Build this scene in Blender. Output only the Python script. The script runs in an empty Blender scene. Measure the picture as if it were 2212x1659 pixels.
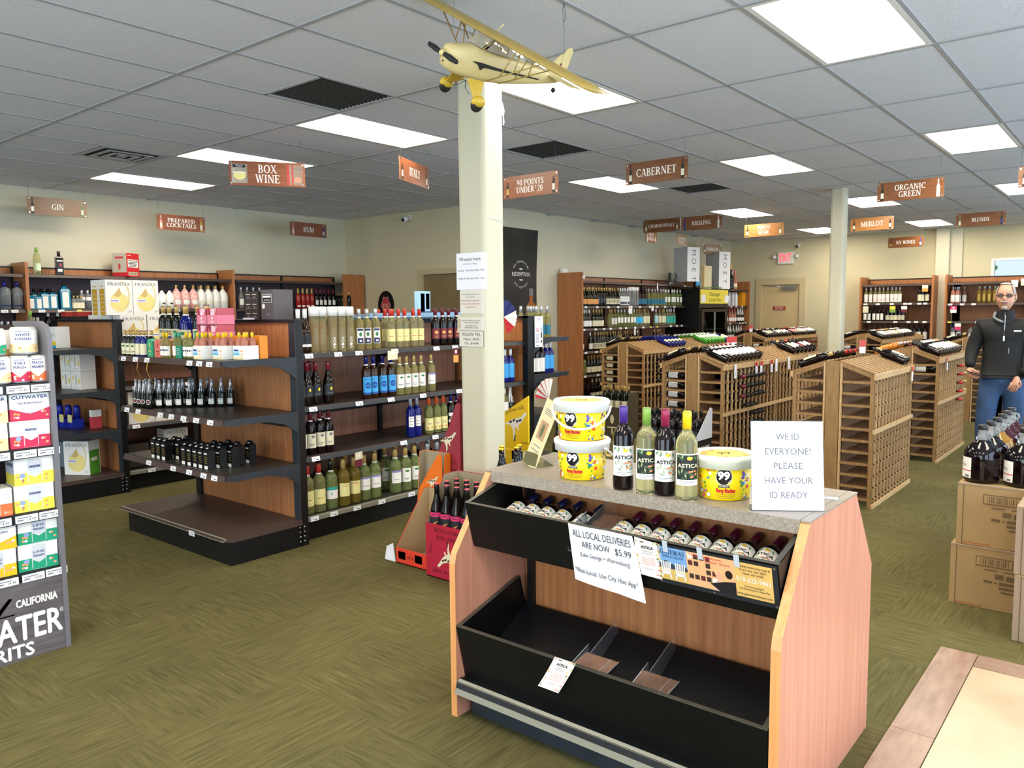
import bpy, math, random
from mathutils import Matrix, Vector
PI = math.pi
R = math.radians
sc = bpy.context.scene
col = sc.collection
rnd = random.Random(7)

# ------------------------------------------------------------------ camera
cam = bpy.data.cameras.new('camera')
cam.sensor_width = 36.0
cam.lens = 36.0 * 1701.6 / 2212.0
cam.clip_start = 0.05
camo = bpy.data.objects.new('camera', cam)
yaw, pit, rol = -0.884702, 0.0929374, -0.00880699
fw = Vector((-math.sin(yaw) * math.cos(pit), math.cos(yaw) * math.cos(pit), -math.sin(pit)))
rt = Vector((math.cos(yaw), math.sin(yaw), 0))
up = rt.cross(fw)
rt2 = math.cos(rol) * rt + math.sin(rol) * up
up2 = -math.sin(rol) * rt + math.cos(rol) * up
camo.matrix_world = Matrix(((rt2.x, up2.x, -fw.x, -2.5434), (rt2.y, up2.y, -fw.y, -3.4698), (rt2.z, up2.z, -fw.z, 1.6), (0, 0, 0, 1)))
col.objects.link(camo)
sc.camera = camo
sc.view_settings.view_transform = 'Standard'
sc.view_settings.look = 'None'
sc.view_settings.gamma = 1.0
sc.view_settings.use_curve_mapping = False
sc.view_settings.exposure = 0.18
sc.cycles.max_bounces = 7
sc.cycles.diffuse_bounces = 4
sc.cycles.glossy_bounces = 3
sc.cycles.transmission_bounces = 6
sc.cycles.transparent_max_bounces = 6
sc.cycles.caustics_reflective = False
sc.cycles.caustics_refractive = False
sc.cycles.use_denoising = True
sc.cycles.sample_clamp_indirect = 4.0

# ------------------------------------------------------------------ light
PANEL = 21.0
world = bpy.data.worlds.new('sky')
sc.world = world
world.use_nodes = True
wn = world.node_tree
wn.nodes['Background'].inputs[0].default_value = (0.62, 0.76, 1.0, 1)
wn.nodes['Background'].inputs[1].default_value = 1.1
def area(name, loc, rot, sx, sy, power, color):
    l = bpy.data.lights.new(name, 'AREA')
    l.shape = 'RECTANGLE'; l.size = sx; l.size_y = sy; l.energy = power; l.color = color
    o = bpy.data.objects.new(name, l)
    o.location = loc; o.rotation_euler = rot
    col.objects.link(o)
    return o
# daylight through the shop-front glazing, on the street side and at the entrance behind the camera, plus an added fill lamp
for k, (x, w) in enumerate(((-2.6, 3.2), (1.6, 3.6), (6.0, 3.6), (10.4, 3.6))):
    area('window_and_fill_light', (x, -5.92, 1.55), (R(90), 0, 0), w, 2.1, (135, 125, 110, 100)[k], (0.56, 0.76, 1.0))
area('window_and_fill_light', (-5.35, -2.2, 1.5), (R(90), 0, R(-90)), 3.4, 2.2, 150, (0.74, 0.87, 1.0))
area('window_and_fill_light', (-5.35, 3.0, 1.5), (R(90), 0, R(-90)), 3.4, 2.2, 110, (0.74, 0.87, 1.0))  # added fill to brighten the liquor side, no window known there

# ------------------------------------------------------------------ materials
def lin(h):
    h = h.lstrip('#')
    out = []
    for i in (0, 2, 4):
        c = int(h[i:i + 2], 16) / 255
        out.append(c / 12.92 if c <= 0.04045 else ((c + 0.055) / 1.055) ** 2.4)
    return (*out, 1)
MATS = {}
def mat(name, hexc='#808080', rough=0.5, metal=0.0, trans=0.0, ior=1.45, emit=0.0, noise=0.0, nscale=30.0, stretch=(1, 1, 1), hex2=None, bump=0.0, spec=0.5, coat=0.0):
    if name in MATS: return MATS[name]
    m = bpy.data.materials.new(name)
    m.use_nodes = True
    nt = m.node_tree
    b = nt.nodes['Principled BSDF']
    b.inputs['Base Color'].default_value = lin(hexc)
    b.inputs['Roughness'].default_value = rough
    b.inputs['Metallic'].default_value = metal
    b.inputs['IOR'].default_value = ior
    b.inputs['Transmission Weight'].default_value = trans
    b.inputs['Specular IOR Level'].default_value = spec
    b.inputs['Coat Weight'].default_value = coat
    if emit:
        b.inputs['Emission Color'].default_value = lin(hexc)
        b.inputs['Emission Strength'].default_value = emit
    if noise or hex2 or bump:
        tc = nt.nodes.new('ShaderNodeTexCoord')
        mp = nt.nodes.new('ShaderNodeMapping')
        mp.inputs['Scale'].default_value = stretch
        nz = nt.nodes.new('ShaderNodeTexNoise')
        nz.inputs['Scale'].default_value = nscale
        nz.inputs['Detail'].default_value = 4
        nt.links.new(tc.outputs['Object'], mp.inputs[0])
        nt.links.new(mp.outputs[0], nz.inputs['Vector'])
        if noise or hex2:
            rp = nt.nodes.new('ShaderNodeValToRGB')
            c = lin(hexc)
            if hex2: d = lin(hex2)
            else: d = tuple(max(0, v * (1 - noise)) for v in c[:3]) + (1,)
            rp.color_ramp.elements[0].position = 0.3
            rp.color_ramp.elements[1].position = 0.7
            rp.color_ramp.elements[0].color = d
            rp.color_ramp.elements[1].color = c
            nt.links.new(nz.outputs['Fac'], rp.inputs[0])
            nt.links.new(rp.outputs[0], b.inputs['Base Color'])
        if bump:
            bp = nt.nodes.new('ShaderNodeBump')
            bp.inputs['Strength'].default_value = bump
            bp.inputs['Distance'].default_value = 0.01
            nt.links.new(nz.outputs['Fac'], bp.inputs['Height'])
            nt.links.new(bp.outputs[0], b.inputs['Normal'])
    MATS[name] = m
    return m

def carpet():
    m = mat('green carpet', '#7b7a52', rough=0.95, spec=0.1)
    nt = m.node_tree; b = nt.nodes['Principled BSDF']
    tc = nt.nodes.new('ShaderNodeTexCoord')
    ck = nt.nodes.new('ShaderNodeTexChecker'); ck.inputs['Scale'].default_value = 1.64
    nt.links.new(tc.outputs['Object'], ck.inputs['Vector'])
    outs = []
    for st in ((3.0, 40, 1), (40, 3.0, 1)):
        mp = nt.nodes.new('ShaderNodeMapping'); mp.inputs['Scale'].default_value = st
        nz = nt.nodes.new('ShaderNodeTexNoise'); nz.inputs['Scale'].default_value = 1.6; nz.inputs['Detail'].default_value = 5; nz.inputs['Roughness'].default_value = 0.6
        nt.links.new(tc.outputs['Object'], mp.inputs[0]); nt.links.new(mp.outputs[0], nz.inputs['Vector'])
        outs.append(nz)
    mx = nt.nodes.new('ShaderNodeMix'); mx.data_type = 'FLOAT'
    nt.links.new(ck.outputs['Fac'], mx.inputs[0]); nt.links.new(outs[0].outputs['Fac'], mx.inputs[2]); nt.links.new(outs[1].outputs['Fac'], mx.inputs[3])
    rp = nt.nodes.new('ShaderNodeValToRGB')
    e = rp.color_ramp.elements
    e[0].position = 0.30; e[0].color = lin('#4f4b2d')
    e[1].position = 0.80; e[1].color = lin('#807856')
    q = rp.color_ramp.elements.new(0.50); q.color = lin('#605a38')
    q = rp.color_ramp.elements.new(0.64); q.color = lin('#69633f')
    nt.links.new(mx.outputs[0], rp.inputs[0])
    n2 = nt.nodes.new('ShaderNodeTexNoise'); n2.inputs['Scale'].default_value = 0.9; n2.inputs['Detail'].default_value = 3
    nt.links.new(tc.outputs['Object'], n2.inputs['Vector'])
    r2 = nt.nodes.new('ShaderNodeValToRGB'); r2.color_ramp.elements[0].position = 0.3; r2.color_ramp.elements[0].color = (0.66, 0.66, 0.66, 1); r2.color_ramp.elements[1].position = 0.62
    nt.links.new(n2.outputs['Fac'], r2.inputs[0])
    ml = nt.nodes.new('ShaderNodeMix'); ml.data_type = 'RGBA'; ml.blend_type = 'MULTIPLY'; ml.inputs[0].default_value = 0.8
    nt.links.new(rp.outputs[0], ml.inputs[6]); nt.links.new(r2.outputs[0], ml.inputs[7])
    nt.links.new(ml.outputs[2], b.inputs['Base Color'])
    n3 = nt.nodes.new('ShaderNodeTexNoise'); n3.inputs['Scale'].default_value = 260
    nt.links.new(tc.outputs['Object'], n3.inputs['Vector'])
    bp = nt.nodes.new('ShaderNodeBump'); bp.inputs['Strength'].default_value = 0.35; bp.inputs['Distance'].default_value = 0.004
    nt.links.new(n3.outputs['Fac'], bp.inputs['Height']); nt.links.new(bp.outputs[0], b.inputs['Normal'])
    return m

M_CARPET = carpet()
M_TILE = mat('ceiling tile', '#dfe2e8', 0.9, noise=0.12, nscale=120, bump=0.25, spec=0.2)
M_GRID = mat('ceiling grid metal', '#a7a8ab', 0.5)
M_GRILLE = mat('dark return grille', '#3c3a33', 0.7, noise=0.4, nscale=150)
M_WALL = mat('cream wall paint', '#d3cdb4', 0.75, noise=0.03, nscale=2)
M_WALL2 = mat('beige wall paint', '#cfc6a4', 0.75, noise=0.04, nscale=2)
M_COL = mat('column paint', '#c9c4ac', 0.45, noise=0.03, nscale=3)
M_DOOR = mat('tan door paint', '#cdb789', 0.5, noise=0.05, nscale=4)
M_DOORW = mat('birch door', '#8c7b58', 0.5, hex2='#7c6b4a', nscale=4, stretch=(2, 2, 0.3))
M_TRIM = mat('door frame paint', '#c3b48f', 0.5)
M_WOOD = mat('orange wood laminate', '#b57849', 0.42, hex2='#9a6038', nscale=3.2, stretch=(14, 14, 0.7))
M_WOODP = mat('pink brown wood laminate', '#b07a60', 0.45, hex2='#9a674e', nscale=3.2, stretch=(14, 14, 0.7))
M_WOODC = mat('counter wood laminate', '#c98d74', 0.42, hex2='#b87b61', nscale=3.0, stretch=(16, 16, 0.5))
M_WOODE = mat('wood edge banding', '#d79a62', 0.4, hex2='#c98a52', nscale=4, stretch=(20, 20, 0.6))
M_PURPLE = mat('dark plum shelf back', '#4e3f44', 0.55, hex2='#43363b', nscale=2)
M_BLACK = mat('black painted steel', '#0d0e10', 0.42, noise=0.3, nscale=12)
M_BLACK_SHEEN = mat('black steel with painted window sheen', '#2a3036', 0.45, noise=0.2, nscale=8)  # bluish window light on black steel faces, painted into the colour
M_SHELF = mat('dark shelf deck', '#35312d', 0.4, noise=0.25, nscale=9)
M_CHAN = mat('grey price channel', '#7c7a6c', 0.35)
M_BASE = mat('brown deck laminate', '#4a3b36', 0.42, noise=0.15, nscale=7)
M_TAG = mat('price tag paper', '#e8e8ec', 0.6)
M_INK = mat('black print', '#1c1c20', 0.6)
M_GINK = mat('grey print', '#76767e', 0.6)
M_WHITE = mat('white print', '#f2f0e8', 0.5)
M_PAPER = mat('white paper', '#e9e9f0', 0.6, noise=0.03, nscale=6)
M_YTAG = mat('yellow tag paper', '#e6d84a', 0.6)
M_STONE = mat('speckled stone laminate', '#a09688', 0.32, hex2='#7b7064', nscale=160, noise=0.1)
M_BIN = mat('black bin board', '#0a0a0b', 0.42, noise=0.3, nscale=10, spec=.35)
M_BINE = mat('worn bin edge', '#4b4840', 0.45, noise=0.3, nscale=30)
M_ACR = mat('clear acrylic', '#f4f8ff', 0.04, trans=0.95, ior=1.2)
M_TAPE = mat('clear tape', '#b4bcc4', 0.25)
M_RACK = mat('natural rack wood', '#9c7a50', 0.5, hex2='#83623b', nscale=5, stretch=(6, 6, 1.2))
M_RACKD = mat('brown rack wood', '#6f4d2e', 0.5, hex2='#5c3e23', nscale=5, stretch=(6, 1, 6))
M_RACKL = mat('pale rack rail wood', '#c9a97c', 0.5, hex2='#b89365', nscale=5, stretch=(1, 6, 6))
M_CARD = mat('brown cardboard', '#a98a5e', 0.8, noise=0.08, nscale=5)
M_CARD2 = mat('grey brown cardboard', '#a08a74', 0.8, noise=0.08, nscale=5)
M_CARDP = mat('cardboard print', '#6b5638', 0.8)
M_STEEL = mat('steel', '#b8bcc2', 0.25, metal=0.9)
M_WIRE = mat('thin wire', '#6c7178', 0.4, metal=0.6)
M_PLASTW = mat('white plastic', '#e9e9e4', 0.35)
M_PLASTB = mat('black plastic', '#0c0c0e', 0.3)
M_GLASS = mat('window glass', '#ffffff', 0.0, trans=1.0, ior=1.02)
M_PANEL = mat('lit light panel', '#fff2dc', 0.5, emit=PANEL)

# ------------------------------------------------------------------ mesh builder
TXT = {}
def text_geo(s, res=2):
    k = s
    if k in TXT: return TXT[k]
    cu = bpy.data.curves.new('t', 'FONT')
    cu.body = s; cu.size = 1.0; cu.resolution_u = res; cu.align_x = 'CENTER'; cu.align_y = 'CENTER'
    ob = bpy.data.objects.new('t', cu)
    me = bpy.data.meshes.new_from_object(ob)
    vs = [(v.co.x, v.co.y) for v in me.vertices]
    fs = [tuple(p.vertices) for p in me.polygons]
    bpy.data.meshes.remove(me); bpy.data.objects.remove(ob); bpy.data.curves.remove(cu)
    TXT[k] = (vs, fs)
    return TXT[k]

class MB:
    def __init__(s):
        s.v = []; s.f = []; s.m = []; s.sm = []; s.mats = []; s.T = None
    def mi(s, m):
        if m not in s.mats: s.mats.append(m)
        return s.mats.index(m)
    def add(s, vs, fs, m, smooth=False, T=None):
        o = len(s.v); i = s.mi(m)
        T = T if T is not None else s.T
        for p in vs:
            p = Vector(p)
            s.v.append(tuple(T @ p) if T is not None else tuple(p))
        for f in fs:
            s.f.append(tuple(o + a for a in f)); s.m.append(i); s.sm.append(smooth)
        return s
    def box(s, x0, y0, z0, x1, y1, z1, m, T=None):
        if x0 > x1: x0, x1 = x1, x0
        if y0 > y1: y0, y1 = y1, y0
        if z0 > z1: z0, z1 = z1, z0
        return s.add([(x0, y0, z0), (x1, y0, z0), (x1, y1, z0), (x0, y1, z0), (x0, y0, z1), (x1, y0, z1), (x1, y1, z1), (x0, y1, z1)],
                     [(0, 3, 2, 1), (4, 5, 6, 7), (0, 1, 5, 4), (1, 2, 6, 5), (2, 3, 7, 6), (3, 0, 4, 7)], m, T=T)
    def quad(s, a, b, c, d, m, T=None): return s.add([a, b, c, d], [(0, 1, 2, 3)], m, T=T)
    def poly(s, pts, m, T=None): return s.add(pts, [tuple(range(len(pts)))], m, T=T)
    def prism(s, pts, axis, a0, a1, m, T=None):
        # pts 2D; axis x: (a, p0, p1), y: (p0, a, p1), z: (p0, p1, a)
        def mk(p, a): return (a, p[0], p[1]) if axis == 'x' else ((p[0], a, p[1]) if axis == 'y' else (p[0], p[1], a))
        n = len(pts)
        vs = [mk(p, a0) for p in pts] + [mk(p, a1) for p in pts]
        fs = [tuple(range(n - 1, -1, -1)), tuple(range(n, 2 * n))] + [(i, (i + 1) % n, n + (i + 1) % n, n + i) for i in range(n)]
        return s.add(vs, fs, m, T=T)
    def lathe(s, prof, m, seg=16, c=(0, 0, 0), T=None, a0=0.0, a1=2 * PI, smooth=True, sx=1.0, sy=1.0, cap=True):
        full = abs(a1 - a0 - 2 * PI) < 1e-6
        n = seg if full else seg + 1
        vs = []; fs = []
        for (r, z) in prof:
            for k in range(n):
                a = a0 + (a1 - a0) * k / seg
                vs.append((c[0] + sx * r * math.cos(a), c[1] + sy * r * math.sin(a), c[2] + z))
        for i in range(len(prof) - 1):
            for k in range(seg):
                k2 = (k + 1) % n
                fs.append((i * n + k, i * n + k2, (i + 1) * n + k2, (i + 1) * n + k))
        if full and cap:
            if prof[0][0] > 1e-5: fs.append(tuple(reversed(range(n))))
            if prof[-1][0] > 1e-5: fs.append(tuple(range((len(prof) - 1) * n, len(prof) * n)))
        return s.add(vs, fs, m, smooth, T=T)
    def tube(s, pts, r, m, seg=6, T=None):
        pts = [Vector(p) for p in pts]
        vs = []; fs = []
        prev = None
        for i, p in enumerate(pts):
            d = (pts[min(i + 1, len(pts) - 1)] - pts[max(i - 1, 0)]).normalized()
            if prev is None:
                a = Vector((0, 0, 1)) if abs(d.z) < 0.9 else Vector((1, 0, 0))
                u = d.cross(a).normalized()
            else:
                u = (prev - d * prev.dot(d)).normalized()
            prev = u
            w = d.cross(u)
            rr = r[i] if isinstance(r, (list, tuple)) else r
            for k in range(seg):
                t = 2 * PI * k / seg
                vs.append(p + rr * (math.cos(t) * u + math.sin(t) * w))
        for i in range(len(pts) - 1):
            for k in range(seg):
                k2 = (k + 1) % seg
                fs.append((i * seg + k, i * seg + k2, (i + 1) * seg + k2, (i + 1) * seg + k))
        fs.append(tuple(reversed(range(seg)))); fs.append(tuple(range((len(pts) - 1) * seg, len(pts) * seg)))
        return s.add(vs, fs, m, True, T=T)
    def sphere(s, c, r, m, seg=12, rings=8, sc3=(1, 1, 1), T=None):
        pr = []
        for i in range(rings + 1):
            t = -PI / 2 + PI * i / rings
            pr.append((max(1e-6, r * math.cos(t)), r * math.sin(t)))
        vs = []; fs = []
        for (q, z) in pr:
            for k in range(seg):
                a = 2 * PI * k / seg
                vs.append((c[0] + sc3[0] * q * math.cos(a), c[1] + sc3[1] * q * math.sin(a), c[2] + sc3[2] * z))
        for i in range(rings):
            for k in range(seg):
                k2 = (k + 1) % seg
                fs.append((i * seg + k, i * seg + k2, (i + 1) * seg + k2, (i + 1) * seg + k))
        return s.add(vs, fs, m, True, T=T)
    # flat 2D shapes go through a map fn(u, v, d) -> 3D point; d = lift off the surface
    def flat(s, pts, fn, m, d=0.0):
        return s.add([fn(u, v, d) for u, v in pts], [tuple(range(len(pts)))], m)
    def rect(s, u0, v0, u1, v1, fn, m, d=0.0, n=1):
        for i in range(n):
            a = u0 + (u1 - u0) * i / n; b = u0 + (u1 - u0) * (i + 1) / n
            s.flat([(a, v0), (b, v0), (b, v1), (a, v1)], fn, m, d)
        return s
    def disc(s, cu, cv, ru, rv, fn, m, d=0.0, n=14, a0=0.0):
        P = [(cu + f * ru * math.cos(a0 + 2 * PI * k / n), cv + f * rv * math.sin(a0 + 2 * PI * k / n)) for f in ((1,) if n < 10 else (1, .62, .3)) for k in range(n)]
        if n < 10: return s.flat(P, fn, m, d)
        fs = [(i * n + k, i * n + (k + 1) % n, (i + 1) * n + (k + 1) % n, (i + 1) * n + k) for i in range(2) for k in range(n)] + [tuple(range(2 * n, 3 * n))]
        return s.add([fn(u, v, d) for u, v in P], fs, m)
    def text(s, t, cu, cv, size, fn, m, d=0.0006, w=None, rot=0.0, res=2, bold=0.0):
        if bold:
            for i, (a, b) in enumerate(((1, 0), (-1, 0), (0, 1), (0, -1))): s.text(t, cu + a * bold * size, cv + b * bold * size, size, fn, m, d + .00004 * (i + 1), w, rot, res)
        vs, fs = text_geo(t, res)
        if not vs: return s
        k = size; kx = size
        if w is not None:
            span = max(a for a, b in vs) - min(a for a, b in vs)
            kx = w / span
        c, sn = math.cos(rot), math.sin(rot)
        return s.add([fn(cu + kx * a * c - k * b * sn, cv + kx * a * sn + k * b * c, d) for a, b in vs], fs, m)
    def build(s, name, parent=None, loc=None, label=None, cat=None, group=None, kind=None, rot=None):
        me = bpy.data.meshes.new(name)
        me.from_pydata(s.v, [], s.f)
        for m in s.mats: me.materials.append(m)
        me.polygons.foreach_set('material_index', s.m)
        me.polygons.foreach_set('use_smooth', s.sm)
        me.update()
        return inst(name, me, parent, loc, label, cat, group, kind, rot)

def inst(name, me, parent=None, loc=None, label=None, cat=None, group=None, kind=None, rot=None):
    o = bpy.data.objects.new(name, me)
    col.objects.link(o)
    if parent: o.parent = parent
    if loc: o.location = loc
    if rot: o.rotation_euler = rot
    tag(o, label, cat, group, kind)
    return o
def tag(o, label=None, cat=None, group=None, kind=None):
    if label and len(label.replace(',', ' ').split()) > 16: print('LONG', label)
    if label: o['label'] = label
    if cat: o['category'] = cat
    if group: o['group'] = group
    if kind: o['kind'] = kind
    return o
def empty(name, loc, label, cat, group=None, rz=0.0):
    o = bpy.data.objects.new(name, None)
    o.empty_display_size = 0.05
    col.objects.link(o)
    o.location = loc; o.rotation_euler = (0, 0, rz)
    return tag(o, label, cat, group)
KIDS = {}
def copy_thing(root, loc, rz=None, label=None, group=None, rot=None):
    r = root.copy(); col.objects.link(r); r.location = loc
    if rz is not None: r.rotation_euler = (0, 0, rz)
    if rot is not None: r.rotation_euler = rot
    if label: r['label'] = label
    if group: r['group'] = group
    for ch in root_kids(root):
        c = ch.copy(); col.objects.link(c); c.parent = r
        for g in root_kids(ch):
            d = g.copy(); col.objects.link(d); d.parent = c
    return r
def root_kids(o):
    if o.name not in KIDS: KIDS[o.name] = list(o.children)
    return KIDS[o.name]

# surface maps
def F_ny(y, ox=0.0, oz=0.0):   # a face looking toward -Y, u to +X
    return lambda u, v, d: (ox + u, y - d, oz + v)
def F_nx(x, oy=0.0, oz=0.0):   # a face looking toward -X, u to -Y
    return lambda u, v, d: (x - d, oy - u, oz + v)
def F_up(z, ox=0.0, oy=0.0):
    return lambda u, v, d: (ox + u, oy + v, z + d)
def F_cyl(r, oz=0.0, a=-PI / 2, r2=None, h=1.0):      # wraps round a cylinder (cone) about local z, facing -Y
    def f(u, v, d):
        rr = r if r2 is None else r + (r2 - r) * v / h
        t = a + u / rr
        return ((rr + d) * math.cos(t), (rr + d) * math.sin(t), oz + v)
    return f

ORD = ['first', 'second', 'third', 'fourth', 'fifth', 'sixth', 'seventh', 'eighth', 'ninth', 'tenth', 'eleventh', 'twelfth', 'thirteenth', 'fourteenth']

# ================================================================== THE SETTING
H = 3.049
CX, CY = 1.2192, 0.6096
def struct(name, mb, parent=None, label=None, loc=None):
    return mb.build(name, parent, loc, label, None, None, 'structure' if parent is None else None)

struct('floor', MB().box(-6, -6.5, -0.1, 14.3, 6.8, 0, M_CARPET), label='olive green streaked carpet floor of the shop')
# vinyl entry floor set into the carpet
def vinyl(name, a, b, st, sc_):
    return mat(name, a, 0.32, hex2=b, nscale=sc_, stretch=st)
M_VIN = vinyl('beige vinyl', '#cdb898', '#b9a184', (1, 1, 1), 4.0)
M_VPL = vinyl('brown vinyl plank', '#a88b78', '#8a6c5c', (1.5, 6, 1), 4.0)
M_VPL2 = vinyl('brown vinyl plank across', '#a38672', '#8b6f60', (6, 1.5, 1), 4.0)
ef = struct('trim_1', MB().box(-3.9, -4.95, 0.0005, 1.36, -2.912, 0.004, M_VIN), label='beige vinyl entry floor bordered by brown planks')
x = 1.508
while x > -3.8:
    MB().box(x - 0.909, -2.908, 0.0005, x, -2.757, 0.005, M_VPL).build('plank', ef); x -= 0.912
y = -2.912
while y > -4.8:
    MB().box(1.364, y - 0.30, 0.0005, 1.508, y, 0.005, M_VPL2).build('plank', ef); y -= 0.303

W = M_WALL; W2 = M_WALL2
struct('wall_left', MB().box(-6, 6.6, 0, 5.6, 6.75, H + 0.3, W), label='cream shop wall behind the tall liquor shelves')
wb = MB(); wb.box(5.6, 4.95, 0, 5.75, 6.75, H + 0.3, W2); wb.box(5.6, 3.88, 0, 5.75, 4.02, H + 0.3, W2); wb.box(5.6, 4.02, 2.19, 5.75, 4.95, H + 0.3, W2); wb.box(5.9, 3.9, 0, 5.95, 5.1, 2.5, W2)
struct('wall_back', wb, label='beige wall with the birch door')
struct('wall_wine', MB().box(5.6, 3.88, 0, 14.25, 4.03, H + 0.3, W), label='cream wall above the white wine shelves')
we = MB()
XE = 14.1
we.box(XE, 3.2, 0, XE + .15, 4.0, H + 0.3, W2); we.box(XE, 2.36, 2.12, XE + .15, 3.2, H + 0.3, W2); we.box(XE, -1.08, 0, XE + .15, 2.36, H + 0.3, W2)
we.box(XE, -3.4, 0, XE + .15, -1.08, 2.10, W2); we.box(XE, -3.4, 2.45, XE + .15, -1.08, H + 0.3, W2); we.box(XE, -6.2, 0, XE + .15, -3.4, H + 0.3, W2)
struct('wall_exit', we, label='beige far wall with the exit door and window')
struct('wall_street', MB().box(-6, -6.2, 0, 14.25, -6.05, H + 0.3, W), label='street side wall')
struct('wall_entrance', MB().box(-5.7, -6.2, 0, -5.55, 6.75, H + 0.3, W), label='entrance side wall')
# pilaster and corner piece on the far wall
struct('trim_2', MB().box(XE - .16, -.42, 0, XE, -.20, H, M_COL).box(XE - .05, -.62, 0, XE, -.42, H, M_COL), label='cream pilaster between the two shelf units of the far wall')
for nm, b in (('baseboard_back', (5.575, 4.95, 0, 5.6, 6.6, .1)), ('baseboard_wine', (5.6, 3.86, 0, 14.1, 3.88, .1)), ('baseboard_exit', (14.08, -3.4, 0, 14.1, 2.3, .1))):
    struct(nm, MB().box(*b, M_BLACK), label='black vinyl baseboard')

# doors
d1 = struct('door_1', MB().box(5.62, 4.04, 0.01, 5.66, 4.86, 2.12, M_DOORW), label='birch veneer door in a beige frame')
f = MB()
f.box(5.575, 4.86, 0, 5.7, 4.96, 2.21, M_TRIM); f.box(5.575, 3.93, 0, 5.7, 4.03, 2.21, M_TRIM); f.box(5.575, 4.03, 2.13, 5.7, 4.86, 2.21, M_TRIM)
f.build('door_frame', d1)
MB().sphere((5.57, 4.12, 1.0), .03, M_STEEL).tube([(5.62, 4.12, 1.0), (5.57, 4.12, 1.0)], .012, M_STEEL).build('door_knob', d1)
d2 = struct('door_2', MB().box(XE + .02, 2.36, 0.01, XE + .07, 3.18, 2.10, M_DOOR), label='tan painted exit door')
f = MB()
f.box(XE - .03, 3.18, 0, XE + .1, 3.30, 2.24, M_TRIM); f.box(XE - .03, 2.24, 0, XE + .1, 2.36, 2.24, M_TRIM); f.box(XE - .03, 2.36, 2.10, XE + .1, 3.18, 2.24, M_TRIM)
f.build('door_frame', d2)
f = MB().box(XE - .06, 2.42, 2.0, XE + .02, 2.72, 2.06, M_STEEL); f.tube([(XE - .04, 2.65, 2.05), (XE - .16, 2.9, 2.07), (XE, 3.1, 2.08)], .008, M_STEEL)
f.build('door_closer', d2)
f = MB().box(XE + .005, 2.66, 1.56, XE + .015, 2.92, 1.64, mat('red notice', '#a5331f', .5))
fn = F_nx(XE + .005, 2.79, 1.6)
f.text('EMERGENCY', 0, .018, .035, fn, M_WHITE); f.text('EXIT ONLY', 0, -.02, .035, fn, M_WHITE)
f.build('door_sign', d2)
MB().box(XE - .03, 2.42, 1.0, XE + .02, 3.1, 1.05, M_STEEL).build('push_bar', d2)

# window at the far wall
w1 = struct('window_1', MB().box(XE + .03, -3.36, 2.14, XE + .04, -1.12, 2.42, M_GLASS), label='clerestory window with greenery outside')
f = MB()
for b in ((XE - .01, -3.4, 2.10, XE + .1, -1.08, 2.14), (XE - .01, -3.4, 2.42, XE + .1, -1.08, 2.46), (XE - .01, -1.13, 2.14, XE + .1, -1.08, 2.42), (XE - .01, -3.4, 2.14, XE + .1, -3.35, 2.42), (XE, -2.26, 2.14, XE + .1, -2.22, 2.42)):
    f.box(*b, M_PLASTW)
f.build('window_frame', w1)
M_LEAF = mat('leaf green', '#6f9a48', 0.6, hex2='#49702f', nscale=9)
f = MB()
for k in range(700):
    p = Vector((rnd.uniform(17, 19), rnd.uniform(-8, 1), rnd.uniform(1.0, 4.6)))
    a = Vector((rnd.uniform(-1, 1), rnd.uniform(-1, 1), rnd.uniform(-1, 1))).normalized() * .11
    b = a.cross(Vector((rnd.uniform(-1, 1), rnd.uniform(-1, 1), .3))).normalized() * .06
    f.quad(p - a, p + b, p + a, p - b, M_LEAF)
for k in range(14):
    p = Vector((rnd.uniform(17.3, 18.7), rnd.uniform(-8, 1), 0))
    f.tube([p, p + Vector((rnd.uniform(-.4, .4), rnd.uniform(-.5, .5), 2.2)), p + Vector((rnd.uniform(-.9, .9), rnd.uniform(-1, 1), 4.4))], [.05, .035, .015], mat('bark', '#6a5a48', .9), 5)
f.build('foliage', label='thin leafy trees outside the far window', cat='foliage', kind='stuff')

# columns
def column(x0, y0, s, label, n, sx=None):
    sx = sx or s
    m = MB()
    r = .034
    pts = []
    for (cx, cy, a) in ((x0 + sx - r, y0 + s - r, 0), (x0 + r, y0 + s - r, 90), (x0 + r, y0 + r, 180), (x0 + sx - r, y0 + r, 270)):
        for k in range(4):
            t = R(a + 30 * k); pts.append((cx + r * math.cos(t), cy + r * math.sin(t)))
    m.prism(pts, 'z', 0, H, M_COL)
    return m.build('column', None, None, label, None, None, 'structure')
COLX, COLY, COLS = 1.175, -.220, .232
colA = column(COLX, COLY, COLS, 'square cream column with paper notices taped to it', 1, .195)
colB = column(7.55, -.45, .17, 'square cream column standing among the wine racks', 2)

# ceiling: every panel in view is a piece of its own
ceil = struct('ceiling', MB().box(-6, -6.5, H + .06, 14.3, 6.8, H + .12, M_TILE), label='suspended ceiling of two by four foot panels')
def in_view(x, y, z):
    v = camo.matrix_world.inverted() @ Vector((x, y, z))
    if v.z > -0.2: return False
    u = -v.x / v.z * 1701.6; w = -v.y / v.z * 1701.6
    return abs(u) < 1160 and abs(w) < 880
LIGHTS = {(a, b) for a in (-2, 1, 4, 7, 10) for b in (-7, -4, -1, 2, 5, 8)} - {(4, 5), (7, 5), (10, 5), (4, 8), (7, 8), (10, 8), (-2, 5), (-2, 8), (10, -7), (7, -7)}
HALF = {(0, 1): 1, (2, 1): 1, (5, 1): 0, (0, 6): 1}
tm = MB(); g = .012
tm.box(g, g, .003, CX - g, CY - g, .02, M_TILE)
tile0 = None; hid = MB()
half0 = None
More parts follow.
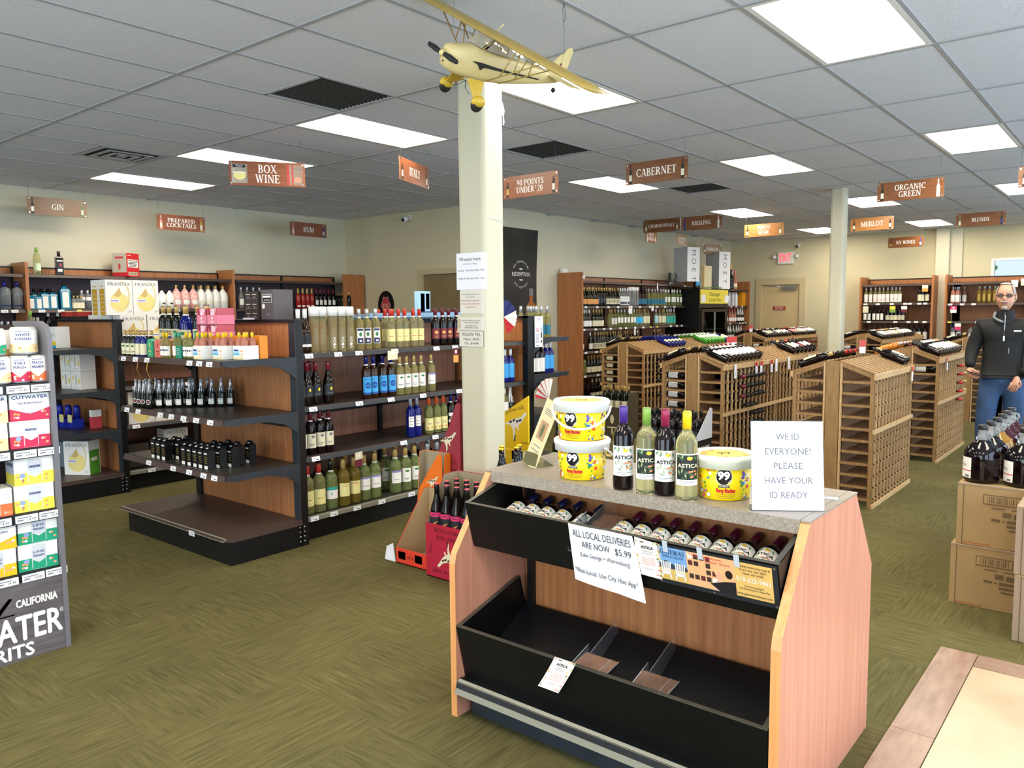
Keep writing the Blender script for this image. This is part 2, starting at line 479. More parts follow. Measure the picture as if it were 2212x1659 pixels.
for a in range(-4, 12):
    for b in range(-11, 11):
        x0, y0 = a * CX, b * CY
        x1 = min(x0 + CX, 14.1)
        if y0 + .1 > 6.6 or x0 > 14: continue
        if x0 > 5.5 and y0 > 3.5: continue
        if (a, b) in LIGHTS: continue
        vis = any(in_view(px, py, H) for px in (x0, x0 + CX) for py in (y0, y0 + CY))
        if not vis:
            hid.box(x0 + g, y0 + g, H + .003, x1 - g, y0 + CY - g, H + .02, M_TILE); continue
        if (a, b) in HALF:
            if half0 is None: half0 = MB().box(g, g, .003, CX / 2 - g, CY - g, .02, M_TILE).build('panel', ceil, (x0 + (1 - HALF[(a, b)]) * CX / 2, y0, H))
            else:
                o = half0.copy(); col.objects.link(o); o.location = (x0 + (1 - HALF[(a, b)]) * CX / 2, y0, H)
            continue
        if x0 + CX > 14.1 or x0 < 5.6 < x0 + CX and y0 > 3.2 or y0 + CY > 6.6:
            MB().box(g, g, .003, min(x1, (5.6 if y0 > 3.2 else 99)) - x0 - g, min(CY, 6.6 - y0) - g, .02, M_TILE).build('panel', ceil, (x0, y0, H)); continue
        if tile0 is None: tile0 = tm.build('panel', ceil, (x0, y0, H))
        else:
            o = tile0.copy(); col.objects.link(o); o.location = (x0, y0, H)
hid.build('panel_rest', ceil, kind='stuff')
# T bars
k = -4
for a in range(-4, 13):
    x = a * CX
    if x > 14.1: break
    ytop = 6.6 if x < 5.6 else 3.88
    MB().box(x - .012, -6.05, H - .004, x + .012, ytop, H + .03, M_GRID).build('grid_bar', ceil)
for b in range(-10, 11):
    y = b * CY
    MB().box(-5.5, y - .012, H - .002, 14.1 if y < 3.88 else 5.6, y + .012, H + .03, M_GRID).build('grid_bar', ceil)
for (a, b) in HALF:
    x = (a + .5) * CX
    MB().box(x - .012, b * CY, H - .002, x + .012, (b + 1) * CY, H + .03, M_GRID).build('grid_bar', ceil)

# fixtures
def light_fixture():
    t = empty('ceiling_light', (0, 0, H), 'l', 'light', 'recessed ceiling light panels')
    m = MB(); w = .03
    for b in ((g, g, CX - g, g + w), (g, CY - g - w, CX - g, CY - g), (g, g + w, g + w, CY - g - w), (CX - g - w, g + w, CX - g, CY - g - w)):
        m.box(b[0], b[1], -.004, b[2], b[3], .02, M_PLASTW)
    m.build('frame', t)
    d = MB(); d.box(g + w, g + w, .004, CX - g - w, CY - g - w, .010, M_PANEL); d.build('diffuser', t)
    return t
WHERE = {(1, 8): 'over the gin shelves, farthest toward the liquor wall', (1, 5): 'behind the box wine sign', (1, 2): 'beside the italy sign and dark grille',
         (1, -1): 'half hidden by the model airplane and column', (1, -4): 'largest, at the top edge above the counter', (4, 2): 'behind the cabernet sign',
         (4, -1): 'between the cabernet and organic green signs', (4, -4): 'above the blends sign, near the corner', (7, 2): 'above the pinot noir sign',
         (7, -1): 'behind the organic green sign', (7, -4): 'cut by the frame edge above the blends sign', (10, 2): 'behind the second column, farthest row', (10, -1): 'above the ny wines sign, farthest row'}
lf = light_fixture(); used = False
for (a, b) in sorted(LIGHTS):
    lb = 'bright ceiling light panel ' + WHERE[(a, b)] if (a, b) in WHERE else 'ceiling light panel outside the picture, %s row %s' % ({-2: 'behind the camera', 1: 'near counter', 4: 'over the racks', 7: 'over the far racks', 10: 'by the far wall'}[a], {-7: 'street side', -4: 'entry side', -1: 'column side', 2: 'gondola side', 5: 'aisle side', 8: 'liquor side'}[b])
    if not used: lf.location = (a * CX, b * CY, H); lf['label'] = lb; used = True
    else: copy_thing(lf, (a * CX, b * CY, H), label=lb)
GL = {(0, 1): 'largest dark square return grille, near the box wine light', (2, 1): 'dark return grille behind the ninety points sign', (5, 1): 'small far dark return grille beside the cabernet sign'}
for k_, lb in GL.items():
    x = (k_[0] + .5 * HALF[k_]) * CX; y = k_[1] * CY
    t = empty('return_grille', (x, y, H), lb, 'vent', 'dark ceiling return grilles')
    MB().box(g, g, .012, CX / 2 - g, CY - g, .03, M_GRILLE).build('backing', t)
    m = MB()
    for i in range(14): m.box(g, .03 + i * .041, .002, CX / 2 - g, .036 + i * .041, .012, M_GRILLE)
    m.build('louver', t, kind='stuff')
t = empty('air_diffuser', (CX / 2, 6 * CY, H), 'square stepped white air diffuser near the gin sign light', 'vent')
for i, (a, z) in enumerate(((.02, .0), (.10, -.008), (.18, -.012))):
    m = MB(); b = CX / 2 - a; c = CY - a; w = .035
    for q in ((a, a, b, a + w), (a, c - w, b, c), (a, a + w, a + w, c - w), (b - w, a + w, b, c - w)): m.box(q[0], q[1], z - .006, q[2], q[3], z, M_GRID)
    m.build('louver_ring', t)
MB().box(.27, .27, -.016, CX / 2 - .27, CY - .27, -.010, M_GRID).build('center_plate', t)
MB().box(.02, .02, .006, CX / 2 - .02, CY - .02, .012, M_GRILLE).build('backing', t)

# ================================================================== HANGING SIGNS
# serif capitals: strokes in a box of height 1
T_, t_ = .155, .065
def V(x, y0=0, y1=1, w=T_): return ('p', [(x - w / 2, y0), (x + w / 2, y0), (x + w / 2, y1), (x - w / 2, y1)])
def Hh(x0, x1, y, w=t_): return ('p', [(x0, y - w / 2), (x1, y - w / 2), (x1, y + w / 2), (x0, y + w / 2)])
def Ll(x0, y0, x1, y1, w): return ('p', [(x0 - w / 2, y0), (x0 + w / 2, y0), (x1 + w / 2, y1), (x1 - w / 2, y1)])
def S(x, y, h=.15): return ('p', [(x - h, 0 if y == 0 else y - .05), (x + h, 0 if y == 0 else y - .05), (x + h, .05 if y == 0 else y), (x - h, .05 if y == 0 else y)])
def A(cx, cy, rx, ry, a0, a1, T=T_):
    n = max(4, int(abs(a1 - a0) / 22)); o = []; i_ = []
    for k in range(n + 1):
        a = R(a0 + (a1 - a0) * k / n); c, s_ = math.cos(a), math.sin(a); w = t_ + (T - t_) * abs(c)
        o.append((cx + rx * c, cy + ry * s_)); i_.append((cx + (rx - w) * c, cy + (ry - min(w, t_ + .03)) * s_))
    return ('s', o, i_)
G = {
 'A': (.78, [Ll(.10, 0, .36, 1, .065), Ll(.66, 0, .40, 1, .16), Hh(.2, .58, .34), S(.10, 0, .12), S(.66, 0, .13)]),
 'B': (.68, [V(.17), S(.13, 0, .11), S(.13, 1, .11), A(.30, .755, .27, .245, 90, -90), A(.32, .27, .32, .27, 90, -90), Hh(.17, .32, .965), Hh(.17, .34, .53), Hh(.17, .34, .035)]),
 'C': (.74, [A(.42, .5, .38, .51, 52, 308), Ll(.66, .72, .68, .98, .05), Ll(.66, .24, .68, .04, .05)]),
 'D': (.80, [V(.17), S(.13, 0, .11), S(.13, 1, .11), A(.34, .5, .41, .5, 90, -90), Hh(.17, .36, .965), Hh(.17, .36, .035)]),
 'E': (.66, [V(.17), S(.13, 0, .11), S(.13, 1, .11), Hh(.17, .58, .965), Hh(.17, .46, .52), Hh(.17, .60, .035), V(.57, .8, 1, .05), V(.60, 0, .22, .05), V(.46, .42, .62, .05)]),
 'F': (.62, [V(.17), S(.17, 0, .14), S(.13, 1, .11), Hh(.17, .58, .965), Hh(.17, .46, .52), V(.57, .8, 1, .05), V(.46, .42, .62, .05)]),
 'G': (.82, [A(.42, .5, .38, .51, 52, 308), V(.66, .05, .42), S(.66, .45, .13), Ll(.66, .72, .68, .98, .05)]),
 'H': (.84, [V(.17), V(.65), Hh(.17, .65, .52), S(.17, 0), S(.17, 1), S(.65, 0), S(.65, 1)]),
 'I': (.38, [V(.18), S(.18, 0), S(.18, 1)]),
 'K': (.78, [V(.17), S(.17, 0), S(.17, 1), Ll(.24, .48, .60, 1, .07), Ll(.66, 0, .33, .58, .16), S(.62, 1, .11), S(.68, 0, .11)]),
 'L': (.62, [V(.17), S(.17, 1), S(.13, 0, .11), Hh(.17, .58, .035), V(.58, 0, .24, .05)]),
 'M': (1.0, [V(.16, 0, 1, .07), V(.84), Ll(.5, 0, .2, 1, .15), Ll(.5, 0, .80, 1, .07), S(.16, 0, .12), S(.84, 0), S(.14, 1, .10), S(.86, 1, .12)]),
 'N': (.86, [V(.16, 0, 1, .07), V(.70, 0, 1, .07), Ll(.68, 0, .2, 1, .16), S(.16, 0, .12), S(.70, 1, .12), S(.14, 1, .10)]),
 'O': (.84, [A(.42, .5, .38, .51, 0, 360)]),
 'P': (.66, [V(.17), S(.17, 0), S(.13, 1, .11), A(.32, .72, .31, .28, 90, -90), Hh(.17, .34, .965), Hh(.17, .34, .47)]),
 'R': (.76, [V(.17), S(.17, 0), S(.13, 1, .11), A(.32, .74, .28, .26, 90, -90), Hh(.17, .34, .965), Hh(.17, .34, .51), Ll(.66, 0, .34, .5, .16), S(.70, 0, .09)]),
 'S': (.60, [A(.30, .74, .23, .26, 40, 180, .12), A(.30, .26, .25, .27, 0, -150, .14), Ll(.47, .22, .14, .76, .17), V(.50, .72, .95, .05), V(.09, .05, .28, .05)]),
 'T': (.70, [V(.34), S(.34, 0), Hh(.04, .64, .965), V(.06, .78, 1, .05), V(.62, .78, 1, .05)]),
 'U': (.82, [V(.17, .3, 1), V(.65, .3, 1, .07), A(.39, .32, .29, .33, 180, 360, .13), S(.17, 1), S(.65, 1, .12)]),
 'V': (.78, [Ll(.38, 0, .13, 1, .16), Ll(.38, 0, .62, 1, .065), S(.13, 1, .13), S(.63, 1, .12)]),
 'W': (1.08, [Ll(.34, 0, .13, 1, .15), Ll(.34, 0, .53, .9, .065), Ll(.72, 0, .53, 1, .15), Ll(.72, 0, .92, 1, .065), S(.13, 1, .13), S(.53, 1, .12), S(.93, 1, .12)]),
 'X': (.78, [Ll(.66, 0, .14, 1, .16), Ll(.12, 0, .62, 1, .065), S(.14, 1, .12), S(.63, 1, .11), S(.12, 0, .11), S(.66, 0, .12)]),
 'Y': (.74, [V(.37, 0, .48), Ll(.37, .45, .12, 1, .15), Ll(.37, .45, .62, 1, .065), S(.12, 1, .12), S(.62, 1, .11), S(.37, 0)]),
 'Z': (.68, [Hh(.08, .60, .965), Hh(.06, .62, .035), Ll(.12, 0, .56, 1, .15), V(.08, .8, 1, .05), V(.61, 0, .2, .05)]),
 '0': (.58, [A(.29, .5, .25, .5, 0, 360, .12)]), '2': (.58, [A(.28, .73, .23, .27, 160, -30, .13), Ll(.10, .04, .44, .60, .09), Hh(.06, .52, .04, .08)]),
 '9': (.58, [A(.28, .68, .24, .32, 0, 360, .12), A(.22, .42, .30, .42, 45, -70, .12)]), '$': (.5, [A(.25, .72, .18, .2, 40, 200, .1), A(.25, .28, .18, .2, 20, -140, .1), Ll(.38, .3, .12, .7, .12), V(.25, -.08, 1.08, .05)]),
 ' ': (.34, [])}
def serif(mb, s, cu, cv, h, fn, m, d=.0008, kx=1.0, w=None):
    tot = sum(G[c][0] for c in s) * h
    if w: kx = w / tot
    x = cu - tot * kx / 2
    y0 = cv - h / 2
    for c in s:
        gw, st = G[c]
        for e in st:
            if e[0] == 'p': mb.flat([(x + p * h * kx, y0 + q * h) for p, q in e[1]], fn, m, d)
            else:
                o, i_ = e[1], e[2]
                for k in range(len(o) - 1):
                    mb.flat([(x + p * h * kx, y0 + q * h) for p, q in (o[k], o[k + 1], i_[k + 1], i_[k])], fn, m, d)
        x += gw * h * kx
def bottle_print(mb, cu, v0, h, fn, body, lab, cap, d=.0008, w=.03):
    sh = [(-1, 0), (1, 0), (1, .58), (.36, .74), (.36, 1), (-.36, 1), (-.36, .74), (-1, .58)]
    mb.flat([(cu + p * w / 2, v0 + q * h) for p, q in sh], fn, body, d)
    mb.rect(cu - w * .45, v0 + .14 * h, cu + w * .45, v0 + .46 * h, fn, lab, d + .0004)
    mb.rect(cu - w * .19, v0 + .84 * h, cu + w * .19, v0 + 1.0 * h, fn, cap, d + .0004)
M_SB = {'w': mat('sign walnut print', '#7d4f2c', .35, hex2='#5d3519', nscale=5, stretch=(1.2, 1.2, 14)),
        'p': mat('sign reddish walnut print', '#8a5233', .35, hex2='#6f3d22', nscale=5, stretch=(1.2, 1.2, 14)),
        'l': mat('sign walnut print with painted light', '#b07c45', .35, hex2='#8f5a2b', nscale=5, stretch=(1.2, 1.2, 14)),  # brighter walnut copy, light on the sign painted into its colour
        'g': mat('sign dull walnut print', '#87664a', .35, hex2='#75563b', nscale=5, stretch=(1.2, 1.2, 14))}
P_DK = mat('printed dark bottle', '#1b1714', .5); P_LB = mat('printed pale label', '#d9d3c4', .5); P_GD = mat('printed gold', '#a98d3c', .5)
P_GR = mat('printed green bottle', '#5f7a3a', .5); P_RD = mat('printed red', '#a63a32', .5); P_BL = mat('printed blue bottle', '#26337e', .5); P_PK = mat('printed pink bottle', '#d08a84', .5); P_CL = mat('printed clear bottle', '#b9c4b8', .5)
def hang_sign(lines, x, y, z, rz, label, wood='w', h=None, prints=None, W=.61, Hs=.19, kx=1.0, lw=None):
    t = empty('hanging_sign', (x, y, z), label, 'sign', 'wood look aisle signs hung from the ceiling', rz)
    MB().box(-W / 2, 0, -Hs / 2, W / 2, .006, Hs / 2, M_SB[wood]).build('board', t)
    m = MB(); fn = F_ny(0)
    n = len(lines)
    if h is None: h = .062 if n == 1 else .055
    for i, s in enumerate(lines):
        cv = 0 if n == 1 else (.5 - i) * h * 1.22
        if '$' in s:                                   # raised dollar sign
            a, b = s.split('$')
            serif(m, a, -.055, cv, h, fn, M_WHITE, w=.2); serif(m, '$', .062, cv + .014, h * .5, fn, M_WHITE); serif(m, b, .108, cv, h, fn, M_WHITE)
        else: serif(m, s, 0, cv, h, fn, M_WHITE, kx=kx, w=(lw[i] if lw else None))
    m.build('lettering', t)
    if prints is None: prints = (('b', P_DK, P_LB, P_DK), ('b', P_DK, P_LB, P_DK))
    for sgn, p in zip((-1, 1), prints):
        if p[0] == 'b':
            q = MB(); bottle_print(q, sgn * (W / 2 - .05), -Hs / 2 + .008, Hs - .022, fn, p[1], p[2], p[3]); q.build('bottle_picture', t)
        elif p[0] == 'vbox':
            q = MB(); q.rect(-.285, -.08, -.16, .075, fn, P_LB); q.rect(-.275, .045, -.175, .07, fn, M_INK, .0016)
            q.text('VILLA', -.225, .058, .022, fn, M_WHITE, .0024); q.disc(-.222, -.02, .05, .035, fn, mat('printed wine', '#d8cf8a', .5), .0016); q.rect(-.275, .0, -.17, .012, fn, P_LB, .0024); q.build('box_picture', t)
        else:
            q = MB(); q.rect(.155, -.085, .285, .08, fn, P_LB); q.rect(.155, -.085, .178, .08, fn, P_RD, .0016); q.rect(.195, -.085, .21, .08, fn, P_RD, .0016)
            q.text('Carlo', .245, .045, .03, fn, M_GINK, .0016); q.disc(.245, -.04, .03, .022, fn, mat('printed rose', '#d08068', .5), .0016); q.build('box_picture', t)
    m = MB()
    for a in (-W / 2 + .018, W / 2 - .018):
        for b in (Hs / 2 - .018, -Hs / 2 + .018): m.disc(a, b, .008, .008, fn, M_STEEL, .002, 10)
    m.build('eyelet', t, kind='stuff')
    for a, dx in ((-W / 2 + .018, .004), (W / 2 - .018, -.02)):
        top = H - z - .004
        MB().tube([(a, -.002, Hs / 2 - .02), (a + dx * .5, 0, Hs / 2 + (top - Hs / 2) * .5), (a + dx, 0, top)], .0012, M_WIRE, 4).build('hanging_wire', t)
    return t
Y90 = R(-90)
b_ = lambda a, l, c: ('b', a, l, c)
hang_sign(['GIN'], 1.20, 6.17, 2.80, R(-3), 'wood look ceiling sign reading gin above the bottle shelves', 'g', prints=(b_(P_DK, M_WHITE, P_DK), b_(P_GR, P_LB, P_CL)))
hang_sign(['PREPARED', 'COCKTAILS'], 2.57, 6.02, 2.72, R(-3), 'red brown ceiling sign reading prepared cocktails', 'p', h=.048, prints=(b_(P_PK, P_LB, P_CL), b_(P_GD, P_LB, P_GD)), lw=(.35, .38))
hang_sign(['RUM'], 4.33, 5.82, 2.753, 0, 'small ceiling sign reading rum near the wall corner', 'p', h=.07, prints=(b_(P_PK, P_LB, P_CL), b_(P_BL, P_CL, P_CL)))
hang_sign(['BOX', 'WINE'], 1.38, 2.37, 2.757, R(-34), 'ceiling sign reading box wine with two wine box pictures', 'p', h=.066, prints=(('vbox',), ('cbox',)), Hs=.20)
hang_sign(['ITALY'], 2.36, 1.62, 2.80, R(22), 'ceiling sign reading italy, partly hidden behind the column', 'p', h=.07, prints=(b_(P_DK, P_CL, P_RD), b_(P_DK, P_LB, P_DK)))
hang_sign(['90 POINTS', 'UNDER$20'], 3.02, .86, 2.695, Y90, 'ceiling sign reading 90 points under $20', 'p', h=.052, prints=(b_(P_DK, P_GD, P_GD), b_(P_DK, P_LB, P_GD)), lw=(.30, None))
hang_sign(['CABERNET'], 3.70, -.005, 2.804, Y90, 'ceiling sign reading cabernet', 'w', h=.068)
hang_sign(['CHARDONNAY'], 8.05, 2.31, 2.838, Y90, 'ceiling sign reading chardonnay', 'w', prints=(b_(P_GR, P_LB, P_GR), b_(P_GR, P_LB, P_GR)), h=.05, lw=(.44,))
hang_sign(['RIESLING'], 7.78, 1.54, 2.80, Y90, 'ceiling sign reading riesling', 'w', prints=(b_(P_BL, P_BL, P_BL), b_(P_LB, P_CL, P_LB)), h=.055)
hang_sign(['PINOT', 'GRIGIO'], 8.75, 2.87, 2.755, 0, 'small ceiling sign reading pinot grigio, tucked behind chardonnay sign', 'p', W=.36, h=.055, prints=(b_(P_CL, P_LB, P_CL), b_(P_GD, P_LB, P_GR)), lw=(.17, .2))
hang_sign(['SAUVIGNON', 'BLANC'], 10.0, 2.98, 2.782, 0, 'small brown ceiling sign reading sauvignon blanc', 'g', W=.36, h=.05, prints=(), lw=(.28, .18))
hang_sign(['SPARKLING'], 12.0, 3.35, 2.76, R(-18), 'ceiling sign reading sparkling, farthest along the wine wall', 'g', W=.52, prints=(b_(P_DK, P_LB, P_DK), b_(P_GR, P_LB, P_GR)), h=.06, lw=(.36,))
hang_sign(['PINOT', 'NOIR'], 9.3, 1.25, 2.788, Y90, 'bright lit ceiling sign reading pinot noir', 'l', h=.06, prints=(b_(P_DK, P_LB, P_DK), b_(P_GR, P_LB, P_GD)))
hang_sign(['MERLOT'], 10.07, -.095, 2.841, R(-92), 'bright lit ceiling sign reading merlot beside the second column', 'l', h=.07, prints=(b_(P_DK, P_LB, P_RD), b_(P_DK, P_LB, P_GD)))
hang_sign(['ORGANIC', 'GREEN'], 6.16, -1.487, 2.762, Y90, 'ceiling sign reading organic green', 'w', h=.055, prints=(b_(P_DK, P_LB, P_DK), b_(P_LB, P_LB, P_LB)))
hang_sign(['NY WINES'], 13.4, .2, 2.79, R(-94), 'small ceiling sign reading ny wines by the far wall', 'w', h=.06, prints=(b_(P_DK, P_GD, P_DK), b_(P_BL, P_LB, P_BL)))
hang_sign(['BLENDS'], 10.26, -1.475, 2.812, Y90, 'ceiling sign reading blends near the far window', 'w', h=.052, prints=(b_(P_GR, P_LB, P_GD), b_(P_DK, P_BL, P_DK)))
hang_sign([''], 6.3, -2.69, 2.80, Y90, 'ceiling sign cut off by the picture edge, one bottle showing', 'w', h=.05, prints=(b_(P_DK, P_LB, P_DK), b_(P_DK, P_LB, P_DK)))

# ================================================================== BOTTLES
def gl(name, hx, rough=.06, trans=0.0, ior=1.4): return mat(name, hx, rough, trans=trans, ior=ior)
G_RED = gl('dark red wine in glass', '#120a0c', .07)
G_GRN = gl('dark green glass', '#10160c', .07)
G_BRN = gl('brown glass', '#2d180a', .08)
G_YEL = gl('pale yellow wine in clear glass', '#ecedb4', .05, .85, 1.25)
G_YEL2 = gl('straw wine in clear glass', '#e4e094', .05, .82, 1.25)
G_AMB = gl('golden wine in clear glass', '#cdb04e', .05, .8, 1.25)
G_PGR = gl('pale green glass', '#c9d98a', .06, .8, 1.25)
G_CLR = gl('clear glass spirit', '#eaf0f2', .04, .8, 1.25)
G_BLU = gl('cobalt blue glass', '#141d6a', .06)
G_TEAL = gl('blue gin glass', '#1285a8', .08, .3, 1.3)
G_ROSE = gl('rose wine', '#d9907c', .06, .45, 1.3)
G_RSP = gl('red spirit', '#7c1a1c', .07)
C_W = mat('white capsule', '#ecebe6', .35); C_RED = mat('red capsule', '#c2332c', .35); C_MAR = mat('maroon capsule', '#5d1a26', .3); C_DRED = mat('brick red capsule', '#7e2430', .3)
C_BLU = mat('navy capsule', '#1b1f6e', .3); C_GLD = mat('gold capsule', '#c9a765', .3, metal=.25); C_YEL = mat('yellow screw cap', '#f0c81e', .3); C_GRN = mat('green screw cap', '#7fa648', .3)
C_PUR = mat('purple screw cap', '#4a2f8a', .3); C_CRM = mat('crimson screw cap', '#8e1f45', .3); C_ORG = mat('orange capsule', '#e0582c', .35); C_SIL = mat('silver foil', '#c9ccd4', .25, metal=.5)
C_BLK = mat('black capsule', '#141416', .35); C_PNK = mat('pink cap', '#d96a72', .4); C_TEAL = mat('teal cap', '#2aa08a', .4)
L_W = mat('white label paper', '#ece9e2', .6); L_CRM = mat('cream label paper', '#dfd8b8', .6); L_YLW = mat('yellow cream label', '#e3dc96', .6); L_BLU = mat('sky blue label', '#3fa0e0', .55)
L_NAVY = mat('navy label', '#232a55', .55); L_MAR = mat('maroon label', '#6b2233', .55); L_DK = mat('charcoal label', '#20242a', .55); L_TEAL = mat('teal label', '#2ea597', .55); L_ORG = mat('orange tan label', '#d99a52', .55)
L_PUR = mat('lilac band', '#8a82c8', .55); L_RED = mat('red print', '#c8404a', .55); L_PNK = mat('hot pink label', '#d6356f', .55); L_DTL = mat('deep teal label', '#1d6f8c', .55); L_AQ = mat('aqua label', '#34b4e8', .55)
L_GRNP = mat('green leaf print', '#3f7a4a', .6); L_GOLD = mat('gold print', '#c7963c', .5); L_YEL = mat('bright yellow print', '#f2d21c', .5)

SH = {
 'bdx': ([(.030, 0), (.036, .003), (.0372, .01), (.0372, .188), (.0345, .205), (.024, .222), (.0158, .236), (.0140, .25), (.0136, .288), (.0150, .290), (.0150, .299), (.001, .30)], .0372, .0148, .238, .3012, 1),
 'burg': ([(.030, 0), (.040, .004), (.0415, .015), (.0415, .125), (.037, .160), (.024, .200), (.0160, .232), (.0142, .25), (.0138, .288), (.0150, .290), (.0150, .299), (.001, .30)], .0415, .0150, .232, .3012, 1),
 'hock': ([(.030, 0), (.036, .004), (.0372, .012), (.0372, .15), (.034, .185), (.024, .235), (.0155, .275), (.0142, .30), (.0148, .328), (.001, .33)], .0372, .0155, .275, .3312, 1),
 'cyl': ([(.030, 0), (.034, .003), (.0352, .01), (.0352, .255), (.030, .268), (.001, .27)], .0352, .0358, .252, .318, 1)}
def prof_scaled(p, a, b): return [(r * a, z * b) for r, z in p]
KIND = {}
def kind(key, name, shape, glass, cap, lab=None, extra=None, sr=1.0, sz=1.0, seg=16, merged=False, capz=None, band=None):
    """lab = (material, z0, z1, half angle in radians); extra = list of (fn) drawing print on the label"""
    p, rb, rc, c0, c1, _ = SH[shape]
    parts = []
    m = MB(); m.lathe(prof_scaled(p, sr, sz), glass, seg)
    tgt = m
    foil = capz is not None and cap is not None and shape == 'burg'
    def nxt(nm):
        nonlocal tgt
        if merged: return m
        q = MB(); parts.append((nm, q)); return q
    if cap:
        q = nxt('capsule'); c0_ = (capz if capz else c0)
        if foil: q.lathe([((r + .0009) * sr, z * sz) for r, z in p if z >= c0_ - 1e-6] , cap, max(8, seg - 4))
        else: q.lathe([(rc * sr * 1.03, c0_ * sz), (rc * sr * 1.02, (c1 - .004) * sz), (rc * sr * .9, c1 * sz), (.0005, c1 * sz + .0005)], cap, max(8, seg - 4))
        if band: q.lathe([(rc * sr * 1.12, c0_ * sz - .008), (rc * sr * 1.10, c0_ * sz + .006)], band, max(8, seg - 4), cap=False)
    if lab:
        q = nxt('paper_label')
        lm, z0, z1, ha = lab; r_ = rb * sr + .0005
        q.rect(-ha * r_, z0 * sz, ha * r_, z1 * sz, F_cyl(r_), lm, 0, 6 if merged else 10)
        if extra:
            e = nxt('label_print')
            extra(e, F_cyl(r_), z0 * sz, z1 * sz, ha * r_)
    if name == 'wine_bottle':
        name = 'white_wine_bottle' if glass in (G_YEL, G_YEL2, G_AMB, G_PGR, G_CLR) else ('rose_wine_bottle' if glass is G_ROSE else ('sparkling_wine_bottle' if capz else 'red_wine_bottle'))
    me = mesh_of(name, m)
    KIND[key] = (name, me, [(n, mesh_of(n, q)) for n, q in parts], rb * sr, c1 * sz)
def mesh_of(name, mb):
    me = bpy.data.meshes.new(name)
    me.from_pydata(mb.v, [], mb.f)
    for q in mb.mats: me.materials.append(q)
    me.polygons.foreach_set('material_index', mb.m); me.polygons.foreach_set('use_smooth', mb.sm)
    me.update()
    return me
def put(key, x, y, z, label, group=None, rz=0.0, rot=None, cat='bottle'):
    name, me, parts, _, _ = KIND[key]
    o = inst(name, me, None, (x, y, z), label, cat, group, None, rot if rot else (0, 0, rz))
    for n, pm in parts: inst(n, pm, o)
    return o

def pr_lines(m_, n=3, w=.6, top=.8, bot=.2):
    def f(q, fn, z0, z1, hw):
        for i in range(n):
            v = z0 + (z1 - z0) * (top - (top - bot) * i / max(1, n - 1))
            q.rect(-hw * w, v, hw * w, v + (z1 - z0) * .05, fn, m_, .0004, 4)
    return f
def pr_blob(mb_, ln, cu=0.0, cv=.62, ru=.45, rv=.16):
    def f(q, fn, z0, z1, hw):
        q.disc(cu * hw, z0 + (z1 - z0) * cv, ru * hw, rv * (z1 - z0), fn, mb_, .0004, 10)
        q.rect(-hw * .5, z0 + (z1 - z0) * .24, hw * .5, z0 + (z1 - z0) * .29, fn, ln, .0004, 4)
        q.rect(-hw * .35, z0 + (z1 - z0) * .14, hw * .35, z0 + (z1 - z0) * .17, fn, ln, .0004, 4)
    return f
def pr_blue(q, fn, z0, z1, hw):
    h = z1 - z0
    q.text('Swish', 0, z0 + .86 * h, .016, fn, L_NAVY, .0005); q.disc(.1 * hw, z0 + .52 * h, .62 * hw, .19 * h, fn, mat('deep blue print', '#1a4f9c', .5), .0005, 14)
    q.rect(-.3 * hw, z0 + .50 * h, .5 * hw, z0 + .54 * h, fn, L_BLU, .0009, 3); q.rect(-hw, z0, hw, z0 + .12 * h, fn, mat('deep blue print', '#1a4f9c', .5), .0005, 8)
def pr_purp(q, fn, z0, z1, hw):
    h = z1 - z0
    q.rect(-hw, z0 + .86 * h, hw, z0 + h, fn, L_PUR, .0005, 8); q.flat([(-.0 * hw, z0 + .86 * h), (.75 * hw, z0 + .86 * h), (.4 * hw, z0 + .62 * h)], fn, L_GOLD, .0006)
    q.rect(-.6 * hw, z0 + .3 * h, .5 * hw, z0 + .34 * h, fn, M_GINK, .0005, 4)
def pr_zero(q, fn, z0, z1, hw):
    h = z1 - z0
    q.flat([(0, z0 + .95 * h), (.8 * hw, z0 + .55 * h), (0, z0 + .15 * h), (-.8 * hw, z0 + .55 * h)], fn, L_W, .0005)
    q.text('ZERO', 0, z0 + .55 * h, .017, fn, mat('violet print', '#6a3fb0', .5), .0009, w=.030); q.disc(-.4 * hw, z0 + .18 * h, .2 * hw, .1 * h, fn, L_ORG, .0007); q.disc(.35 * hw, z0 + .22 * h, .2 * hw, .1 * h, fn, L_ORG, .0007)
def pr_navy(q, fn, z0, z1, hw):
    h = z1 - z0
    q.rect(-hw * .8, z0 + .02 * h, hw * .8, z0 + .36 * h, fn, L_NAVY, .0005, 4); q.rect(-hw * .8, z0 + .82 * h, hw * .8, z0 + .96 * h, fn, L_NAVY, .0005, 4)
    q.disc(0, z0 + .6 * h, .4 * hw, .14 * h, fn, L_GRNP, .0005); q.rect(-.3 * hw, z0 + .12 * h, .3 * hw, z0 + .24 * h, fn, L_W, .0009, 2)
def pr_redarc(q, fn, z0, z1, hw):
    h = z1 - z0
    q.flat([(hw * .7 * math.cos(t), z0 + .5 * h + .25 * h * math.sin(t)) for t in [PI * k / 8 for k in range(9)]], fn, L_RED, .0005)
    q.rect(-.5 * hw, z0 + .38 * h, .5 * hw, z0 + .43 * h, fn, L_RED, .0005, 3); q.rect(-.9 * hw, z0 + .94 * h, .9 * hw, z0 + .96 * h, fn, L_ORG, .0005, 5); q.rect(-.9 * hw, z0 + .04 * h, .9 * hw, z0 + .06 * h, fn, L_ORG, .0005, 5)
def pr_voga(q, fn, z0, z1, hw):
    q.text('VOGA', 0, (z0 + z1) / 2 + .03, .03, fn, M_WHITE, .0006, rot=-PI / 2); q.disc(0, z0 + .02, .007, .009, fn, M_WHITE, .0006)

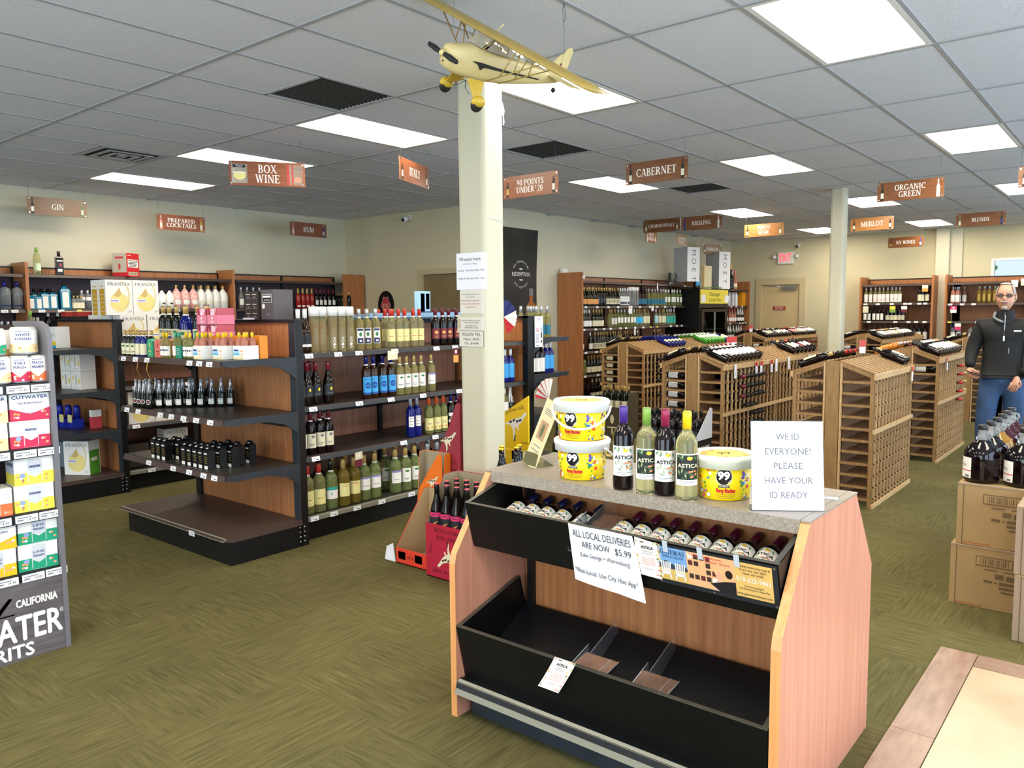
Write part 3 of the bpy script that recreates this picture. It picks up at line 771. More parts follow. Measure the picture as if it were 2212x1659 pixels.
kind('chard', 'wine_bottle', 'burg', G_BRN, C_W, (L_DK, .06, .125, 1.2), lambda q, fn, z0, z1, hw: q.rect(-hw, z0 - .018, hw, z0 - .001, fn, L_W, 0, 8))
kind('voga', 'wine_bottle', 'cyl', G_YEL, C_W, None)
kind('vogap', 'wine_bottle', 'cyl', G_YEL, C_W, (G_YEL, .03, .032, .3), pr_voga)
kind('bluewhite', 'wine_bottle', 'bdx', G_YEL2, C_SIL, (L_W, .045, .16, .75), pr_navy, band=C_W)
kind('redcap', 'wine_bottle', 'bdx', G_YEL, C_RED, (L_YLW, .05, .145, 1.1), pr_redarc, band=C_W)
kind('maroon', 'wine_bottle', 'bdx', G_RED, C_MAR, (L_MAR, .055, .14, 1.0), pr_blob(L_ORG, L_ORG), band=C_SIL)
kind('dred', 'wine_bottle', 'burg', G_RED, C_DRED, (L_DK, .06, .135, 1.0), lambda q, fn, z0, z1, hw: (q.disc(.3 * hw, z0 + .65 * (z1 - z0), .22 * hw, .18 * (z1 - z0), fn, L_YEL, .0005, 5), q.rect(-.6 * hw, z0 + .2 * (z1 - z0), .6 * hw, z0 + .28 * (z1 - z0), fn, M_GINK, .0005, 3)))
kind('bluelab', 'wine_bottle', 'bdx', G_BRN, C_BLU, (L_BLU, .03, .155, .95), pr_blue, sz=1.06, band=C_W)
kind('gold', 'wine_bottle', 'bdx', G_YEL2, C_GLD, (L_W, .055, .16, 1.0), pr_blob(L_GRNP, M_GINK, .2, .78, .4, .08), band=C_W)
kind('purp', 'wine_bottle', 'bdx', G_YEL2, C_GLD, (L_W, .06, .15, 1.0), pr_purp, band=C_W)
kind('cream', 'wine_bottle', 'bdx', G_RED, C_MAR, (L_CRM, .05, .15, 1.1), pr_blob(M_GINK, M_GINK, .3, .8, .3, .12), band=C_W)
kind('cobalt', 'wine_bottle', 'bdx', G_BLU, C_SIL, (L_W, .08, .16, .6), pr_lines(M_GINK), sz=1.05)
kind('zero', 'wine_bottle', 'bdx', G_PGR, C_ORG, (L_YLW, .03, .13, 1.3), pr_zero)
kind('zerored', 'wine_bottle', 'bdx', G_PGR, C_RED, (L_YLW, .03, .13, 1.3), pr_zero)
kind('bluecap', 'wine_bottle', 'bdx', G_RED, C_BLU, (L_W, .07, .15, .9), lambda q, fn, z0, z1, hw: (q.rect(-hw, z0 + .3 * (z1 - z0), hw, z0 + .66 * (z1 - z0), fn, L_DK, .0005, 6), q.disc(0, z0 + .48 * (z1 - z0), .5 * hw, .14 * (z1 - z0), fn, L_CRM, .0008)), band=C_W)
MS = dict(sr=1.30, sz=1.15)
kind('m_red', 'wine_magnum', 'bdx', G_YEL2, C_RED, (L_YLW, .05, .145, 1.0), pr_redarc, band=C_W, **MS)
kind('m_grn', 'wine_magnum', 'bdx', G_PGR, C_BLK, (L_W, .065, .12, 1.0), lambda q, fn, z0, z1, hw: (q.rect(-hw, z1 + .003, hw, z1 + .022, fn, L_TEAL, .0, 6), q.disc(-.2 * hw, z0 + .6 * (z1 - z0), .2 * hw, .2 * (z1 - z0), fn, L_TEAL, .0005, 4)), band=C_W, **MS)
kind('m_gold', 'wine_magnum', 'bdx', G_AMB, C_GLD, (L_YLW, .065, .15, .85), pr_lines(L_ORG, 2, .5, .85, .75), **MS)
kind('m_purp', 'wine_magnum', 'bdx', G_PGR, C_GLD, (L_W, .07, .155, .95), pr_purp, band=C_W, **MS)
kind('m_leaf', 'wine_magnum', 'bdx', G_PGR, C_GLD, (L_W, .065, .16, .8), pr_blob(L_GRNP, M_GINK, .1, .8, .5, .09), band=C_W, **MS)
kind('m_dark', 'wine_magnum', 'bdx', G_RED, C_SIL, (L_W, .09, .155, .75), pr_blob(M_GINK, M_GINK), **MS)
kind('m_dkb', 'wine_magnum', 'bdx', G_RED, C_BLK, (L_MAR, .09, .155, .75), None, band=C_W, **MS)
kind('g_leaf', 'wine_bottle', 'bdx', G_GRN, C_GLD, (L_CRM, .03, .13, 1.25), pr_blob(L_GRNP, M_INK, 0, .8, .35, .1), band=C_W)
kind('g_blue', 'wine_magnum', 'bdx', G_BLU, C_GLD, (L_CRM, .04, .15, 1.2), lambda q, fn, z0, z1, hw: (pr_blob(L_GRNP, M_INK, 0, .8, .35, .1)(q, fn, z0, z1, hw), q.text('CAVIT', 0, z0 + .52 * (z1 - z0), .016, fn, L_NAVY, .0005)), sr=1.32, sz=1.2, band=C_W)

# small 187 ml bottles and tall ones for the end shelves
kind('mini_gold', 'mini_wine_bottle', 'bdx', G_GRN, C_GLD, (L_CRM, .02, .15, 1.3), pr_blob(L_GRNP, M_INK, 0, .75, .35, .1), sr=.72, sz=.60, seg=12, band=C_W)
kind('mini_navy', 'mini_wine_bottle', 'bdx', G_BLU, C_GLD, (L_CRM, .02, .15, 1.3), None, sr=.72, sz=.60, seg=12, band=C_W)
kind('mini_yel', 'mini_wine_bottle', 'bdx', G_YEL2, C_YEL, (L_W, .03, .14, 1.3), lambda q, fn, z0, z1, hw: q.rect(-hw * .8, z0 + .5 * (z1 - z0), hw * .5, z0 + .66 * (z1 - z0), fn, L_NAVY, .0004, 4), sr=.66, sz=.58, seg=12)
kind('mini_amb', 'mini_wine_bottle', 'bdx', G_ROSE, C_YEL, (L_W, .03, .14, 1.3), None, sr=.66, sz=.58, seg=12)
kind('mini_teal', 'mini_wine_bottle', 'bdx', G_PGR, C_TEAL, (L_W, .03, .14, 1.3), None, sr=.66, sz=.58, seg=12)
kind('prosecco', 'mini_sparkling_bottle', 'burg', G_GRN, C_SIL, (L_W, .03, .09, .95), pr_lines(M_GINK, 2), sr=.66, sz=.66, seg=12, capz=.16)
kind('prosecco_red', 'mini_sparkling_bottle', 'burg', G_GRN, C_SIL, None, None, sr=.66, sz=.66, seg=12, capz=.16)
n_, me_, pts_, r_, h_ = KIND['prosecco_red']
q = MB(); fn = F_cyl(.0415 * .66 + .0005); q.disc(0, .045, .017, .017, fn, L_W, 0, 12); q.disc(0, .045, .013, .013, fn, L_DK, .0005, 12); q.disc(0, .045, .006, .006, fn, L_RED, .0009, 8)
pts_.append(('paper_label', mesh_of('paper_label', q)))

# far shelf bottles are one mesh each
def far(key, shape, glass, cap, lab=None, extra=None, **k): kind(key, 'wine_bottle', shape, glass, cap, lab, extra, seg=10, merged=True, **k)
far('f_blue', 'bdx', G_BLU, C_W, (L_BLU, .04, .17, 1.3)); far('f_orange', 'burg', G_GRN, C_GLD, (L_ORG, .03, .11, 1.2)); far('f_dark', 'bdx', G_RED, C_GLD, None)
far('f_ring', 'burg', G_GRN, C_GLD, (L_CRM, .03, .12, 1.2), lambda q, fn, z0, z1, hw: (q.disc(0, z0 + .55 * (z1 - z0), .5 * hw, .28 * (z1 - z0), fn, M_INK, .0004, 10), q.disc(0, z0 + .55 * (z1 - z0), .3 * hw, .18 * (z1 - z0), fn, L_CRM, .0008, 10)))
far('f_stripe', 'bdx', G_CLR, C_W, (L_W, .02, .16, 1.2), lambda q, fn, z0, z1, hw: (q.disc(0, z0 + .7 * (z1 - z0), .5 * hw, .12 * (z1 - z0), fn, L_BLU, .0004, 8), q.rect(-.5 * hw, z0 + .1 * (z1 - z0), .5 * hw, z0 + .35 * (z1 - z0), fn, L_NAVY, .0004, 4)))
far('f_tall', 'cyl', G_CLR, C_W, None); far('f_tealdk', 'bdx', G_BRN, C_BLK, (L_DTL, .03, .12, 1.3)); far('f_bluecl', 'bdx', G_YEL2, C_SIL, (L_DTL, .03, .12, 1.3))
far('f_gw', 'bdx', G_PGR, C_W, (L_W, .07, .16, .8)); far('f_whd', 'burg', G_GRN, C_W, (L_W, .03, .12, 1.1)); far('f_crd', 'burg', G_GRN, C_GLD, (L_CRM, .03, .12, 1.2)); far('f_yel', 'bdx', G_YEL, C_GLD, None)
far('f_pat', 'bdx', G_YEL2, C_GLD, (L_W, .05, .15, 1.0), pr_lines(L_DK, 3)); far('f_bl', 'bdx', G_YEL, C_GLD, (L_AQ, .05, .16, 1.2)); far('f_cc', 'bdx', G_YEL, C_GLD, (L_CRM, .05, .17, 1.2)); far('f_lb', 'bdx', G_YEL, C_W, (mat('pale blue label', '#a8d8e0', .5), .05, .18, 1.1))
far('f_teal', 'bdx', G_YEL, C_W, (L_TEAL, .04, .16, 1.3)); far('f_gc', 'bdx', G_GRN, C_GLD, (L_DK, .04, .13, 1.2)); far('f_pw', 'bdx', G_YEL2, C_GLD, (L_PUR, .04, .13, 1.3)); far('f_wh', 'bdx', G_BRN, C_GLD, (L_W, .02, .13, 1.3)); far('f_br', 'burg', G_BRN, C_W, None)
far('f_green', 'bdx', G_PGR, C_BLK, None); far('f_dk', 'burg', G_RED, C_BLK, None); far('f_wc', 'burg', G_RED, C_W, (L_CRM, .03, .08, 1.2)); far('f_rose', 'burg', G_ROSE, C_PNK, (L_W, .03, .10, 1.2)); far('f_sp', 'burg', G_GRN, C_W, (L_W, .03, .10, 1.2), capz=.16); far('f_spd', 'burg', G_GRN, C_W, (L_NAVY, .03, .10, 1.2), capz=.16)
far('f_rw', 'bdx', G_YEL2, C_W, (L_W, .02, .17, 1.3), lambda q, fn, z0, z1, hw: q.disc(0, z0 + .3 * (z1 - z0), .7 * hw, .22 * (z1 - z0), fn, L_RED, .0004, 8)); far('f_gr', 'bdx', G_YEL2, C_W, (L_W, .02, .17, 1.3), lambda q, fn, z0, z1, hw: q.disc(0, z0 + .3 * (z1 - z0), .7 * hw, .2 * (z1 - z0), fn, C_GRN, .0004, 8)); far('f_pl', 'bdx', G_RED, C_BLK, (L_CRM, .03, .15, 1.2))
far('f_rib', 'burg', G_RED, C_BLK, (L_W, .02, .14, .7)); far('f_cb', 'bdx', G_RED, C_BLU, (L_CRM, .02, .11, 1.3)); far('f_wl', 'bdx', G_RED, C_BLK, (L_W, .02, .15, 1.3)); far('f_pk', 'bdx', G_ROSE, C_SIL, (L_W, .03, .15, 1.3)); far('f_am', 'bdx', G_AMB, C_SIL, (P_GD, .04, .16, .5)); far('f_cl', 'bdx', G_CLR, C_BLU, (L_W, .02, .15, 1.3)); far('f_rc', 'bdx', G_CLR, C_RED, (L_W, .02, .13, 1.3), pr_lines(L_RED, 1))
# spirits
def spirit(key, prof, m, cap, lab=None, seg=14, sx=1.0, sy=1.0, extra=None, name='spirit_bottle'):
    q = MB(); q.lathe(prof, m, seg, sx=sx, sy=sy, T=Matrix.Rotation(PI / 4, 4, 'Z') if seg == 4 else None, smooth=seg != 4)
    h = prof[-1][1]; rn = prof[-2][0]
    parts = []
    cm, ch = cap
    c = MB(); c.lathe([(rn * 1.15, h - ch), (rn * 1.15, h + .004), (.0005, h + .005)], cm, 10); parts.append(('cap', mesh_of('cap', c)))
    if lab:
        lm, z0, z1, hw, yy = lab
        l = MB()
        if seg == 4 or yy: l.rect(-hw, z0, hw, z1, F_ny(-yy), lm)
        else: l.rect(-hw, z0, hw, z1, F_cyl(max(r for r, z in prof) * sx + .0006), lm, 0, 8)
        if extra: extra(l, F_ny(-yy) if yy else F_cyl(max(r for r, z in prof) * sx + .0006), z0, z1, hw)
        parts.append(('paper_label', mesh_of('paper_label', l)))
    KIND[key] = (name, mesh_of(name, q), parts, prof[1][0], h)
def sq(w): return w * 1.4142
spirit('vodka', [(.04, 0), (.055, .004), (.056, .2), (.05, .225), (.02, .24), (.018, .29), (.001, .30)], G_CLR, (C_BLU, .055), (L_NAVY, .03, .05, .05, 0))
spirit('gin_s', [(sq(.034), 0), (sq(.036), .005), (sq(.036), .12), (sq(.03), .135), (.014, .15), (.013, .185), (.001, .186)], G_TEAL, (C_BLK, .03), (L_W, .01, .115, .022, .0365), 4)
spirit('gin_m', [(sq(.04), 0), (sq(.042), .005), (sq(.042), .15), (sq(.034), .168), (.015, .185), (.014, .225), (.001, .226)], G_TEAL, (C_BLK, .035), (L_W, .015, .145, .027, .0425), 4)
spirit('gin_l', [(sq(.05), 0), (sq(.053), .005), (sq(.053), .20), (sq(.04), .23), (.017, .255), (.015, .31), (.001, .311)], G_TEAL, (C_BLK, .045), (L_W, .02, .195, .034, .0535), 4)
spirit('jar_br', [(.028, 0), (.032, .004), (.032, .10), (.02, .118), (.011, .125), (.011, .15), (.001, .151)], G_CLR, (C_GLD, .02), (L_CRM, .01, .075, .028, 0))
spirit('clr', [(.032, 0), (.037, .004), (.037, .15), (.034, .17), (.014, .18), (.013, .215), (.001, .216)], G_CLR, (C_SIL, .045), (L_W, .10, .14, .034, 0))
spirit('darkw', [(.03, 0), (.036, .004), (.036, .17), (.03, .2), (.014, .22), (.013, .255), (.001, .256)], G_RED, (C_W, .04), None)
spirit('blkcap', [(.05, 0), (.056, .004), (.058, .14), (.045, .18), (.024, .205), (.015, .225), (.015, .27), (.001, .271)], C_W, (C_BLK, .04), (L_DK, .06, .075, .02, 0))
spirit('pinkst', [(.055, 0), (.062, .004), (.066, .16), (.055, .20), (.03, .235), (.014, .26), (.014, .30), (.001, .301)], mat('pink striped bottle', '#f1e6e0', .35, hex2='#d65f58', nscale=9, stretch=(6, 6, 6)), (C_GLD, .05), (L_W, .06, .11, .04, 0))
spirit('creaml', [(.055, 0), (.062, .004), (.066, .16), (.055, .20), (.03, .235), (.014, .26), (.014, .30), (.001, .301)], C_W, (C_GLD, .05), (L_CRM, .08, .10, .045, 0))
spirit('clgr', [(.034, 0), (.04, .004), (.04, .16), (.03, .2), (.014, .23), (.013, .29), (.001, .291)], G_CLR, (C_SIL, .05), (L_W, .05, .13, .035, 0))
spirit('redb', [(.03, 0), (.035, .004), (.035, .17), (.03, .19), (.014, .215), (.013, .285), (.001, .286)], mat('red painted bottle', '#a32b24', .25), (C_GLD, .09), (L_W, .02, .045, .03, 0))
spirit('whdk', [(.03, 0), (.035, .004), (.035, .17), (.03, .19), (.014, .215), (.013, .285), (.001, .286)], G_RED, (C_MAR, .09), (L_W, .05, .12, .026, 0))
spirit('dk', [(.03, 0), (.035, .004), (.035, .15), (.03, .17), (.014, .19), (.013, .235), (.001, .236)], G_GRN, (C_GLD, .04), (L_DK, .04, .11, .03, 0))
spirit('reddk', [(.03, 0), (.035, .004), (.035, .14), (.014, .17), (.013, .215), (.001, .216)], G_RSP, (C_SIL, .04), (mat('pink label', '#c88a90', .5), .02, .09, .03, 0))
spirit('lime', [(.036, 0), (.041, .004), (.041, .17), (.03, .22), (.015, .245), (.014, .29), (.001, .291)], G_YEL, (C_GRN, .05), (mat('pale green label', '#cfe3c0', .5), .04, .12, .035, 0))
spirit('dksq', [(sq(.034), 0), (sq(.037), .005), (sq(.037), .19), (sq(.033), .205), (.016, .215), (.015, .26), (.001, .261)], G_RED, (C_BLK, .045), (L_DK, .03, .17, .033, .0375), 4, extra=lambda l, fn, z0, z1, hw: (l.rect(-hw * .9, .15, hw * .9, .165, fn, L_W, .0005), l.rect(-hw * .7, .035, hw * .7, .065, fn, L_W, .0005), l.disc(.2 * hw, .11, .3 * hw, .02, fn, L_RED, .0005)))

# ================================================================== GONDOLAS
SHZ = (1.30, .93, .575)
def bracket(m, x0, x1, y, z, mt, th=.012, drop=.15):
    # a plate in the XZ plane, deep at the post (x1) and shallow at the front (x0)
    s = 1 if x1 > x0 else -1; L = abs(x1 - x0)
    m.prism([(x0, z), (x0, z - .03), (x0 + s * .05, z - .042), (x0 + s * L * .55, z - .042), (x0 + s * L * .80, z - .075), (x1, z - drop), (x1, z)], 'y', y - th / 2, y + th / 2, mt)
def ybracket(m, y0, y1, x, z, mt, th=.012, drop=.15):
    s = 1 if y1 > y0 else -1; L = abs(y1 - y0)
    m.prism([(y0, z), (y0, z - .03), (y0 + s * .05, z - .042), (y0 + s * L * .55, z - .042), (y0 + s * L * .80, z - .075), (y1, z - drop), (y1, z)], 'x', x - th / 2, x + th / 2, mt)
TAG_ME = None
def tag_mesh():
    m = MB(); m.box(-.034, -.003, -.016, .034, 0, .016, M_TAG)
    fn = F_ny(-.003)
    for i, w in enumerate((.7, .5)): m.rect(-.02, .004 - i * .006, -.02 + .03 * w, .006 - i * .006, fn, M_GINK, .0004)
    m.rect(.002, -.009, .020, -.003, fn, M_INK, .0004)
    return mesh_of('price_tag', m)
TAG_ME = tag_mesh()
m = MB(); m.box(-.028, -.003, -.013, .028, 0, .013, M_YTAG); TAG_Y = mesh_of('price_tag', m)
def gondola(yo, label, side_tags, end_tags, stage):
    t = empty('gondola_shelf', (0, yo, 0), label, 'shelf', 'black and wood gondola shelving')
    # end frame
    m = MB(); m.box(.63, 1.00, 0, .685, 1.07, 1.55, M_BLACK); m.box(.624, 1.00, 0, .63, 1.07, 1.55, M_BLACK_SHEEN); m.build('end_post', t)
    m = MB(); m.box(.63, 2.31, 0, .685, 2.38, 1.55, M_BLACK); m.build('end_post', t)
    MB().box(.65, 1.065, .17, .67, 2.32, 1.53, M_WOOD).build('end_panel', t)
    MB().box(.632, 1.055, .815, .642, 2.32, .835, M_BLACK).build('panel_joint', t)
    MB().box(.62, .995, 1.53, .70, 2.385, 1.552, M_BLACK).build('top_cap', t)
    m = MB(); m.box(.09, 1.0, 0, .63, 2.38, .155, M_BLACK); m.build('end_base', t)
    m = MB(); m.prism([(.03, .18), (.03, .172), (.10, .150), (.63, .150), (.63, .185), (.06, .185)], 'y', .99, 2.39, M_BASE); m.prism([(.025, .172), (.055, .187), (.06, .183), (.032, .168)], 'y', .985, 2.395, M_CHAN)
    s_ = m.build('base_deck', t)
    for (y_) in end_tags[3]: inst('price_tag', TAG_ME, s_, (.03, y_, .165), rot=(0, 0, Y90))
    bl = MB()
    for k in range(4):
        for j in range(2): bl.sphere((.65 - j * .035, .999, .035 + k * .033), .006, M_STEEL, 8, 4)
    bl.build('bolt', t, kind='stuff')
    for i, z in enumerate(SHZ):
        m = MB(); m.box(.085, 1.01, z - .025, .63, 2.37, z - .004, M_SHELF); m.box(.10, 1.01, z - .004, .63, 2.37, z, M_SHELF)
        m.prism([(.085, z + .002), (.075, z - .006), (.068, z - .036), (.085, z - .036)], 'y', 1.01, 2.37, M_BASE)
        s_ = m.build('end_shelf', t)
        q = MB(); bracket(q, .085, .63, 1.004, z + .002, M_BLACK_SHEEN); q.build('bracket', s_); q = MB(); bracket(q, .085, .63, 2.376, z + .002, M_BLACK_SHEEN); q.build('bracket', s_)
        for y_ in end_tags[i]: inst('price_tag', TAG_ME, s_, (.070, y_, z - .020), rot=(R(-12), 0, Y90))
    # the run
    for k in range(2):
        x0 = .69 + k * 1.23; x1 = x0 + 1.23
        MB().box(x0 + .02, 1.665, .17, x1 - .02, 1.685, 1.50, M_WOODP).build('back_panel', t)
        MB().box(x0 + .02, 1.655, .80, x1 - .02, 1.666, .818, M_BLACK).build('panel_joint', t)
        MB().box(x1 - .02, 1.64, 0, x1 + .02, 1.72, 1.52, M_BLACK).build('upright', t)
        for i, z in enumerate((1.32, .95, .60)):
            m = MB(); m.box(x0 + .005, 1.065, z - .025, x1 - .005, 1.64, z, M_SHELF); m.prism([(1.065, z + .002), (1.050, z - .004), (1.040, z - .036), (1.065, z - .036)], 'x', x0 + .003, x1 - .003, M_BASE)
            m.prism([(1.049, z - .008), (1.0465, z - .0075), (1.037, z - .034), (1.0395, z - .0345)], 'x', x0 + .003, x1 - .003, M_CHAN if i == 9 else M_BLACK_SHEEN)
            s_ = m.build('side_shelf', t)
            q = MB(); ybracket(q, 1.06, 1.64, x1 - .012, z - .002, M_BLACK); q.build('bracket', s_)
            for xx in side_tags[i]:
                if x0 <= xx < x1: inst('price_tag', TAG_ME, s_, (xx, 1.038, z - .020), rot=(R(-15), 0, 0))
        m = MB(); m.box(x0, 1.09, 0, x1, 1.66, .145, M_BLACK); m.box(x0, 1.05, .145, x1, 1.66, .18, M_SHELF); m.prism([(1.05, .18), (1.035, .172), (1.035, .145), (1.05, .145)], 'x', x0, x1, M_CHAN)
        s_ = m.build('base_deck', t)
        for xx in side_tags[3]:
            if x0 <= xx < x1: inst('price_tag', TAG_ME, s_, (xx, 1.034, .160))
        m = MB(); m.box(x0, 1.70, .17, x1, 1.72, 1.5, M_WOODP); m.box(x0, 1.72, 1.29, x1, 2.34, 1.32, M_SHELF); m.box(x0, 1.72, .92, x1, 2.34, .95, M_SHELF); m.box(x0, 1.72, .57, x1, 2.34, .60, M_SHELF); m.box(x0, 1.72, 0, x1, 2.34, .18, M_BLACK)
        m.build('far_side', t)
    MB().box(.72, 1.63, 1.50, 3.15, 1.73, 1.53, M_BLACK).build('top_rail', t)
    # far end
    m = MB(); m.box(3.15, 1.00, 0, 3.24, 1.06, 1.55, M_BLACK).box(3.15, 2.32, 0, 3.24, 2.38, 1.55, M_BLACK).box(3.15, .995, 1.53, 3.26, 2.385, 1.55, M_BLACK); m.build('end_post', t)
    MB().box(3.18, 1.06, .17, 3.2, 2.32, 1.53, M_WOOD).build('end_panel', t)
    MB().box(2.87, 1.60, .18, 3.15, 1.64, 1.5, M_WOOD).build('side_panel', t)
    for z in (1.34, 1.0, .62, .18):
        m = MB(); m.box(3.24, 1.01, z - .03, 3.80, 2.37, z, M_SHELF); bracket(m, 3.80, 3.24, 1.004, z + .002, M_BLACK_SHEEN); m.build('end_shelf', t)
    return t
gondola(0, 'two sided black gondola with wood back and nearly empty end shelves', ((.76, 1.01, 1.20, 1.55, 2.00, 2.22, 2.5), (.78, 1.19, 1.50, 1.84, 2.26), (.79, 1.62, 1.97, 2.27), (.76, .93, 1.14, 1.38, 1.69, 1.95, 2.4)),
        ((2.28, 2.10, 1.93, 1.36, 1.24, 1.12), (2.27, 2.10, 1.78, 1.63, 1.47, 1.31, 1.14), (1.98, 1.64, 1.43, 1.25, 1.12), (1.36,)), 0)
gondola(2.63, 'farther gondola toward the liquor wall, end shelves mostly empty', ((1.0, 1.6), (.8, 1.3, 1.9), (.78, 1.25, 1.9), (.9, 1.25, 1.9)), ((1.3,), (1.6,), (1.2,), ()), 1)
for k in range(3):
    tag(MB().box(1.62 + k * .50, 1.40, 1.551, 2.10 + k * .50, 1.62, 1.580, mat('pale blue tray', '#8fb4d6', .5)).box(1.62 + k * .5, 1.40, 1.580, 2.10 + k * .5, 1.415, 1.59, mat('pale blue tray', '#8fb4d6', .5)).box(1.62 + k * .5, 1.60, 1.535, 2.10 + k * .5, 1.70, 1.551, mat('pale blue tray', '#8fb4d6', .5)).build('blue_tray'),
        'flat pale blue tray lying on the gondola top, %s' % ('nearest the tube bottles', 'middle of three', 'nearest the column')[k], 'tray', 'pale blue trays on the gondola top')

def row(key, xs, y, z, desc, where, group, rz=0.0, jit=.006):
    n = len(xs)
    for i, x in enumerate(xs):
        lb = desc + ', ' + (ORD[i] + ' from left in ' if n > 1 else 'alone on ') + where
        put(key, x, y + rnd.uniform(-jit, jit), z, lb, group, rz + rnd.uniform(-.12, .12))
YF = 1.115
TS = 'top shelf'; SS = 'second shelf'; RS = 'third shelf'; BS = 'base'
YR = -.42   # labels turned a little toward the aisle end
row('chard', (.735, .790), YF, 1.321, 'brown bottle, white cap and black label', 'the gondola top shelf', 'brown white-cap bottles', YR)
row('voga', (.885, .952), YF + .02, 1.321, 'unlabelled clear tube bottle with fat white cap', 'the tube row', 'clear tube bottles', YR)
row('vogap', (1.020, 1.092, 1.165), YF - .01, 1.321, 'clear tube bottle with upright white letters', 'the tube row', 'clear tube bottles', YR)
row('bluewhite', (1.265, 1.345, 1.430), YF, 1.321, 'clear bottle with navy and white label', 'its row', 'navy and white label bottles', YR)
row('redcap', (1.58, 1.665, 1.735, 1.822, 1.895), YF, 1.321, 'red capped pale bottle, cream label', 'the top shelf row', 'red capped pale wine bottles', YR)
row('redcap', (1.625, 1.70), YF + .11, 1.321, 'red capped pale bottle behind the front row', 'the back pair', 'red capped pale wine bottles', YR)
row('maroon', (2.067, 2.148, 2.231, 2.32), YF, 1.321, 'dark bottle, maroon cap and label', 'the row by the column', 'maroon label wine bottles', YR)
for i, (x, c) in enumerate(zip((1.802, 1.877, 1.954, 1.99, 2.032, 2.095, 2.269, 2.415), ('gold', 'redcap', 'gold', 'redcap', 'gold', 'redcap', 'cream', 'redcap'))):
    put(c, x, 2.2, 1.321, '%s capped bottle beyond the gondola rail, cap above the %s' % ({'gold': 'gold', 'redcap': 'red', 'cream': 'maroon'}[c], ('first tube bottle', 'second tube bottle', 'third tube bottle', 'fourth tube bottle', 'fifth tube bottle', 'first navy label bottle', 'third navy label bottle', 'gap before the red caps')[i]), 'bottles on the far side of the gondola')
row('dred', (.735, .794, .870, .973), YF, .951, 'dark bottle, brick red cap and star label', 'the second shelf row', 'brick red capped dark bottles', YR)
row('dred', (.844, .903), YF + .12, .951, 'brick red capped dark bottle behind the front row', 'the back pair', 'brick red capped dark bottles', YR)
row('bluelab', (1.325, 1.400, 1.494, 1.573), YF, .951, 'dark bottle with big sky blue label', 'its row', 'sky blue label bottles', YR)
row('gold', (1.659, 1.733, 1.812, 1.894), YF, .951, 'clear bottle, gold cap and white label', 'its row', 'gold capped white label bottles', YR)
row('gold', (1.70,), YF + .12, .951, 'gold capped bottle half hidden behind the sky blue labels', 'the second shelf', 'gold capped white label bottles', YR)
row('purp', (2.01,), YF, .951, 'gold capped bottle with lilac topped label', 'the second shelf', None, YR)
row('cream', (.735, .808, .893, .967), YF, .601, 'dark bottle with tall cream label', 'the third shelf row', 'cream label dark bottles', YR)
row('cream', (.905, .99), YF + .12, .601, 'cream label dark bottle behind the front row', 'the back pair', 'cream label dark bottles', YR)
row('cobalt', (1.767, 1.845), YF, .601, 'cobalt blue bottle, silver cap', 'the third shelf pair', 'cobalt blue bottles', YR)
row('zerored', (1.92,), YF + .09, .601, 'red capped yellow green bottle behind the cobalt pair', 'the third shelf', None, YR)
row('zero', (1.977, 2.065, 2.145), YF, .601, 'orange capped bottle lettered zero', 'its row', 'orange capped zero bottles', YR)
row('bluecap', (2.232, 2.31), YF, .601, 'dark bottle, navy cap, banded label', 'the pair beside the zero bottles', 'navy capped dark bottles', YR)
row('m_red', (.773, .869), YF + .01, .181, 'red capped magnum with red arch label', 'the base row', 'red capped magnums', YR)
row('m_grn', (.98,), YF + .01, .181, 'pale green magnum, black cap, teal band', 'the base', None, YR)
row('m_gold', (1.085, 1.19), YF, .181, 'golden magnum with cream label', 'the base row', 'golden magnums', YR)
row('m_purp', (1.293, 1.399, 1.602), YF + .01, .181, 'lilac banded magnum', 'the base row', 'lilac banded magnums', YR)
row('m_leaf', (1.706, 1.809), YF, .181, 'pale green magnum with leaf label', 'the base row', 'leaf label magnums', YR)
row('m_dark', (1.955, 2.055), YF, .181, 'dark magnum, silver cap, white label', 'the base row', 'dark silver-cap magnums', YR)
row('m_dkb', (.86, .98), YF + .15, .181, 'dark magnum with black cap, behind the front row', 'the back pair', 'magnums in the back row', YR)
row('m_gold', (1.10, 1.224), YF + .15, .181, 'golden magnum behind the front row', 'the back pair', 'magnums in the back row', YR)
row('m_purp', (1.50,), YF + .14, .181, 'lilac banded magnum behind the gap', 'the base back row', 'magnums in the back row', YR)
row('m_leaf', (1.62, 1.73), YF + .15, .181, 'leaf label magnum in the back row', 'the back pair', 'magnums in the back row', YR)
row('m_dark', (1.88, 1.99, 2.12), YF + .16, .181, 'dark magnum in the back row', 'the back row', 'magnums in the back row', YR)
def hang_card(x, y, z, c1, c2, label, rz=0.0, w=.045, h=.07, rx=0.0):
    q = MB(); q.box(-w / 2, -.0012, -h * .5, w / 2, 0, 0, c1); q.box(-w / 2, -.0012, -h, w / 2, 0, -h * .5, c2)
    q.disc(0, -h * .25, w * .2, h * .12, F_ny(-.0012), M_WHITE if c1 is not M_PAPER else L_GOLD, .0004)
    return q.build('shelf_talker', None, (x, y, z), label, 'card', 'hanging shelf cards', rot=(rx, 0, rz))
hang_card(1.52, 1.03, 1.305, L_CRM, L_CRM, 'cream card hanging from the top shelf above the sky blue labels', .1, .11, .07)
hang_card(2.22, 1.03, 1.295, L_MAR, L_ORG, 'maroon and gold card hanging from the top shelf near the column', 0, .06, .12)
hang_card(1.165, 1.03, .575, L_CRM, L_MAR, 'cream and maroon card hanging over the golden magnums', .15, .08, .11)

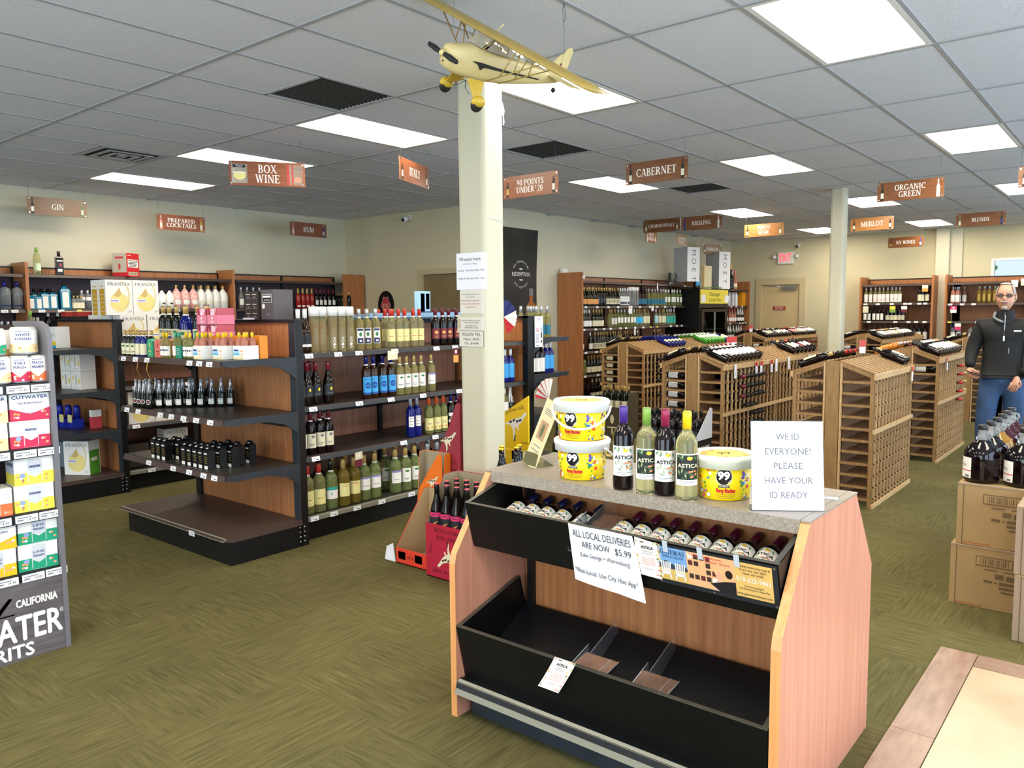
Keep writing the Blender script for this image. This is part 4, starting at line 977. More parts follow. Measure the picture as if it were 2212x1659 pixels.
# ---- stock on the end shelves
YE = Y90
def rowe(key, pts, z, desc, where, group, rz=Y90 + .5):
    for i, (x, y) in enumerate(pts):
        put(key, x, y, z, desc + ', ' + ((ORD[i] + ' from left in ') if len(pts) > 1 else 'alone in ') + where, group, rz + rnd.uniform(-.1, .1))
rowe('mini_gold', ((.113, 2.335), (.11, 2.262), (.11, 2.19)), 1.301, 'gold capped small green bottle', 'the end shelf front row', 'gold capped small bottles')
rowe('mini_navy', ((.11, 2.118), (.11, 2.046)), 1.301, 'gold capped small navy bottle', 'the end shelf front row', 'gold capped small bottles')
rowe('mini_gold', ((.175, 2.34), (.175, 2.272), (.175, 2.205), (.175, 2.135), (.175, 2.065)), 1.301, 'gold capped small bottle in the second row', 'its row', 'gold capped small bottles')
rowe('mini_navy', ((.22, 1.985), (.22, 1.90)), 1.301, 'small navy bottle behind the green and pink cartons', 'that pair', 'gold capped small bottles')
def carton(x, y, z, w, d, h, c1, c2, label, name='bottle_carton', cat='carton', group=None, rz=0.0, art=None, slope=False):
    """w runs along local x (front face looks toward local -Y)"""
    m = MB()
    if slope: m.prism([(-w / 2, 0), (w / 2, 0), (w / 2, h * .9), (w * .2, h), (-w * .2, h), (-w / 2, h * .9)], 'y', 0, d, c1)
    else: m.box(-w / 2, 0, 0, w / 2, d, h, c1)
    o = m.build(name, None, (x, y, z), label, cat, group, rot=(0, 0, rz))
    q = MB(); fn = F_ny(0)
    if art: art(q, fn, w, h)
    else:
        q.disc(0, h * .66, w * .08, h * .14, fn, c2, .0006); q.rect(-w * .2, h * .3, w * .2, h * .36, fn, c2, .0006); q.disc(0, h * .17, w * .07, h * .05, fn, c2, .0006)
    if q.v: q.build('printed_front', o)
    return o
M_CG = mat('green carton', '#3f9f7c', .5); M_CP = mat('salmon carton', '#d8766a', .5); M_CT = mat('teal carton', '#1f8a74', .5); M_CO = mat('orange carton', '#e08a2c', .5); M_CPK = mat('pink carton', '#e07f98', .45); M_CPD = mat('deep pink carton', '#c45868', .45)
carton(.10, 1.945, 1.301, .075, .14, .125, M_CG, L_YEL, 'green four pack carton beside the gold capped bottles', rz=Y90, slope=True)
carton(.10, 1.835, 1.301, .085, .14, .125, M_CP, L_MAR, 'salmon pink four pack carton beside the green one', rz=Y90, slope=True)
rowe('mini_yel', ((.10, 1.745), (.10, 1.70)), 1.301, 'small yellow capped bottle', 'the pair by the salmon carton', 'small yellow capped bottles')
rowe('mini_teal', ((.14, 1.655), (.14, 1.61), (.20, 1.50)), 1.301, 'small bottle with teal cap', 'its group', None)
carton(.11, 1.57, 1.301, .075, .08, .085, M_CT, L_W, 'low teal carton in front of the taller teal one', rz=Y90, art=lambda q, fn, w, h: [q.rect(-.02, h * (.3 + .15 * k), .01, h * (.33 + .15 * k), fn, L_W, .0006) for k in range(4)])
carton(.27, 1.56, 1.301, .075, .08, .155, M_CT, L_W, 'tall teal carton behind the low teal one', rz=Y90)
rowe('mini_yel', ((.13, 1.50), (.13, 1.45)), 1.301, 'small yellow capped bottle', 'the pair beside the teal carton', 'small yellow capped bottles')
def beach(q, fn, w, h):
    q.rect(-w / 2, 0, w / 2, h, fn, L_W, .0004); q.rect(-w / 2, h * .45, w * .1, h * .75, fn, mat('beach sky print', '#a9c8ea', .5), .0008); q.rect(-w / 2, h * .3, w * .1, h * .46, fn, mat('beach sea print', '#58b4cf', .5), .0010)
    q.rect(-w / 2, h * .0, w / 2, h * .18, fn, mat('beach sand print', '#ecdcb0', .5), .0008); q.rect(-w * .42, h * .62, -w * .02, h * .72, fn, L_NAVY, .0012); q.rect(w * .18, h * .58, w * .45, h * .66, fn, L_ORG, .0012); q.rect(w * .24, h * .25, w * .40, h * .5, fn, mat('faint peach', '#edc9b4', .5), .0012)
for k, (x, y) in enumerate(((.135, 1.385), (.20, 1.245), (.265, 1.105))):
    nm = ('nearest the teal cartons', 'middle of three', 'nearest the end post')[k]
    yy = y - .0
    carton(x, yy, 1.301, .118, .11, .088, L_W, L_W, 'open white beach print carton of small bottles, ' + nm, rz=Y90, art=beach, group='beach print cartons')
    for j, (dx, dy) in enumerate(((.028, .03), (.028, -.03), (.085, .03), (.085, -.03))):
        put('mini_amb', x + dx, yy + dy, 1.302, 'yellow capped small bottle, %s in the beach print carton %s' % (('front far corner', 'front near corner', 'rear far corner', 'rear near corner')[j], nm), 'bottles in the beach print cartons', YE)
    carton(x + .125, yy, 1.301, .10, .06, .150, M_CO, L_W, 'orange carton standing behind the beach print carton ' + nm, rz=Y90, group='orange cartons')
# big bottles behind
for i, (y, k) in enumerate(((2.36, 'g_leaf'), (2.27, 'g_leaf'), (2.16, 'g_leaf'), (2.03, 'g_blue'), (1.865, 'g_leaf'), (1.74, 'g_blue'))):
    put(k, .42, y, 1.302 + (.0 if k == 'g_blue' else .055), ('large cobalt magnum with cream label, ' if k == 'g_blue' else 'gold capped green bottle with cream label, ') + ('at the far end of the back row', 'second of the back row', 'beside the first magnum', 'the whole one in the back row', 'between the two magnums', 'half hidden by the pink cartons')[i], 'gold capped bottles at the back of the end shelf', Y90 + .5)
for y in (2.315, 2.16, 1.865):
    tag(MB().box(.37, y - .06, 1.301, .47, y + .06, 1.356, L_CRM).build('riser_carton', None), {2.315: 'low cream carton lifting the two end bottles', 2.16: 'low cream carton under the third green bottle', 1.865: 'low cream carton between the two magnums'}[y], 'carton')
for k in range(3):
    for j in range(2):
        y = 1.60 - j * .135; z = 1.301 + k * .112
        lv = ('bottom', 'middle', 'top')[k]
        o = carton(.30, y, z, .125, .13, .062, M_CPK, M_WHITE, 'open pink carton of pink cans, %s of the %s stack' % (lv, ('far', 'near')[j]), rz=Y90, group='pink can cartons')
        q = MB(); q.box(-.0625, 0, .062, -.060, .13, .108, M_CPD); q.box(.060, 0, .062, .0625, .13, .108, M_CPD); q.box(-.0625, .127, .062, .0625, .13, .108, M_CPK); q.flat([(-.0625, .062), (-.03, .062), (-.0625, .108)], F_ny(0), M_CPD, .0); q.flat([(.0625, .062), (.03, .062), (.0625, .108)], F_ny(0), M_CPD, .0)
        q.build('carton_side', o)
        q = MB()
        for a in (-.029, .029):
            for b in (.034, .094): q.lathe([(.024, .002), (.0275, .008), (.0275, .100), (.024, .107), (.022, .105)], mat('pink can', '#eab0bc', .25, metal=.3), 14, (a, b, 0))
        q.build('can', o, kind='stuff')
# sparkling minis on the second end shelf
ch = ((.126, 2.235), (.123, 2.170), (.125, 2.112), (.13, 2.045))
rowe('prosecco_red', ch, .931, 'silver foiled small bottle with round black label', 'the second end shelf', 'small sparkling bottles', Y90 + .6)
front = ((.19, 2.02), (.235, 1.965), (.29, 1.935), (.335, 1.87), (.395, 1.82), (.455, 1.78), (.50, 1.73), (.555, 1.70))
rowe('prosecco', front, .931, 'silver foiled small bottle with white label', 'the front diagonal', 'small sparkling bottles', Y90 + .5)
back = ((.19, 2.16), (.20, 2.235), (.26, 2.08), (.30, 2.03), (.345, 1.985), (.40, 1.94), (.44, 1.895), (.50, 1.86), (.55, 1.81), (.25, 2.19), (.34, 2.1), (.43, 2.03), (.52, 1.95))
rowe('prosecco', back, .931, 'silver foiled small bottle in the rear ranks', 'those ranks', 'small sparkling bottles', Y90 + .5)
# tetra packs
def tetra(x, y, z, red, label, rz):
    w, d, h = .058, .052, .125
    m = MB(); m.box(-w / 2, 0, 0, w / 2, d, h, M_BLACK)
    m.add([(-w / 2, 0, h), (w / 2, 0, h), (w / 2, d, h), (-w / 2, d, h), (-w / 2, d * .5, h + .022), (w / 2, d * .5, h + .022)], [(0, 1, 5, 4), (2, 3, 4, 5), (0, 4, 3), (1, 2, 5)], mat('glossy black carton', '#14151a', .15))
    m.box(-w / 2, d * .5 - .001, h + .02, w / 2, d * .5 + .001, h + .030, mat('glossy black carton', '#14151a', .15))
    o = m.build('wine_pack', None, (x, y, z), label, 'carton', 'small black wine packs', rot=(0, 0, rz))
    q = MB(); fn = F_ny(0)
    q.rect(-w * .32, h * .80, w * .3, h * .87, fn, M_WHITE, .0006); q.rect(-w * .32, h * .02, w * .36, h * .2, fn, M_WHITE, .0006)
    for k in range(4): q.rect(-w * .2, h * (.34 + .1 * k), w * .3, h * (.36 + .1 * k), fn, P_GD, .0006)
    g2 = lambda u, v, d_: (-w / 2 - d_, d / 2 - u, v)
    cm = L_RED if red else L_YEL
    if red: q.rect(-.012, h * .1, -.006, h * .62, g2, cm, .0006); q.rect(-.012, h * .1, .014, h * .14, g2, cm, .0006); q.rect(.008, h * .1, .014, h * .62, g2, cm, .0006)
    else: q.rect(-.020, h * .06, .020, h * .58, g2, cm, .0006)
    q.disc(.004, h * .72, .011, .011, g2, P_GD, .0008); q.rect(-.016, h * .84, .012, h * .93, g2, M_WHITE, .0006)
    g3 = lambda u, v, d_: (u, .012 + v * .8 - d_, h + .014 + v * .4 + d_)
    q.disc(.008, 0, .010, .010, g3, M_PLASTW, .002)
    q.build('printed_front', o)
    MB().lathe([(.009, 0), (.009, .012), (.001, .013)], M_BLACK, 10, (-.012, d * .24, h + .008)).build('cap', o)
rz_ = Y90 + .0
PK = [((.125, 2.03), 1, 'far group, rear corner'), ((.125, 1.955), 1, 'far group, second on the edge'), ((.125, 1.88), 1, 'far group, third, nearest the shelf edge'), ((.20, 1.90), 1, 'far group, behind the edge packs'), ((.20, 1.83), 1, 'far group, near corner'), ((.27, 1.86), 1, 'far group, deepest'),
      ((.13, 1.615), 1, 'near group, first on the edge'), ((.13, 1.54), 1, 'near group, second on the edge'), ((.13, 1.465), 1, 'near group, third on the edge'), ((.13, 1.395), 0, 'near group, fourth on the edge, yellow side'), ((.13, 1.325), 0, 'near group, front corner with full yellow side'),
      ((.20, 1.30), 0, 'near group, second along the near side'), ((.27, 1.275), 0, 'near group, third along the near side'), ((.345, 1.33), 0, 'near group, fourth, set back'), ((.42, 1.30), 0, 'near group, deepest corner'),
      ((.20, 1.60), 1, 'near group, second rank, far corner'), ((.20, 1.52), 1, 'near group, second rank, second'), ((.20, 1.445), 1, 'near group, second rank, third'), ((.20, 1.375), 0, 'near group, second rank, fourth'), ((.275, 1.50), 1, 'near group, third rank, far'), ((.275, 1.42), 0, 'near group, third rank, middle'), ((.35, 1.45), 0, 'near group, fourth rank')]
for (p, rd, lb) in PK: tetra(p[0], p[1], .576, rd, 'small black wine pack in the ' + lb, Y90 + .03)
# neck ringer cards
for (y, l) in ((2.06, 'orange tan'), (1.92, 'yellow')):
    q = MB(); pr = [(0, 0), (-.008, -.05), (.012, -.11), (.028, -.14)]
    cm = L_ORG if l != 'yellow' else mat('gold yellow card', '#d9b648', .5)
    for a, b in zip(pr[:-1], pr[1:]): q.add([(a[0], -.028, a[1]), (a[0], .028, a[1]), (b[0], .028, b[1]), (b[0], -.028, b[1])], [(0, 1, 2, 3)], cm)
    q.build('shelf_talker', None, (.066, y, 1.262), 'curled %s card hanging under the top end shelf' % l, 'card', 'hanging shelf cards', rot=(0, 0, Y90 + 1.2))
# bulk dark wine box on the gondola top
o = tag(MB().box(0, 0, 0, .13, .17, .20, mat('dark brown box', '#3a312b', .5)).build('wine_box', None, (.66, 1.47, 1.551)), 'dark brown boxed wine with white print on the gondola end top', 'box')
q = MB()
for (u, v) in ((.035, .16), (.095, .16), (.035, .09), (.095, .09), (.035, .025), (.095, .025)):
    f_ = lambda a, b, d: (-d, .17 - (a * 1.3), b)
    q.rect(u - .02, v + .018, u + .02, v + .022, f_, M_WHITE, .0006); q.disc(u, v, .008, .008, f_, M_GINK, .0006, 6); q.rect(u - .025, v - .012, u + .025, v - .009, f_, M_GINK, .0006)
q.rect(-.0, 0, .001, .2, f_, M_INK, .0004)
q.build('printed_front', o)
o = tag(MB().box(0, 0, 0, .16, .15, .21, mat('slate grey box', '#5b5457', .5)).build('wine_box', None, (.67, 1.30, 1.551)), 'slate grey boxed wine with framed label on the gondola end top', 'box')
q = MB(); f_ = lambda a, b, d: (-d, .15 - a, b)
q.rect(.02, .12, .13, .18, f_, M_WHITE, .0005); q.rect(.024, .124, .126, .176, f_, L_DK, .0010); q.rect(.03, .155, .12, .168, f_, M_WHITE, .0014); q.rect(.04, .135, .11, .140, f_, M_WHITE, .0014); q.disc(.03, .095, .018, .018, f_, M_WHITE, .0006); q.rect(.07, .03, .11, .045, f_, M_GINK, .0006)
q.build('printed_front', o)
tag(MB().box(.61, 1.27, 1.5505, .80, 1.68, 1.5508, M_BLACK).box(.64, 1.52, 1.5508, .70, 1.64, 1.565, M_PAPER).build('paper_pad'), 'curled white paper lying on the gondola end top', 'paper')
# far end shelf stock of the first gondola
for i, x in enumerate((3.30, 3.38, 3.46, 3.55)): put('f_bluecl', x, 1.08, 1.341, 'clear bottle with deep teal label, %s on the far end shelf' % ORD[i], 'teal label bottles past the column', -.3)
for i, (x, y) in enumerate(((3.30, 1.2), (3.40, 1.19), (3.50, 1.2))): put('f_bluecl', x, y, 1.341, 'clear teal label bottle in the second row, %s on the far end shelf' % ORD[i], 'teal label bottles past the column', -.3)
for i, x in enumerate((3.30, 3.38, 3.455)): put('f_wl' if i < 2 else 'f_wl', x, 1.08, 1.001, 'dark bottle with grey label, %s on the lower far end shelf' % ORD[i], 'dark bottles past the column', -.3)
for i, x in enumerate((3.53, 3.60)): put('f_blue', x, 1.08, 1.001, 'dark bottle with aqua label, %s beside the grey labels' % ORD[i], 'dark bottles past the column', -.3)
for i, x in enumerate((2.88, 2.96, 3.04)): put('f_blue', x, 1.12, .951, 'aqua label dark bottle right of the column, %s' % ORD[i], 'aqua label bottles by the column', -.3)
for i, x in enumerate((2.86, 2.95, 3.03)): put('f_spd' if i == 2 else 'f_gr', x, 1.12, .601, 'silver necked bottle right of the column, %s on the third shelf' % ORD[i], 'silver necked bottles by the column', -.3)
for i, (x, y) in enumerate(((2.94, 2.0), (2.99, 2.02), (3.05, 2.0), (3.09, 2.05), (3.2, 2.0), (3.25, 2.02), (3.34, 2.0))): put('maroon', x, y, 1.321, 'bottle on the hidden far side, pale cap showing over the rail, %s' % ORD[i], 'bottles beyond the column rail')
# stock on the farther gondola
def franzia(q, fn, w, h):
    q.rect(-w / 2, 0, w / 2, h, fn, L_W, .0004); q.disc(-.0 * w, h * .36, w * .36, h * .27, fn, mat('pale wine print', '#ecd98a', .5), .0008, 20)
    q.flat([(-w * .22, h * .55), (w * .02, h * .78), (w * .08, h * .58), (-.05 * w, h * .5)], fn, mat('gold fish print', '#cfae6a', .5), .0012)
    for k in range(14):
        a0 = R(-70 + k * 12); a1 = R(-70 + (k + 1) * 12)
        q.flat([(w * .1 + w * .30 * math.cos(a0), h * .55 + h * .40 * math.sin(a0)), (w * .1 + w * .30 * math.cos(a1), h * .55 + h * .40 * math.sin(a1)), (w * .1 + w * .25 * math.cos(a1), h * .55 + h * .37 * math.sin(a1)), (w * .1 + w * .25 * math.cos(a0), h * .55 + h * .37 * math.sin(a0))], fn, mat('tan swirl print', '#dcc98c', .5), .0010)
    q.rect(-w * .36, h * .36, w * .0, h * .45, fn, M_PAPER, .0014); q.rect(-w * .33, h * .39, -w * .04, h * .42, fn, L_PUR, .0018)
    serif(q, 'FRANZIA', 0, h * .88, h * .085, fn, M_GINK, .0012, w=w * .84); q.text('34', w * .38, h * .09, h * .09, fn, M_GINK, .0012)
def fbox(x, y, z, label, group='franzia-style boxes', rz=0.0, side='#c99a2a', k=1.0):
    w, d, h = .235 * k, .14 * k, .312 * k
    o = carton(x, y, z, w, d, h, L_W, L_W, label, 'wine_box', 'box', 'large white boxed wines', rz, franzia)
    f_ = lambda a, b, d_: (-w / 2 - d_, d - a, b)
    q = MB(); q.rect(.02, 0, d - .02, h * .74, f_, mat('box side ' + side, side, .5), .0006)
    for k_ in range(5): q.rect(.03, h * (.1 + .12 * k_), d - .03, h * (.115 + .12 * k_), f_, L_CRM, .001)
    q.rect(.04, h * .80, d - .04, h * .83, f_, L_GOLD, .001); q.build('printed_side', o)
    f_ = lambda a, b, d_: (w / 2 + d_, a, b)
    q = MB(); q.rect(.02, 0, d - .02, h * .74, f_, mat('box side ' + side, side, .5), .0006); q.build('printed_side', o)
fbox(.715, 3.72, 1.592, 'white boxed wine on top of the stack, nearer the wall shelf end'); fbox(.955, 3.72, 1.592, 'white boxed wine on top of the stack, beside the navy bottles')
fbox(.715, 3.87, 1.592, 'white boxed wine hidden behind the top far box, only its yellow side showing')
fbox(.83, 3.72, 1.281, 'white boxed wine in the lower row, just past the black post'); fbox(1.075, 3.72, 1.281, 'white boxed wine in the lower row, cut by the bottle caps')
for k in range(3): fbox(.80, 3.87 + k * .145, 1.281, 'white boxed wine in the lower rear row, %s back' % ORD[k + 1])
for k in range(3): fbox(.86 + k * .245, 3.72, .581 + .0, 'white boxed wine on the third shelf, %s from the black post' % ORD[k], side='#5a9c78')
fbox(1.22, 3.80, .19, 'white boxed wine on the base, behind the small black packs')
for k in range(2): tag(MB().box(.74 + k * .22, 3.78, .19, .94 + k * .22, 4.0, .40, mat('dark brown box', '#3a312b', .5)).build('wine_box'), 'dark boxed wine on the farther base, %s' % ('first', 'second')[k], 'box')
for k in range(4): tag(MB().box(.62 + (k % 2) * .1, 4.66 - k * .135, 1.581, .72 + (k % 2) * .1, 4.76 - k * .135, 1.625, mat('low red box', '#9c2f24', .5)).box(.62 + (k % 2) * .1, 4.66 - k * .135, 1.625, .72 + (k % 2) * .1, 4.76 - k * .135, 1.632, L_CRM).build('low_box'), 'low red box lying on the farther gondola top, %s in line' % ORD[k], 'box', 'low red boxes')
# farther end shelves
carton(.33, 4.22, 1.301, .14, .12, .19, L_W, L_TEAL, 'white, yellow and teal carton at the farther top end shelf', rz=Y90, art=lambda q, fn, w, h: (q.rect(-w / 2, 0, w / 2, h * .12, fn, L_AQ, .0005), q.rect(-w / 2, h * .12, w / 2, h * .32, fn, L_YEL, .0005), q.text('TEA', 0, h * .6, .04, fn, L_TEAL, .0006)))
for k in range(2):
    for j in range(2):
        carton(.42 - j * .02, 4.00 + j * .165, .931 + k * .165, .155, .14, .163, L_W, L_YEL, 'white carton with yellow fruit print, %s %s of four' % (('lower', 'upper')[k], ('near', 'far')[j]), rz=Y90 + .12, group='yellow print cartons', art=lambda q, fn, w, h: (q.rect(-w * .12, h * .2, w * .12, h * .85, fn, M_TAG, .0005), q.rect(-w * .03, h * .25, w * .05, h * .8, fn, P_GD, .0008), q.disc(w * .36, h * .45, w * .1, h * .18, fn, mat('lemon print', '#e3cf6a', .5), .0005), q.disc(-w * .3, h * .62, w * .1, h * .1, fn, mat('lemon print', '#e3cf6a', .5), .0005), q.rect(-w * .3, h * .12, w * .3, h * .13, fn, M_GINK, .0005)))
M_BP = mat('royal blue pack', '#1a2a9c', .4)
for k in range(5):
    o = tag(MB().box(.26 + k * .03, 4.45 - k * .105, .576, .36 + k * .03, 4.54 - k * .105, .66, M_BP).build('blue_pack'), 'royal blue can pack with yellow card, %s in its line' % ORD[k], 'carton', 'royal blue packs')
    q = MB(); q.box(.255 + k * .03, 4.455 - k * .105, .63, .262 + k * .03, 4.535 - k * .105, .70, L_YLW); q.lathe([(.03, 0), (.03, .10), (.02, .12)], M_BP, 12, (.32 + k * .03, 4.495 - k * .105, .66)); q.build('top_card', o)
tag(MB().box(.50, 3.90, .576, .58, 3.96, .68, L_RED).box(.50, 3.90, .68, .58, 3.96, .74, L_W).build('red_pack'), 'red and white pack standing beside the royal blue packs', 'carton')
o = carton(.33, 3.86, .187, .24, .15, .30, L_W, L_W, 'white boxed wine with green side alone on the farther base deck', 'wine_box', 'box', 'large white boxed wines', Y90 + .55, franzia)
f_ = lambda a, b, d_: (.12 + d_, a, b)
q = MB(); q.rect(.01, 0, .14, .215, f_, mat('box side green', '#4f9c30', .5), .0006); q.rect(.03, .12, .11, .15, f_, M_WHITE, .001); q.build('printed_side', o)
tag(MB().box(.4, 4.30, .187, .56, 4.46, .42, mat('grey box', '#7c8791', .6)).build('grey_box'), 'plain grey box at the back of the farther base deck', 'box')

# ================================================================== WALL SHELVING
def wall_shelf(name_label, loc, rz, L, depth, zs, secs, back, base_h=.18, sides=(1, 1), header=True, H0=2.18, tags=(), group='tall wood wall shelving', topz=2.05, back_seam=True, side_w=.032):
    """local x along the wall from 0 to L, y=0 front, y=depth at the wall"""
    t = empty('wall_shelving', loc, name_label, 'shelf', group, rz)
    if sides[0]: MB().box(-side_w, -.02, 0, 0, depth, H0, M_WOOD).build('side_panel', t)
    if sides[1]: MB().box(L, -.02, 0, L + side_w, depth, H0, M_WOOD).build('side_panel', t)
    for k in range(secs):
        a = L * k / secs; b = L * (k + 1) / secs
        MB().box(a + .012, depth - .03, base_h, b - .012, depth - .01, topz + .0, back).build('back_panel', t)
        if header: MB().box(a + .012, depth - .035, topz, b - .012, depth - .012, 2.13, M_WOODP if back is M_WOODP else M_WOOD).build('header_panel', t)
        MB().box(b - .014, depth - .05, 0, b + .014, depth, 2.13, M_BLACK).build('upright', t)
    MB().box(0, depth - .045, 2.13, L, depth, 2.145, M_BLACK).build('top_cap', t)
    for i, z in enumerate(list(zs)):
        for k in range(secs):
            a = L * k / secs; b = L * (k + 1) / secs
            m = MB(); m.box(a + .004, .02, z - .028, b - .004, depth - .03, z, M_SHELF); m.prism([(.02, z), (.008, z - .004), (0, z - .036), (.02, z - .036)], 'x', a + .003, b - .003, M_BASE)
            m.build('shelf', t)
    m = MB(); m.box(0, .03, 0, L, depth - .03, base_h, M_BLACK); m.build('base', t)
    for (x, z, c) in tags: inst('price_tag', TAG_Y if c else TAG_ME, t, (x, .002, z - .020), rot=(R(-10), 0, 0))
    return t
Z5 = (2.05, 1.66, 1.31, .95, .58, .2)
tg = [(x, 1.66, c) for x, c in ((.12, 0), (.32, 0), (.52, 1), (.75, 0), (.93, 0), (1.3, 0), (1.7, 0), (2.1, 0))]
wall_shelf('tall liquor shelf unit on the liquor wall holding blue gin bottles', (.86, 6.20, 0), 0, 2.48, .38, Z5, 2, M_PURPLE, tags=tg)
wall_shelf('tall liquor shelf unit at the picture edge, clear vodka on it', (-1.62, 6.20, 0), 0, 2.44, .38, Z5, 2, M_PURPLE, sides=(0, 0), tags=[(2.23, 1.66, 0), (2.33, 1.66, 0)])
wall_shelf('tall liquor shelf unit nearest the wall corner', (3.40, 6.20, 0), 0, 1.90, .38, Z5, 2, M_PURPLE, sides=(0, 0), tags=[(x, 1.66, 0) for x in (.3, .7, 1.1, 1.4)])
wall_shelf('short return shelf unit in the wall corner', (5.19, 6.56, 0), Y90, .40, .38, Z5, 1, M_PURPLE, sides=(0, 1), header=False, H0=2.17)
tb = [(x, 1.66, 0) for x in (.10, .42, .75, 1.05, 1.75, 2.1, 2.35, 2.65, 3.0, 3.5)] + [(x, 1.31, 0) for x in (.05, .38, .62, .82, 1.12, 1.3, 1.6, 1.87, 2.87, 3.1, 3.3)] + [(2.13, 1.31, 1), (2.37, 1.31, 1)] + [(x, .95, 0) for x in (.1, .4, .9, 1.3)] + [(x, .58, 0) for x in (.08, .45)] + [(3.4, 2.05, 0)]
wall_shelf('long white wine shelf unit on the cream wall', (7.60, 3.42, 0), 0, 3.72, .44, Z5, 3, M_WOODP, tags=tb)
wall_shelf('sparkling wine shelf unit beyond the drinks cooler', (12.35, 3.42, 0), 0, 1.62, .44, (2.0, 1.66, 1.31, .95, .58, .2), 1, M_WOODP, sides=(0, 1), tags=[(x, 1.66, 0) for x in (.75, 1.0, 1.3)] + [(x, 1.31, 0) for x in (.7, 1.2, 1.35, 1.5)])
td = [(x, 1.68, 0) for x in (.08, .3, .55, .78, .86, 1.02, 1.12)] + [(x, 1.34, 0) for x in (.15, .62, .85, .98, 1.12)] + [(x, .99, 0) for x in (.2, .6, 1.1)]
wall_shelf('flavored wine shelf unit on the far wall by the pilaster', (13.58, .99, 0), Y90, 1.22, .5, (2.03, 1.68, 1.34, .99, .6, .2), 1, M_WOOD, tags=td)
te = [(x, 1.66, 0) for x in (.06, .25, .43, .85, 1.25)] + [(.06, 1.34, 1), (.5, 1.34, 0), (.75, 1.34, 0), (.1, .99, 0)]
wall_shelf('rose wine shelf unit on the far wall behind the man', (13.58, -.48, 0), Y90, 1.22, .5, (2.03, 1.66, 1.34, .99, .6, .2), 1, M_WOOD, tags=te)
tag(MB().lathe([(.03, 0), (.032, .004), (.030, .016), (.001, .018)], M_PLASTW, 20, T=Matrix.Translation((7.585, 3.39, 2.10)) @ Matrix.Rotation(R(90), 4, 'X')).build('door_chime'), 'round white disc on the front top corner of the white wine unit', 'sensor')
tag(MB().box(7.62, 3.80, 2.181, 7.75, 3.85, 2.25, M_PLASTW).build('white_box'), 'small white box on top of the white wine unit', 'box')

def spread(a, b, n): return [a] if n == 1 else [a + (b - a) * i / (n - 1) for i in range(n)]
def shelf_row(key, n, a, b, z, desc, where, axis='x', fixed=3.50, rz=-.35, cat='bottle', end='the picture-side end'):
    for i, v in enumerate(spread(a, b, n)):
        x, y = (v, fixed) if axis == 'x' else (fixed, v)
        lb = desc + (', ' + ORD[i] + ' from left on ' if n > 1 else ' alone on ') + where
        put(key, x + rnd.uniform(-.004, .004), y + rnd.uniform(-.012, .012), z + .001, lb, desc + 's on ' + where, rz + rnd.uniform(-.2, .2), cat=cat)
wn1 = 'the wine wall top row'; wn2 = 'the wine wall second row'; wn3 = 'the wine wall third row'; wn4 = 'the wine wall fourth row'; wn5 = 'the wine wall bottom row'
for k_, n, a, b, d in (('f_blue', 1, 7.70, 7.70, 'blue bottle'), ('f_orange', 6, 7.78, 8.12, 'dark bottle with tan orange label'), ('f_dark', 3, 8.19, 8.33, 'slim dark bottle'), ('f_ring', 5, 8.42, 8.76, 'dark bottle with ringed label'), ('f_stripe', 4, 8.84, 9.07, 'white and blue striped bottle'),
                   ('f_tall', 4, 9.14, 9.39, 'white capped tube bottle'), ('f_tealdk', 3, 9.49, 9.66, 'brown bottle with teal label'), ('f_bluecl', 6, 9.80, 10.31, 'clear bottle with teal blue label'), ('f_gw', 8, 10.41, 11.17, 'pale green bottle with white label')):
    shelf_row(k_, n, a, b, 1.66, d, wn1)
for k_, n, a, b in (('f_orange', 5, 7.82, 8.15), ('f_ring', 4, 8.46, 8.72), ('f_bluecl', 5, 9.9, 10.3), ('f_gw', 6, 10.5, 11.1)):
    shelf_row(k_, n, a, b, 1.66, 'second rank bottle behind its twins', wn1 + ' near x%d' % int(a) if 0 else {7.82: 'the tan label set', 8.46: 'the ringed label set', 9.9: 'the teal blue set', 10.5: 'the pale green set'}[a], fixed=3.61)
for k_, n, a, b, d in (('f_whd', 4, 7.67, 7.90, 'dark bottle with white label'), ('f_crd', 4, 8.02, 8.25, 'dark bottle with cream label'), ('f_yel', 1, 8.50, 8.50, 'yellow bottle'), ('f_pat', 2, 8.58, 8.68, 'patterned label bottle'), ('f_gw', 6, 8.79, 9.27, 'pale green bottle with white label'),
                   ('f_bl', 3, 9.36, 9.53, 'clear bottle with aqua label'), ('f_cc', 3, 9.61, 9.78, 'clear bottle with cream label'), ('f_lb', 1, 10.03, 10.03, 'pale blue label bottle'), ('f_cc', 3, 10.19, 10.37, 'clear bottle, cream label, beside teal set'), ('f_teal', 4, 10.46, 10.72, 'clear bottle with green teal label')):
    shelf_row(k_, n, a, b, 1.31, d, wn2)
for k_, n, a, b, d in (('f_whd', 1, 7.69, 7.69, 'dark bottle with white label'), ('f_whd', 1, 7.95, 7.95, 'standing apart dark white label bottle'), ('f_ring', 6, 8.08, 8.44, 'dark bottle with ringed label'), ('f_gc', 3, 8.53, 8.69, 'gold capped dark bottle'), ('f_pw', 2, 8.78, 8.87, 'lilac label bottle'),
                   ('f_wh', 4, 8.99, 9.28, 'gold capped white label bottle'), ('f_br', 1, 9.42, 9.42, 'brown bottle'), ('f_wh', 3, 10.03, 10.21, 'white label bottle in the far trio')):
    shelf_row(k_, n, a, b, .95, d, wn3)
shelf_row('f_green', 2, 7.68, 7.77, .58, 'dark bottle with green base', wn4); shelf_row('f_crd', 5, 7.87, 8.24, .58, 'dark bottle with cream label', wn4)
shelf_row('f_dk', 2, 7.70, 7.86, .20, 'black bottle', wn5); shelf_row('f_wc', 3, 8.01, 8.22, .20, 'dark bottle with white cap', wn5)
sp = 'the sparkling unit'
